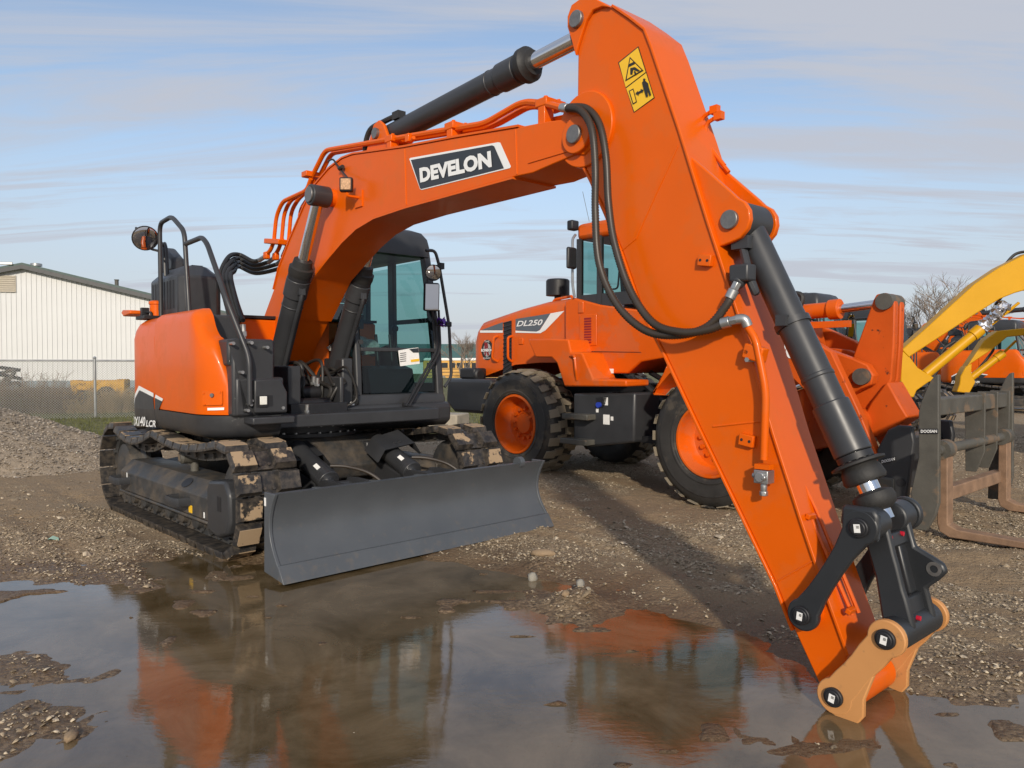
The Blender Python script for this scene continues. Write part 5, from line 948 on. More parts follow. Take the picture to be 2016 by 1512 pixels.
# seat, consoles, joystick, film
k = MB(); k.box((-.30, .36, 1.30), (.18, .84, 1.46)); seat = part(k, 'seat', SEAT, cab, bevel=.05)
k = MB(); k.prof([(-.38, 1.40), (-.22, 1.42), (-.32, 2.10), (-.46, 2.12)], .38, .82); part(k, 'seat_back', SEAT, seat, bevel=.05)
k = MB(); k.prof([(-.42, 2.12), (-.34, 2.12), (-.38, 2.30), (-.46, 2.30)], .47, .73); part(k, 'head_rest', SEAT, seat, bevel=.03)
for y in (.24, .90): k = MB(); k.prof([(-.2, 1.2), (.30, 1.2), (.36, 1.62), (.22, 1.66), (-.2, 1.58)], y - .07, y + .07); k.cyl((.28, y, 1.62), (.30, y, 1.82), .022); k.ball((.30, y, 1.83), .04); part(k, 'console', BLACK, cab, bevel=.012)
k = MB(); k.prof([(.60, 1.19), (.86, 1.19), (.80, 1.42), (.66, 1.45)], .30, .80); k.cyl((.68, .5, 1.3), (.60, .5, 1.75), .016); k.cyl((.68, .66, 1.3), (.60, .66, 1.75), .016); part(k, 'pedals', BLACK, cab)
k = MB(); k.cbox((.70, .22, 1.86), (.03, .17, .13)); k.tube([(.72, .2, 1.6), (.70, .22, 1.8)], .012, 6); part(k, 'display', BLACK, cab)
k = MB(); rr_ = random.Random(3)
for i in range(5):
    c = Vector((.35 + .06 * i, .22 + .05 * i, 1.62 + .03 * (i % 2))); n_p = 9; base_i = len(k.v); k.ball(c, .10, 8, (1, 1.1, .8)); k.v[base_i:] = [tuple(Vector(v) + Vector((rr_.uniform(-.03, .03), rr_.uniform(-.03, .03), rr_.uniform(-.03, .03)))) for v in k.v[base_i:]]
part(k, 'film_wrap', PLASTIC, cab, angle=10)
p = U.PX(797, 703, XF0 + .005)
for (q, m) in ((((784, 690), (806, 686), (810, 718), (788, 721)), PAPER), (((806, 686), (824, 684), (827, 716), (810, 718)), PAPER)):
    k = MB(); k.poly([U.PX(*z, XF0 - .004) for z in q], (.003, 0, 0)); pp = part(k, 'paper_notice', m, cab)
k = MB(); k.poly([U.PX(*z, XF0 + .001) for z in ((809, 708), (826, 706), (826, 711), (810, 713))], (.002, 0, 0)); part(k, 'yellow_strip', YELLOWD, cab)
k = MB(); k.poly([U.PX(*z, XF0 + .001) for z in ((806, 687), (824, 685), (825, 694), (814, 694))], (.002, 0, 0)); part(k, 'dark_corner', DKPRINT, cab)
for i in range(5): k = MB(); k.poly([U.PX(*z, XF0 + .0015) for z in ((788, 695 + 4 * i), (800, 693.5 + 4 * i), (800, 695 + 4 * i), (788, 696.5 + 4 * i))], (.001, 0, 0)); part(k, 'print_line', PIN, cab)
# rails, mirrors, wiper and ribbon by the cab door
XM = 1.0
def xm(*L): return [U.PX(a, b_, XM) for a, b_ in L]
k = MB(); k.tube(fillet(xm((840, 492), (858, 492), (866, 520), (886, 640), (891, 742), (877, 762)), .06), .016, 8); crail = part(k, 'cab_hand_rail', DARK)
k = MB(); k.cbox(U.PX(870, 523, XM), (.05, .05, .06)); k.tube(xm((850, 523), (870, 523)), .014, 6); part(k, 'mirror_bracket', BLACK, crail)
c = U.PX(855, 536, XM + .06); md = (Vector(U.c) - c).normalized() + (Vector((3.6, -.2, .9)) - c).normalized(); md.normalize(); k = MB(); k.lathe(c - md * .04, md, [(0, .03), (.01, .06), (.03, .078), (.045, .08)], 24); rm = part(k, 'round_mirror', BLACK); k = MB(); k.lathe(c + md * .0055, md, [(0, .072), (.006, .05), (.009, .01)], 24); part(k, 'mirror_glass', MIRROR, rm)
c = U.PX(851, 584, XM + .05); md = (Vector(U.c) - c).normalized() + Vector((.95, -.1, -.10)); md.normalize(); mw = Matrix.Rotation(math.atan2(md.y, md.x), 3, 'Z') @ Matrix.Rotation(R(7), 3, 'Y'); k = MB(); k.cbox(c, (.06, .155, .27), mw); rm = part(k, 'square_mirror', BLACK, bevel=.02); k = MB(); k.cbox(c + mw @ Vector((.0315, 0, 0)), (.003, .130, .245), mw); part(k, 'mirror_glass', MIRROR, rm)
k = MB(); k.tube(xm((851, 610), (862, 640), (868, 640)), .014, 6); part(k, 'mirror_arm', BLACK, rm)
for dxq in (0, 7):
    k = MB(); k.tube(fillet([U.PX(858 + dxq, 610, .98), U.PX(862 + dxq, 690, 1.0), U.PX(836 + dxq, 735, 1.02), U.PX(800 + dxq, 800, 1.07)], .08), .013, 7); part(k, 'wiper_arm', BLACK, cab)
k = MB(); k.cyl(U.PX(795, 798, 1.05), U.PX(812, 800, 1.05), .025, n=10); part(k, 'wiper_pivot', BLACK, cab)
k = MB(); rr_ = random.Random(8); c = U.PX(873, 634, XM)
for i in range(9): k.add([c + Vector((rr_.uniform(-.05, .05), rr_.uniform(-.06, .06), rr_.uniform(-.06, .06))) for _ in range(4)], [(0, 1, 2, 3)])
part(k, 'purple_ribbon', PURPLE, crail, fix=False)
k = MB(); k.cbox(U.PX(884, 638, XM), (.04, .07, .05)); part(k, 'rail_clamp', BLACK, crail, bevel=.008)
for q in ((698, 652), (709, 673)): p = U.PX(*q, .97); k = MB(); k.cyl(p, p + Vector((.03, -.01, 0)), .022, n=12); part(k, 'stop_bumper', BLACK, cab)
# front closing panel beside the cab foot
k = MB(); k.poly([(.93, CY0 - .02, 1.10), (.93, -.16, 1.10), (.60, -.16, 1.10), (.60, CY0 - .02, 1.10)], (0, 0, .5)); 
k = MB(); k.box((.52, -.02, 1.09), (.90, CY0 - .004, 1.52)); part(k, 'cab_side_cover', DARK, cab, bevel=.02)
part = part_up
# ---------------- the wheel loader ----------------
L0 = (1.97, 9.9, -0.09); LYAW = R(-47.5); LF = Frame(L0, LYAW)
LD = empty('wheel_loader', L0, LYAW, 'orange wheel loader with big muddy tyres parked behind the excavator arm', 'wheel loader')
def lp_(b, name, m, parent=None, **kw): return b.build(name, m, parent or LD, **kw)
def ly(px, py, y): return LF.Y(px, py, y)
TYRE = mat('muddy_tyre', (0.030, 0.027, 0.024), 0.75, var=0.3, vscale=9, dirt=(0.27, 0.225, 0.16), dirt_amt=0.85, dirt_scale=3.0, dirt_lo=0.36, bump=0.4, bscale=30)
TYRE_S = mat('tyre_sidewall', (0.030, 0.028, 0.026), 0.62, var=0.3, vscale=6, dirt=(0.13, 0.105, 0.075), dirt_amt=0.4, dirt_scale=3, dirt_lo=0.52, bump=0.15, bscale=30)
def tyre_mesh():
    k = MB(); W = .26
    k.lathe((0, -W, 0), (0, 1, 0), [(.03, .40), (.0, .42), (-.004, .44), (-.014, .445), (-.016, .46), (-.008, .47), (-.014, .54), (-.016, .60), (-.006, .605), (.0, .64), (.03, .695), (.06, .71), (.46, .71), (.49, .695), (.52, .64), (.532, .54), (.52, .44), (.49, .40)], 64, caps=False)
    for i in range(12):   # rim-guard ring
        pass
    return k
def tread_mesh():
    k = MB(); n = 24
    for i in range(n):
        for s in (-1, 1):
            a0 = 2 * math.pi * (i + (.5 if s > 0 else 0)) / n
            # L-shaped lug: shoulder block and centre block
            for (y0, y1, d0, d1, r0) in ((.115, .268, 0, .15, .745), (.0, .135, .07, .20, .748)):
                vs = []
                for rr in (.70, r0):
                    for (yy, da) in ((y0, d0), (y1, d0 - .02), (y1, d1 - .02), (y0, d1)):
                        a = a0 + da; r_ = rr - (.035 if yy > .25 and rr > .72 else 0); vs.append((math.cos(a) * r_, s * yy, math.sin(a) * r_))
                k.add(vs, [(0, 1, 2, 3), (7, 6, 5, 4), (0, 4, 5, 1), (1, 5, 6, 2), (2, 6, 7, 3), (3, 7, 4, 0)])
    return k
tyre_me = tyre_mesh().mesh('tyre', TYRE_S); tread_me = tread_mesh().mesh('tread', TYRE)
rim = MB(); rim.lathe((0, -.25, 0), (0, 1, 0), [(.0, .405), (-.012, .395), (-.012, .375), (.02, .365), (.06, .36), (.16, .33), (.20, .30), (.21, .18), (.20, .05), (.20, .001)], 48, caps=False); rim_me = rim.mesh('rim', ORANGE_L)
hubm = MB(); hubm.lathe((0, -.09, 0), (0, 1, 0), [(0, .02), (0, .13), (.04, .15), (.05, .16)], 32); hub_me = hubm.mesh('hub', ORANGE_L)
nutm = MB(); nutm.cyl((0, -.085, 0), (0, -.03, 0), .026, n=6); nut_me = nutm.mesh('wheel_nut', ORANGE_L)
valvem = MB(); valvem.box((-.06, -.16, -.015), (.05, -.13, .02)); valve_me = valvem.mesh('valve_guard', ORANGE_L)
for (x, y) in ((-1.51, -.99), (1.51, -.99), (-1.51, .99), (1.51, .99)):
    wv_ = bpy.data.objects.new('wheel', rim_me); COL.objects.link(wv_); wv_.parent = LD; wv_.location = (x, y, .745); wv_.rotation_euler = (0, R(rng.uniform(0, 360)), 0 if y < 0 else math.pi)
    for nm, me_ in (('tyre', tyre_me), ('tread', tread_me), ('hub', hub_me)):
        o = bpy.data.objects.new(nm, me_); COL.objects.link(o); o.parent = wv_
        if nm == 'tread': o['kind'] = 'stuff'
    if y < 0:
        for i in range(12): a = 2 * math.pi * i / 12; o = bpy.data.objects.new('wheel_nut', nut_me); COL.objects.link(o); o.parent = wv_; o.location = (math.cos(a) * .205, 0, math.sin(a) * .205)
        o = bpy.data.objects.new('valve_guard', valve_me); COL.objects.link(o); o.parent = wv_; o.location = (-.26, -.02, 0)
k = MB()
for x in (-1.51, 1.51): k.cyl((x, -.9, .745), (x, .9, .745), .16, n=16); k.cyl((x, -.3, .745), (x, .3, .745), .28, n=20)
lp_(k, 'axle', BLACK)
# rear frame, engine hood
k = MB(); k.box((-2.7, -.42, .75), (.35, .42, 1.30)); lp_(k, 'rear_frame', BLACK, bevel=.02)
def hood_rows(xs, zt, hw, zb):
    rows = []
    for x, z, w_, b_ in zip(xs, zt, hw, zb):
        rows.append([(x, -w_, b_), (x, -w_, z - .16), (x, -w_ + .02, z - .09), (x, -w_ + .07, z - .035), (x, -w_ + .16, z), (x, 0, z + .03), (x, w_ - .16, z), (x, w_ - .07, z - .035), (x, w_ - .02, z - .09), (x, w_, z - .16), (x, w_, b_)])
    return rows
rows = hood_rows([-2.98, -2.90, -2.80, -2.02, -1.5, -.92], [2.05, 2.14, 2.22, 2.36, 2.43, 2.46], [.70, .74, .76, .76, .76, .76], [1.35, 1.35, 1.35, 1.55, 1.58, 1.58]); m_ = 11
k = MB(); k.add([p for r_ in rows for p in r_], [(i * m_ + j, i * m_ + j + 1, (i + 1) * m_ + j + 1, (i + 1) * m_ + j) for i in range(5) for j in range(m_ - 1)] + [tuple(range(m_)), tuple(5 * m_ + j for j in range(m_ - 1, -1, -1))]); lh = lp_(k, 'engine_hood', ORANGE_L, angle=35)
def ld_decal(name, pxs, m, parent, y=-.76, off=.004): k = MB(); k.poly([LF.PY(a, b_, y - off) for a, b_ in pxs], (0, -.001, 0)); return lp_(k, name, m, parent)
GREYP = mat('slate_print', (0.10, 0.12, 0.14), 0.4)
ld_decal('model_decal', ((1015, 628), (1084, 617), (1062, 650), (1056, 653), (1015, 650)), GREYP, lh); ld_decal('decal_stripe', ((1084, 617), (1111, 612), (1074, 650), (1064, 656), (1015, 655), (1015, 651), (1056, 653), (1063, 650)), WHITE, lh, off=.005)
ld_decal('model_decal', ((947, 650), (990, 634), (990, 650)), GREYP, lh); ld_decal('decal_stripe', ((945, 655), (945, 650.5), (990, 650.5), (990, 655)), WHITE, lh, off=.005)
text('model_lettering', 'DL250', LF.PY(1017, 643, -.768), LF.PY(1068, 640, -.768), LF.PY(1018, 632, -.768), WHITE, lh, shear=.25, bold=.02)
gk = [ly(992, 636, -.765), ly(1007, 632, -.765), ly(1007, 730, -.765), ly(991, 742, -.765)]; k = MB(); k.prof(gk, -.768, -.75); lp_(k, 'side_grille', BLACK, lh)
for i in range(14):
    t = i / 13; a = Vector(gk[0]).lerp(Vector(gk[3]), t); c = Vector(gk[1]).lerp(Vector(gk[2]), t); k = MB(); k.tube([(a.x, -.772, a.y), (c.x, -.772, c.y)], .008, 5); lp_(k, 'grille_bar', DARK, lh)
for x0 in (972, 1000):
    k = MB(); k.tube(fillet([LF.PY(x0 + 8, 662, -.76), LF.PY(x0, 664, -.84), LF.PY(x0 - (0 if x0 > 980 else 3), 706, -.84), LF.PY(x0 + 8, 712, -.76)], .04), .018, 8); lp_(k, 'grab_handle', ORANGE_L, lh)
# round dealer badge
bc = LF.PY(959.5, 689, -.764); rx = abs(LF.PY(971, 689, -.764).x - bc.x); rz_ = abs(LF.PY(959.5, 669, -.764).z - bc.z)
def disc(name, rx_, rz__, off, m): k = MB(); k.poly([(bc.x + rx_ * math.cos(a), -.764 - off, bc.z + rz__ * math.sin(a)) for a in np.linspace(0, 2 * math.pi, 33)[:-1]], (0, -.001, 0)); return lp_(k, name, m, lh)
DKRED = mat('dark_red_print', (0.25, 0.012, 0.015), 0.4); GREYB = mat('pale_grey_print', (0.42, 0.42, 0.42), 0.4)
disc('dealer_badge', rx, rz_, .002, BLKP); disc('badge_field', rx * .66, rz_ * .66, .004, GREYB)
def btext(s, u0, u1, v0, v1, m, **kw): text('badge_lettering', s, (bc.x + u0 * rx, -.771, bc.z + v0 * rz_), (bc.x + u1 * rx, -.771, bc.z + v0 * rz_), (bc.x + u0 * rx, -.771, bc.z + v1 * rz_), m, lh, **kw)
btext('R', -.42, .42, -.55, .75, DKRED, bold=.06); k = MB(); k.box((bc.x - rx, -.7725, bc.z - rz_ * .22), (bc.x + rx, -.7715, bc.z + rz_ * .17)); lp_(k, 'badge_band', BLKP, lh)
text('badge_lettering', 'RONSON', (bc.x - rx * .95, -.774, bc.z - rz_ * .17), (bc.x + rx * .95, -.774, bc.z - rz_ * .17), (bc.x - rx * .95, -.774, bc.z + rz_ * .13), WHITE, lh, bold=.05)
for s, a0, dr_ in (('THE', 0, 1), ('EQUIPMENT', 0, -1)): btext(s, -.45 if dr_ > 0 else -.62, .45 if dr_ > 0 else .62, .74 if dr_ > 0 else -.92, .92 if dr_ > 0 else -.74, WHITE)
k = MB(); a = LF.PY(1026, 672, -.765); k.cbox(a, (.09, .02, .09)); lp_(k, 'latch', ORANGE_L, lh, bevel=.008)
# cooling intake on the hood, rail
k = MB(); k.lathe((-1.61, -.30, 2.46), (0, 0, 1), [(0, .05), (.08, .05), (.085, .17), (.30, .17), (.32, .15)], 24); lp_(k, 'air_cleaner', BLACK, lh)
k = MB(); k.tube(fillet([LF.PY(1088, 598, -.55), LF.PY(1092, 590, -.55), LF.PY(1126, 583, -.55), LF.PY(1128, 590, -.55)], .05), .02, 8); lp_(k, 'hood_rail', ORANGE_L, lh)
# rear counterweight and lamp pod
k = MB(); k.prof([(-3.15, .98), (-2.95, .84), (-2.25, .84), (-2.1, 1.10), (-2.1, 1.34), (-3.12, 1.34)], -1.16, 1.16); cwl = lp_(k, 'counterweight', DARK, bevel=.05, seg=3)
k = MB(); q = ly(938, 738, -.95); k.cyl((q[0] - .25, -.95, 1.40), (q[0] + .1, -.95, 1.40), .10, n=18); k.box((-2.95, -1.05, 1.34), (-2.6, -.80, 1.50)); lp_(k, 'tail_lamp_housing', BLACK, cwl, bevel=.03)
# rear mudguard and steps
fd = [ly(1043, 668, -1.2), ly(1085, 667, -1.2), ly(1123, 668, -1.2), ly(1128, 693, -1.2), ly(1150, 694, -1.2), ly(1172, 746, -1.2), ly(1237, 748, -1.2), ly(1237, 761, -1.2), ly(1115, 761, -1.2), ly(1100, 715, -1.2), ly(1090, 704, -1.2), ly(1058, 704, -1.2)]
k = MB(); k.prof(fd, -1.24, -.80); fen = lp_(k, 'rear_mudguard', ORANGE_L, bevel=.02)
k = MB(); k.tube(fillet([LF.PY(1123, 701, -1.24), LF.PY(1131, 700, -1.29), LF.PY(1134, 730, -1.29), LF.PY(1136, 748, -1.24)], .04), .018, 8); lp_(k, 'grab_handle', ORANGE_L, fen)
# cab side body
bd = [ly(1112, 592, -.85), ly(1128, 586, -.85), ly(1180, 600, -.85), ly(1270, 612, -.85), ly(1330, 700, -.85), ly(1262, 712, -.85), ly(1236, 735, -.85), ly(1165, 735, -.85), ly(1112, 735, -.85)]
k = MB(); k.prof(bd, -.85, .85); cbd = lp_(k, 'cab_plinth', ORANGE_L, bevel=.02)
vq = [ly(1141, 620, -.852), ly(1175, 618, -.852), ly(1175, 680, -.852), ly(1141, 682, -.852)]; k = MB(); k.prof(vq, -.862, -.85); lp_(k, 'vent_panel', ORANGE_L, cbd, bevel=.006)
for i in range(10):
    a = LF.PY(1150, 626 + 5.2 * i, -.863); c = LF.PY(1164, 629 + 5.2 * i, -.863); k = MB(); k.box((a.x, -.864, c.z), (c.x, -.8625, a.z)); lp_(k, 'vent_slot', mat('vent_red', (0.25, 0.01, 0.01), 0.5), cbd)  # vent slots as thin strips in one flat dark red
k = MB(); a = LF.PY(1144, 605, -.855); k.cbox(a, (.09, .02, .15)); lp_(k, 'latch_plate', ORANGE_L, cbd, bevel=.008)
k = MB(); k.poly([LF.PY(*z, -.853) for z in ((1191, 726), (1208, 726), (1208, 735), (1191, 735))], (0, -.001, 0)); lp_(k, 'label_sticker', PAPER, cbd)
k = MB(); k.poly([LF.PY(*z, -.8535) for z in ((1128, 691), (1262, 693), (1262, 694), (1128, 692.5))], (0, -.002, 0)); lp_(k, 'panel_joint', BLACK, cbd)
# cab
ct = 3.30
cabx0, cabx1 = -.79, .80
cb_ = MB(); cb_.box((cabx0, -.80, 3.18), (.85, .80, 3.40)); croof = lp_(cb_, 'cab_roof', ORANGE_L, bevel=.06)
def lpillar(x0, x1, y, w_=.035, z0=2.20, z1=3.2): k = MB(); k.poly([(x0 - w_, y - .03, z0), (x0 + w_, y - .03, z0), (x1 + w_, y - .03, z1), (x1 - w_, y - .03, z1)], (0, .06, 0)); lp_(k, 'cab_pillar', DARK, croof)
for y in (-.77, .77):
    lpillar(cabx0 + .04, cabx0 + .04, y); lpillar(-.40, -.40, y); lpillar(.78, .66, y); 
k = MB(); k.box((cabx0 + .01, -.79, 2.30), (.80, -.73, 2.46)); lp_(k, 'cab_sill', DARK, croof)
def lpane(name, pts): k = MB(); k.add(pts, [tuple(range(len(pts)))]); lp_(k, name, GLASS, croof, fix=False)
for y in (-.775, .775):
    lpane('quarter_window', [(cabx0 + .07, y, 2.46), (-.43, y, 2.46), (-.43, y, 3.18), (cabx0 + .07, y, 3.18)]); lpane('door_window', [(-.37, y, 2.3), (.75, y, 2.3), (.64, y, 3.18), (-.37, y, 3.18)])
lpane('rear_window', [(cabx0 + .01, -.74, 2.5), (cabx0 + .01, .74, 2.5), (cabx0 + .01, .74, 3.18), (cabx0 + .01, -.74, 3.18)]); lpane('windscreen', [(.82, -.74, 2.2), (.82, .74, 2.2), (.68, .74, 3.18), (.68, -.74, 3.18)])
k = MB(); k.box((-.45, -.25, 2.2), (.05, .25, 2.42)); k.prof([(-.52, 2.4), (-.38, 2.4), (-.46, 3.0), (-.58, 3.0)], -.22, .22); lp_(k, 'seat', SEAT, croof, bevel=.04)
k = MB(); k.tube([(.55, 0, 2.2), (.42, 0, 2.62)], .035, 8); k.lathe((.42, 0, 2.62), (-.6, 0, .8), [(0, .19), (.02, .20), (.04, .19)], 20); lp_(k, 'steering_column', BLACK, croof)
k = MB(); k.tube(fillet([LF.PY(1131, 585, -.88), LF.PY(1127, 560, -.88), LF.PY(1127, 470, -.88), LF.PY(1133, 462, -.82)], .06), .018, 8); lp_(k, 'grab_rail', STEEL, croof)
k = MB(); q = LF.PY(1125, 508, -.98); k.cbox(q, (.05, .17, .28)); lp_(k, 'mirror', BLACK, croof, bevel=.03)
k = MB(); q = LF.PY(1128, 444, -.80); k.cbox(q, (.10, .14, .13)); lp_(k, 'roof_lamp', BLACK, croof, bevel=.02)
k = MB(); q = LF.PY(1160, 436, -.5); k.tube([q, q + Vector((-.12, 0, .42))], .004, 4); lp_(k, 'aerial', BLACK, croof)
k = MB(); q = LF.PY(1190, 540, -.76); k.cbox(q, (.09, .05, .15)); k.tube(fillet([q, q + Vector((.05, 0, -.2)), q + Vector((.22, 0, -.2)), q + Vector((.25, 0, .1))], .05), .012, 6); lp_(k, 'inner_mirror', DARK, croof)
# fuel tank / steps block in the middle, articulation
k = MB(); k.prof([ly(1128, 774, -1.1), ly(1250, 773, -1.1), ly(1248, 871, -1.1), ly(1159, 880, -1.1), ly(1128, 868, -1.1)], -1.1, -.45); tk = lp_(k, 'fuel_tank', DARK, bevel=.03)
k = MB(); k.poly([LF.PY(*z, -1.104) for z in ((1173, 783), (1195, 781), (1192, 795), (1187, 803), (1175, 804))], (0, -.002, 0)); lp_(k, 'tank_opening', BLACK, tk)
k = MB(); q = LF.PY(1182, 797, -1.09); k.cyl(q, q + Vector((0, -.05, 0)), .035, n=10); lp_(k, 'blue_cap', mat('blue_plastic', (0.02, 0.05, 0.4), 0.4), tk)
for q, s_ in (((1194, 826), .05), ((1205, 824), .02), ((1176, 808), .02), ((1192, 790), .04)): p = LF.PY(*q, -1.103); k = MB(); k.box((p.x - s_, -1.106, p.z - s_ * 1.2), (p.x + s_, -1.1035, p.z + s_ * 1.2)); lp_(k, 'label_sticker', PAPER, tk)
for a, c in (((1112, 818), (1162, 822)), ((1108, 872), (1160, 872))):
    A_, C_ = LF.PY(*a, -1.2), LF.PY(*c, -1.2); k = MB(); k.box((A_.x, -1.26, C_.z - .035), (C_.x, -1.08, C_.z + .035)); lp_(k, 'step', RUSTIRON, tk, bevel=.01)
k = MB(); k.box((.3, -.35, .70), (.8, .35, .95)); k.box((.3, -.35, 1.25), (.8, .35, 1.5)); k.cyl((.55, 0, .6), (.55, 0, 1.6), .14, n=16); lp_(k, 'articulation_joint', BLACK)
k = MB(); k.box((.25, -.95, .62), (.75, -.5, .70)); k.tube([(.2, -.6, 1.3), (.7, -.55, .9), (1.0, -.5, 1.0)], .05, 8); k.tube([(.2, -.5, 1.45), (.6, -.6, 1.3), (1.0, -.5, 1.3)], .035, 8); lp_(k, 'steering_cylinder', BLACK)
# front frame, mudguard
k = MB(); k.prof([(.75, .6), (2.1, .6), (2.15, 1.2), (1.95, 2.05), (1.55, 2.05), (1.1, 1.5), (.75, 1.45)], -.42, .42); ff = lp_(k, 'front_frame', ORANGE_W, bevel=.03)
k = MB(); k.prof([ly(1316, 712, -1.25), ly(1286, 778, -1.25), (1.0, 1.21)] + [(1.51 + .86 * math.cos(R(a)), .745 + .86 * math.sin(R(a))) for a in (145, 125, 100)] + [(1.51 + .92 * math.cos(R(a)), .76 + .92 * math.sin(R(a))) for a in (100, 125)], -1.25, -.75); lp_(k, 'front_mudguard', ORANGE_L, ff, bevel=.01)
for y in (-.52, .52):
    k = MB(); lf = [(1.55, 1.98), (1.75, 2.08), (2.30, 1.82), (2.52, 1.68), (2.80, 1.10), (3.00, .64), (3.02, .30), (2.82, .26), (2.55, .75), (2.28, 1.25), (1.95, 1.55), (1.58, 1.78)]; k.prof(lf, y - .06, y + .06); la = lp_(k, 'lift_arm', ORANGE_W, bevel=.012)
    k = MB(); k.cyl((1.66, y - .10, 1.93), (1.66, y + .10, 1.93), .09, n=18); lp_(k, 'lift_arm_pin', RUSTIRON, la)
    k = MB(); k.cyl((1.25, y * .9, .95), (1.85, y * .9, 1.2), .075, n=16); lp_(k, 'lift_cylinder', ORANGE_W, la); k = MB(); k.cyl((1.85, y * .9, 1.2), (2.3, y * .9, 1.38), .04, n=14); lp_(k, 'piston_rod', CHROME, la)
if True:
    q = [LF.PY(1540, 678, -.585), LF.PY(1572, 690, -.585), LF.PY(1584, 730, -.585), LF.PY(1552, 720, -.585)]
    text('name_lettering', 'DOOSAN', LF.PY(1528, 690, -.586), LF.PY(1626, 748, -.586), LF.PY(1536, 664, -.586), WHITE, la, bold=.03)
k = MB(); k.cyl((2.62, -.46, .95), (2.62, .46, .95), .16, n=20); lp_(k, 'cross_tube', ORANGE_W)
# Z-bar: bracket, bell crank, tilt cylinder, lower lever
piv = LF.PY(1710, 741, -.16)
k = MB(); br = [ly(1606, 684, -.16), ly(1640, 688, -.16), ly(1690, 706, -.16), ly(1718, 718, -.16), ly(1731, 738, -.16), ly(1726, 757, -.16), ly(1705, 765, -.16), ly(1650, 800, -.16), ly(1620, 740, -.16)]; k.prof(br, -.30, -.16); k.prof(br, .16, .30); brk = lp_(k, 'crank_bracket', ORANGE_W, bevel=.015)
k = MB(); k.cyl((piv.x, -.36, piv.z), (piv.x, .36, piv.z), .085, n=20); lp_(k, 'pivot_pin', RUSTIRON, brk)
k = MB(); bc_ = [ly(1729, 592, 0), ly(1735, 581, 0), ly(1752, 578, 0), ly(1766, 584, 0), ly(1772, 600, 0), ly(1770, 680, 0), ly(1765, 746, 0), ly(1745, 790, 0), ly(1712, 838, 0), ly(1700, 845, 0), ly(1690, 835, 0), ly(1690, 790, 0), ly(1688, 745, 0), ly(1690, 700, 0), ly(1712, 640, 0)]
k.prof(bc_, -.13, -.03); bell = lp_(k, 'bell_crank', ORANGE_W, bevel=.015); k = MB(); k.prof(bc_, .03, .13); lp_(k, 'crank_plate', ORANGE_W, bell, bevel=.015)
tp_ = LF.PY(1745, 594, -.1); k = MB(); k.cyl((tp_.x, -.17, tp_.z), (tp_.x, .17, tp_.z), .085, n=20); lp_(k, 'crank_pin', RUSTIRON, bell)
ta = LF.PY(1545, 616, 0); tb = LF.PY(1655, 608, 0); tc_ = Vector((tp_.x, 0, tp_.z)); dd = (tc_ - ta).normalized(); k = MB(); k.cyl(ta - dd * .5, tb, .085, n=20); k.cyl(tb - dd * .12, tb, .11, n=20); tcy = lp_(k, 'tilt_cylinder', ORANGE_L, bevel=.006); k = MB(); k.cyl(tb, tc_, .048, n=16); lp_(k, 'piston_rod', CHROME, tcy)
k = MB(); k.tube(spline([ta + Vector((0, -.05, .1)), ta + Vector((.1, -.08, .20)), ta + Vector((.25, -.08, .16)), ta + Vector((.18, -.1, -.1)), ta + Vector((.2, -.1, -.4))], 6), .03, 8); lp_(k, 'cylinder_hose', HOSE, tcy)
k = MB(); k.box((1.6, -.12, 1.95), (2.5, -.06, 2.02)); lp_(k, 'tie_bar', ORANGE_L, tcy)
k = MB(); k.prof([ly(1700, 845, 0), ly(1730, 790, 0), ly(1762, 750, 0), ly(1785, 790, 0), ly(1803, 820, 0), ly(1770, 842, 0), ly(1739, 860, 0)], -.20, .20); lp_(k, 'lower_lever', ORANGE_W, bevel=.02)
# ---- fork attachment: quick coupler and pallet forks
FK = empty('pallet_fork_carriage', L0, LYAW, 'dark steel fork carriage with rusty pallet forks hung in front of the wheel loader', 'fork carriage')
def fp_(b, name, m, parent=None, **kw): return b.build(name, m, parent or FK, **kw)
cq = [ly(1731, 955, -.5), ly(1733, 883, -.5), ly(1754, 845, -.5), ly(1775, 836, -.5), ly(1800, 838, -.5), ly(1806, 870, -.5), ly(1797, 930, -.5), ly(1790, 990, -.5), ly(1762, 985, -.5)]
LQ = empty('quick_coupler', L0, LYAW, 'dark quick coupler with a small name plate on the loader arm ends', 'coupler')
k = MB(); k.prof(cq, -.58, -.50); cpl = k.build('coupler_plate', DARK, LQ, bevel=.015); k = MB(); k.prof(cq, .50, .58); k.build('coupler_plate', DARK, LQ, bevel=.015)
k = MB(); k.box((3.02, -.5, .35), (3.22, .5, .85)); k.build('coupler_beam', DARK, LQ, bevel=.02); q = LF.PY(1745, 960, -.6); k = MB(); k.cbox(q, (.14, .04, .20)); k.build('latch_block', RUSTIRON, LQ, bevel=.03); k = MB(); q = LF.PY(1774, 950, -.585); k.cyl(q, q + Vector((0, -.003, 0)), .04, n=16); k.build('coupler_hole', BLACK, LQ)
def plate_text(px0, px1, py0, py1, y, parent, sl=0):
    k = MB(); k.poly([LF.PY(px0 - 2, py1 + 2, y), LF.PY(px1 + 2, py1 + 2 + sl, y), LF.PY(px1 + 2, py0 - 2 + sl, y), LF.PY(px0 - 2, py0 - 2, y)], (0, -.004, 0)); o = k.build('name_plate', BLACK, parent)
    text('name_lettering', 'DOOSAN', LF.PY(px0, py1, y - .006), LF.PY(px1, py1 + sl, y - .006), LF.PY(px0, py0, y - .006), WHITE, parent, bold=.03)
plate_text(1736, 1762, 906, 912, -.582, LQ, -6)
yN = -1.10
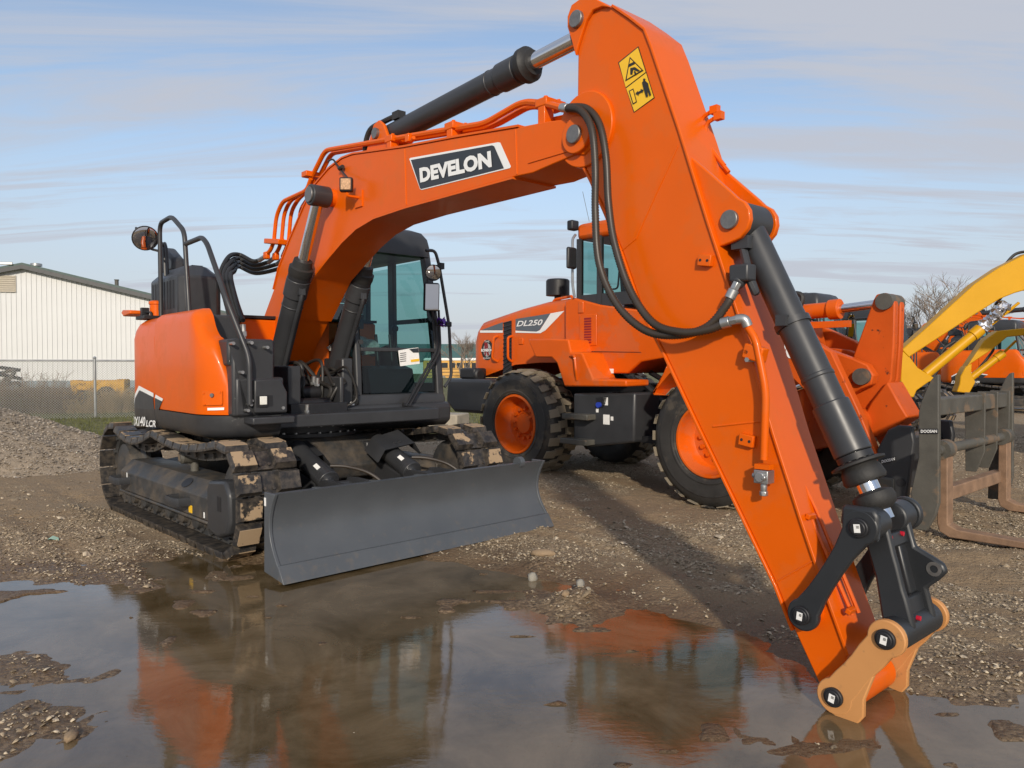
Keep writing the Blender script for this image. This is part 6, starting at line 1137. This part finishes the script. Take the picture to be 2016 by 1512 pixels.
np_ = [ly(1811, 812, yN), ly(1816, 790, yN), ly(1834, 750, yN), ly(1843, 739, yN), ly(1850, 737, yN), ly(1850, 990, yN), ly(1843, 1015, yN), ly(1826, 1044, yN), ly(1794, 1040, yN), ly(1796, 968, yN), ly(1811, 900, yN)]
k = MB(); k.prof(np_, yN - .03, yN + .03); pn = fp_(k, 'side_plate', RUSTIRON, bevel=.006); plate_text(1813, 1845, 846, 852, yN - .033, FK)
k = MB(); k.prof(np_, 1.07, 1.13); fp_(k, 'side_plate', RUSTIRON, bevel=.006)
FXc = 3.62; tbz = LF.X(1851, 798, FXc)[1]
k = MB(); k.box((FXc - .07, -1.07, tbz - .08), (FXc + .07, 1.07, tbz + .07)); fp_(k, 'top_bar', RUSTIRON, bevel=.012)
sz_ = LF.X(1862, 880, FXc)[1]; k = MB(); k.cyl((FXc + .05, -1.07, sz_), (FXc + .05, 1.07, sz_), .045, n=18); fp_(k, 'fork_shaft', RUSTIRON)
for px in (1919, 1944, 1968):
    yv = LF.X(px, 830, FXc)[0]; k = MB(); k.prof([(FXc - .07, sz_ - .30), (FXc + .02, sz_ - .30), (FXc + .09, sz_ - .1), (FXc + .09, tbz + .09), (FXc - .09, tbz + .09)], yv - .016, yv + .016); fp_(k, 'rib_plate', RUSTIRON, bevel=.004)
bzz = LF.X(1900, 957, FXc)[1]; k = MB(); k.box((FXc - .04, -.95, bzz - .06), (FXc + .06, .95, bzz + .06)); fp_(k, 'bottom_bar', FORKRUST, bevel=.01)
for yc in (LF.X(1868, 1000, FXc + .1)[0], LF.X(1984, 950, FXc + .1)[0]):
    k = MB(); zb_ = .06; x0 = FXc + .03
    k.prof([(x0, sz_ + .03), (x0 + .075, sz_ + .03), (x0 + .085, zb_ + .10), (x0 + .16, zb_ + .065), (x0 + 1.35, zb_ + .02), (x0 + 1.35, zb_ - .005), (x0 + .10, zb_ - .01), (x0 + .02, zb_ + .03), (x0, zb_ + .10)], yc - .075, yc + .075); fo = fp_(k, 'fork', FORKRUST, bevel=.008)
    k = MB(); k.lathe((x0 + .02, yc - .085, sz_), (0, 1, 0), [(0, .06), (0, .085), (.17, .085), (.17, .06)], 20); fp_(k, 'fork_eye', RUSTIRON, fo)
# ---------------- what stands behind ----------------
# more machines of the same make, parked in a row
SKIP_SMALL = {'gland_bolt', 'screw', 'bolt', 'bolt_hole', 'chain_link', 'decal_symbol', 'label_print', 'pin_label', 'print_line', 'ring_bolts', 'grease_cap', 'clamp_bolt', 'foot_hose', 'hose_fitting', 'warning_sticker', 'label_sticker', 'paper_notice', 'yellow_strip', 'dark_corner', 'purple_ribbon', 'film_wrap', 'louvre', 'weld_seam', 'grease_line', 'line_clip', 'track_roller'}
FRONT = {'boom', 'arm', 'boom_cylinder', 'arm_cylinder', 'bucket_cylinder', 'guide_link', 'bucket_link', 'shipping_plate', 'dozer_blade', 'blade_arm', 'blade_cylinder'}
def copy_excavator(dx_, dy_, label, skip=()):
    def rec(o, parent, top=False):
        nm = o.name.split('.')[0]
        if nm in SKIP_SMALL or (not top and nm in skip): return
        c = o.copy(); COL.objects.link(c); c.parent = parent
        for ch in list(o.children): rec(ch, c)
        return c
    r_ = rec(EX, None, True); r_.location = (E0[0] + dx_, E0[1] + dy_, 0); r_['label'] = label; r_['group'] = 'excavators parked in a row'; return r_
EX['group'] = 'excavators parked in a row'
copy_excavator(7.55, 7.3, 'orange excavator whose black-roofed cab shows behind the loader tilt cylinder', FRONT)
copy_excavator(10.6, 10.6, 'orange excavator whose dark cab shows between bell crank and yellow boom', FRONT)
copy_excavator(17.4, 16.2, 'orange excavator with dark cab standing right of the yellow booms', FRONT)
copy_excavator(17.75, 21.0, 'far orange excavator with a lettered boom seen through the yellow booms')
# yellow machines facing left
def yellow_machine(D, yaw, polys, label, cylp, foil=None, rod=None, wd_=.26, hosep=None):
    ref = depth(*polys[0][1][0], D); f = Frame((ref[0], ref[1], 0), yaw); o = empty('yellow_excavator', (ref[0], ref[1], 0), yaw, label, 'excavator', 'yellow excavators facing the fork carriage')
    first = None
    for nm, pg, w_ in polys:
        k = MB(); k.prof([f.Y(*p, 0) for p in pg], -w_ / 2, w_ / 2); q = k.build(nm, YELLOW, o, bevel=.015); first = first or q
    k = MB(); a, b_ = f.PY(*cylp[0], -.02), f.PY(*cylp[1], -.02); k.cyl(a, b_, cylp[2], n=18); k.cyl(b_ - (b_ - a).normalized() * .15, b_, cylp[2] * 1.2, n=18); cy_ = k.build('boom_cylinder', YELLOW, o, bevel=.006)
    if foil:
        a, b_ = f.PY(*foil[0], -.02), f.PY(*foil[1], -.02); n = 26; rr_ = random.Random(4); k = MB(); k.tube([a.lerp(b_, i / n) for i in range(n + 1)], [foil[2] * (.7 + .6 * rr_.random()) for _ in range(n + 1)], 12); k.v = [tuple(Vector(v) + Vector((rr_.uniform(-.02, .02), rr_.uniform(-.03, .03), rr_.uniform(-.02, .02)))) for v in k.v]; k.build('foil_wrap', mat('silver_foil', (0.75, 0.76, 0.80), 0.22, metal=0.9, var=0.1), cy_, angle=5)
    if rod: k = MB(); k.tube([f.PY(*rod[0], -.12), f.PY(*rod[1], -.12)], rod[2], 6); k.build('boom_pipe', YELLOW, o)
    for hp_ in hosep or (): k = MB(); k.tube(spline([f.PY(*p, -.16) for p in hp_], 6), .022, 7); k.build('hydraulic_hose', HOSE, o)
    # machine behind the boom, off to the right
    bx = -4.6; k = MB(); k.box((bx - 1.3, -1.1, .95), (bx + .8, 1.1, 1.9)); k.build('body', YELLOW, o, bevel=.12); k = MB(); k.box((bx - .1, .15, 1.0), (bx + 1.3, 1.05, 2.75)); k.build('cab', DARK, o, bevel=.1)
    for s in (-1, 1): k = MB(); k.prof(arc(bx + 1.2, .4, .4, -90, 90, 8) + arc(bx - 1.6, .4, .4, 90, 270, 8), s * 1.05 - .28, s * 1.05 + .28); k.build('track', MUDIRON, o)
    return o
by1 = [(1769, 689), (1821, 643), (1912, 560), (1960, 528), (2016, 500), (2150, 470), (2300, 520), (2300, 600), (2150, 575), (2016, 571), (1990, 578), (1960, 590), (1910, 621), (1805, 689), (1783, 704)]
br1 = [(1767, 746), (1769, 690), (1783, 700), (1801, 724), (1822, 737), (1837, 746), (1822, 752), (1799, 768), (1793, 782), (1777, 780), (1779, 768), (1768, 760)]
yellow_machine(11.2, R(174), [('boom', by1, .24), ('boom_bracket', br1, .22)], 'yellow excavator with a foil-wrapped ram under its thick boom', ((1822, 737), (1930, 648), .075), ((1924, 655), (1982, 597), .075), ((1878, 697), (2006, 596), .022), hosep=(((1836, 745), (1850, 720), (1856, 690), (1880, 672)), ((1980, 520), (2000, 500), (2030, 495), (2060, 500)), ((1960, 600), (1975, 580), (2000, 545))))
by2 = [(1896, 725), (1932, 671), (1958, 652), (2016, 646), (2150, 650), (2150, 668), (2016, 660), (1977, 664), (1948, 688), (1906, 716)]
br2 = [(1886, 740), (1896, 722), (1908, 716), (1907, 735), (1915, 752), (1903, 774), (1878, 771), (1884, 756)]
yellow_machine(13.0, R(172), [('boom', by2, .22), ('boom_bracket', br2, .22)], 'smaller yellow excavator with a low curved boom below the thick one', ((1910, 745), (1975, 695), .06), None, ((1975, 695), (2000, 671), .022), hosep=(((1918, 735), (1930, 722), (1955, 690), (1950, 682)),))
# concrete block, behind the far track
k = MB(); c = ground(850, 848); k.box((-.75, -.35, 0), (.75, .35, .40)); tag(k.build('concrete_block', WOODBLK, rz=R(-20), loc=(c[0], c[1] + .2, -.02), bevel=.03), 'weathered tan concrete block on the ground behind the excavator cab', 'block')
c = ground(440, 884); k = MB(); k.box((-.5, -.25, 0), (.5, .25, .38)); tag(k.build('concrete_block', WOODBLK, rz=R(12), loc=(c[0], c[1] + 1.5, -.02), bevel=.03), 'tan concrete block half hidden behind the excavator tracks', 'block')
# white shed with green roof edge
WHITES = mat('white_cladding', (0.63, 0.63, 0.62), 0.6, var=0.05, vscale=0.6); GREENT = mat('green_trim', (0.030, 0.065, 0.058), 0.5); BLUEB = mat('blue_grey_base', (0.20, 0.24, 0.26), 0.8); BEIGEV = mat('beige_louvre', (0.45, 0.40, 0.32), 0.6)
SH_Y = R(14); sr0 = depth(48, 520, 42.0); SF = Frame((sr0[0], sr0[1], 0), SH_Y + R(90))  # x axis points away along the wall normal... y to the left
# wall frame: use local u to the right along the wall
WU = np.array([math.cos(SH_Y), math.sin(SH_Y), 0]); WN = np.array([math.sin(SH_Y), -math.cos(SH_Y), 0])
def wall_uv(px, py, off=0.0):
    d = pray(px, py); p0 = np.array([sr0[0], sr0[1], 0]) + WN * off; t = ((p0 - CAMP) @ WN) / (d @ WN); p = CAMP + d * t; return float((p - p0) @ WU), float(p[2])
SHD = empty('white_shed', (sr0[0], sr0[1], 0), SH_Y, 'white ribbed metal shed with green roof edge behind the chain-link fence', 'shed')   # local x along wall, -y to the viewer
uR, zR = wall_uv(48, 527); uE, zE = wall_uv(292, 585); slope = (zR - zE) / (uE - uR); Wd = 13.0
def roofz(u): return zR - abs(u - uR) * slope
zb0 = wall_uv(200, 749)[1]
k = MB(); k.poly([(-Wd, .04, 0), (Wd, .04, 0), (Wd, .04, roofz(Wd)), (uR, .04, zR), (-Wd, .04, roofz(-Wd))], (0, 18, 0)); k.build('shed_body', WHITES, SHD)
k = MB(); k.box((-Wd, -.03, -.2), (Wd, .03, zb0)); k.build('base_wall', BLUEB, SHD)
pw = wall_uv(60, 650)[0] - wall_uv(50, 650)[0]; u = -7.0
while u < Wd - .1:
    k = MB(); z0, z1 = roofz(u), roofz(u + pw); k.poly([(u + .01, 0.0, zb0), (u + pw - .01, 0.0, zb0), (u + pw - .01, 0.0, z1), (u + .01, 0.0, z0)], (0, -.012, 0)); k.poly([(u - .012, 0.0, zb0), (u + .03, 0.0, zb0), (u + .03, 0.0, z0), (u - .012, 0.0, z0)], (0, -.045, 0)); k.build('wall_panel', WHITES, SHD); u += pw
for s, ue in ((1, Wd), (-1, -Wd)):
    k = MB(); a = (uR, zR); b_ = (ue, roofz(ue)); k.poly([(a[0], -.35, a[1] - .02), (b_[0], -.35, b_[1] - .02), (b_[0], -.35, b_[1] + .24), (a[0], -.35, a[1] + .24)], (0, 18.8, 0)); k.build('roof', GREENT, SHD)
    k = MB(); k.poly([(a[0], -.40, a[1] - .10), (b_[0], -.40, b_[1] - .10), (b_[0], -.40, b_[1] + .12), (a[0], -.40, a[1] + .12)], (0, .04, 0)); k.build('roof_trim', DARK, SHD)
a = wall_uv(-8, 575); b_ = wall_uv(32, 543); k = MB(); k.box((a[0], -.08, a[1]), (b_[0], -.055, b_[1])); lv = k.build('louvre_vent', BEIGEV, SHD)
for i in range(8): z = a[1] + .06 + (b_[1] - a[1] - .1) * i / 7; k = MB(); k.poly([(a[0] + .04, -.08, z), (b_[0] - .04, -.08, z), (b_[0] - .04, -.12, z - .05), (a[0] + .04, -.12, z - .05)], (0, 0, .015)); k.build('louvre_slat', BEIGEV, lv)
c = wall_uv(52, 530); k = MB(); k.lathe((c[0], 1.5, c[1] - .2), (0, 0, 1), [(0, .18), (.55, .18), (.56, .30), (.70, .30), (.72, .2)], 16); k.build('roof_vent', STEEL, SHD)
c = wall_uv(216, 562); k = MB(); k.lathe((c[0], 1.5, c[1] - .3), (0, 0, 1), [(0, .11), (.75, .11), (.76, .14), (.80, .14)], 12); k.build('flue', RUSTIRON, SHD)
c = wall_uv(14, 522); k = MB(); k.cbox((c[0] + .1, -.42, c[1] + .05), (.65, .05, .16)); k.build('ridge_badge', STEEL, SHD, bevel=.05)
# chain-link fence
fa = ground(-80, 832); fb = ground(188, 825); fdir = (fb - fa); fdir[2] = 0; fdir /= np.linalg.norm(fdir); fyaw = math.atan2(fdir[1], fdir[0]); FH = 1.57
FN = empty('chain_link_fence', (fb[0], fb[1], 0), fyaw, 'grey chain-link fence standing in front of the white shed', 'fence')
for x in (-6.2, -3.1, 0, 3.1, 6.2): k = MB(); k.cyl((x, 0, -.1), (x, 0, FH + .06), .035, n=10); k.ball((x, 0, FH + .07), .045, 8); k.build('post', STEEL, FN)
k = MB(); k.cyl((-6.3, 0, FH), (6.3, 0, FH), .024, n=8); k.build('top_rail', STEEL, FN)
WIRE = mat('galvanised_wire', (0.42, 0.42, 0.40), 0.5, metal=0.4); k = MB(); st = .066; n = int(12.6 / st)
for i in range(-int(FH / st), n + 1):
    for s in (1, -1):
        x0 = -6.3 + i * st; x1 = x0 + FH
        if s < 0: p, q = (x0 + FH, .006, .02), (x0, .006, FH)
        else: p, q = (x0, -.006, .02), (x1, -.006, FH)
        lo, hi = -6.3, 6.3; P_, Q_ = Vector(p), Vector(q); L_ = Q_ - P_
        ts = sorted([(lo - P_.x) / L_.x, (hi - P_.x) / L_.x]); t0, t1 = max(0, ts[0]), min(1, ts[1])
        if t1 - t0 > .02: k.tube([P_ + L_ * t0, P_ + L_ * t1], .0042, 3, caps=False)
wo_ = k.build('wire_mesh', WIRE, FN, fix=False); wo_['kind'] = 'stuff'
# dry brush, junk behind the fence
TWIG = mat('dry_twig', (0.17, 0.125, 0.085), 0.9, var=0.3)
def shrub(px, py, D, h, w_, n, label, m=TWIG, seed=1):
    rr_ = random.Random(seed); p = depth(px, py, D); k = MB()
    for i in range(n):
        a = rr_.uniform(0, 6.28); r0 = rr_.random() ** .5 * w_ * .7; b0 = Vector((math.cos(a) * r0, math.sin(a) * r0, 0)); t = Vector((math.cos(a) * rr_.uniform(.1, .6), math.sin(a) * rr_.uniform(.1, .6), 1)) * h * rr_.uniform(.5, 1.0); mid = b0 + t * .5 + Vector((rr_.uniform(-.1, .1), rr_.uniform(-.1, .1), 0)); k.tube([b0, mid, b0 + t], [.014, .009, .004], 3, caps=False)
        for _ in range(3): s = mid.lerp(b0 + t, rr_.random()); e = s + Vector((rr_.uniform(-.3, .3), rr_.uniform(-.3, .3), rr_.uniform(.05, .35))) * h * .5; k.tube([s, e], [.007, .003], 3, caps=False)
    o = empty('dry_bush', (p[0], p[1], 0), 0, label, 'bush', 'dry bushes along the fence'); k.build('twigs', m, o, fix=False)['kind'] = 'stuff'; return o
STRAW = mat('dry_straw', (0.32, 0.23, 0.12), 0.9, var=0.3)
for i, (px, D, h, w_, m) in enumerate(((10, 22, 1.0, 1.0, TWIG), (55, 22.5, 1.25, 1.1, TWIG), (95, 22, .9, .8, TWIG), (130, 23, .8, .8, TWIG), (215, 22.3, .75, .5, STRAW), (240, 22.6, .8, .5, STRAW), (165, 22.2, .5, .6, STRAW))):
    shrub(px, 800, D, h, w_, 130, ['grey brown leafless bush behind the fence above the gravel heap', 'tallest leafless brown bush behind the chain-link fence', 'leafless brown bush between the tall bush and yellow frame', 'low leafless bush left of the yellow implement frame', 'dry straw clump in front of the yellow implement frame', 'dry straw clump behind the fence beside the excavator tail', 'short dry straw tuft behind the fence post'][i], m, i)
p = depth(200, 770, 25); IMP = empty('yellow_implement', (p[0], p[1], 0), R(5), 'old yellow farm implement frame rusting behind the chain-link fence', 'implement'); OLDY = mat('old_yellow_paint', (0.50, 0.27, 0.03), 0.7, var=0.3, dirt=(0.12, 0.06, 0.03), dirt_amt=.8, dirt_scale=6)
k = MB(); k.box((-2.6, -.1, .55), (1.2, .1, .70)); k.build('rusty_beam', RUSTIRON, IMP)
for x, w_, z0, z1 in ((-.75, .22, .2, .95), (-.45, .5, .62, .92), (.25, .9, .55, .95), (.72, .25, .15, .98), (-1.2, .3, .35, .6)): k = MB(); k.box((x - w_ / 2, -.3, z0), (x + w_ / 2, .2, z1)); k.build('implement_block', OLDY, IMP, bevel=.03)
k = MB(); k.lathe((.3, -.4, .45), (0, 1, 0), [(0, .1), (.02, .3), (.2, .3), (.22, .1)], 16); k.build('implement_wheel', RUBBER, IMP)
p = depth(8, 745, 27); SC = empty('scrap_heap', (p[0], p[1], 0), 0, 'dark twisted scrap at the far end behind the bushes', 'scrap'); rr_ = random.Random(5)
for i in range(7): k = MB(); k.tube(spline([(rr_.uniform(-.6, .6), rr_.uniform(-.3, .3), .2 + .15 * i), (rr_.uniform(-.6, .6), 0, .5 + .15 * i), (rr_.uniform(-.6, .6), .2, .3 + .16 * i)], 5), .07, 6); k.build('scrap_piece', RUSTIRON if i % 2 else BLACK, SC)
# school bus and green-roofed hall far off
BUSY = mat('bus_yellow', (0.62, 0.33, 0.06), 0.5); p = depth(905, 757, 84); BUS = empty('school_bus', (p[0] + 1.5, p[1], -.75), R(4), 'yellow school bus with white roof parked far behind the loader', 'bus')
k = MB(); k.box((-5.5, -1.2, .65), (5.5, 1.2, 2.62)); k.build('body', BUSY, BUS, bevel=.12)
k = MB(); k.prof([(-5.5, 2.62), (5.5, 2.62), (5.4, 2.95), (-5.4, 2.95)], -1.15, 1.15); k.build('roof', mat('bus_white', (0.8, 0.78, 0.74), 0.5), BUS, bevel=.15, seg=3)
for i in range(13): k = MB(); x = -5.1 + i * .82; k.box((x, -1.215, 1.85), (x + .66, -1.19, 2.42)); k.build('window', GLASSD if False else mat('bus_window', (0.03, 0.035, 0.04), 0.15), BUS)
for z in (1.70, 1.35, .95): k = MB(); k.box((-5.5, -1.22, z), (5.5, -1.2, z + .07)); k.build('rub_rail', BLACK, BUS)
for x in (-3.4, 3.6): k = MB(); k.lathe((x, -1.25, .5), (0, 1, 0), [(0, .2), (0, .5), (.3, .5), (.3, .2)], 20); k.build('wheel', mat('bus_wheel', (.25, .24, .2), .8), BUS)
p = depth(900, 720, 120); HL = empty('green_hall', (p[0], p[1], -.9), R(2), 'long low hall with green metal roof beyond the school bus', 'hall'); k = MB(); k.box((-14, 0, 0), (30, 20, 3.2)); k.build('wall', WHITES, HL); k = MB(); k.poly([(-14.4, -.6, 3.0), (30.4, -.6, 3.0), (30.4, 9, 5.75), (-14.4, 9, 5.75)], (0, 0, .15)); k.build('roof', mat('green_metal', (0.055, 0.135, 0.11), 0.5, var=.1, vscale=.5), HL)
# bare trees
def tree(px, D, h, w_, label, seed, n0=5, levels=5):
    rr_ = random.Random(seed); p = depth(px, 718, D); o = empty('bare_tree', (p[0], p[1], -.8), 0, label, 'tree', 'bare winter trees'); kt = MB(); kc = MB()
    def grow(a, d, L, r_, lv):
        b_ = a + d * L; (kt if lv <= 1 else kc).tube([a, a.lerp(b_, .5) + Vector((rr_.uniform(-.05, .05), rr_.uniform(-.05, .05), 0)) * L, b_], [r_, r_ * .85, r_ * .68], 5 if lv < 3 else 3, caps=False)
        if lv >= levels: return
        for _ in range(2 if lv < 1 else (3 if lv < 3 else 4)):
            s = a.lerp(b_, rr_.uniform(.55, 1.0)) if _ else b_; nd = (d + Vector((rr_.gauss(0, .42) * w_, rr_.gauss(0, .42) * w_, rr_.uniform(-.1, .25)))).normalized(); grow(s, nd, L * rr_.uniform(.58, .78), r_ * .6, lv + 1)
    for i in range(n0): a = 6.28 * i / n0; grow(Vector((math.cos(a) * .2, math.sin(a) * .2, 0)), Vector((math.cos(a) * .22, math.sin(a) * .22, 1)).normalized(), h * .30, h * .012, 0)
    m = mat('bark', (0.22, 0.175, 0.14), 0.9, var=.2); kt.build('trunk', m, o, fix=False); kc.build('crown', m, o, fix=False)['kind'] = 'stuff'; return o
tree(914, 74, 6.4, 1.0, 'small bare tree standing between the school bus and green hall', 3)
tree(1850, 55, 10.6, 1.25, 'wide bare tree rising behind the bell crank and yellow boom', 9, 6)
tree(1806, 62, 9.4, 1.0, 'slim bare tree beside the wide bare tree', 12, 4)
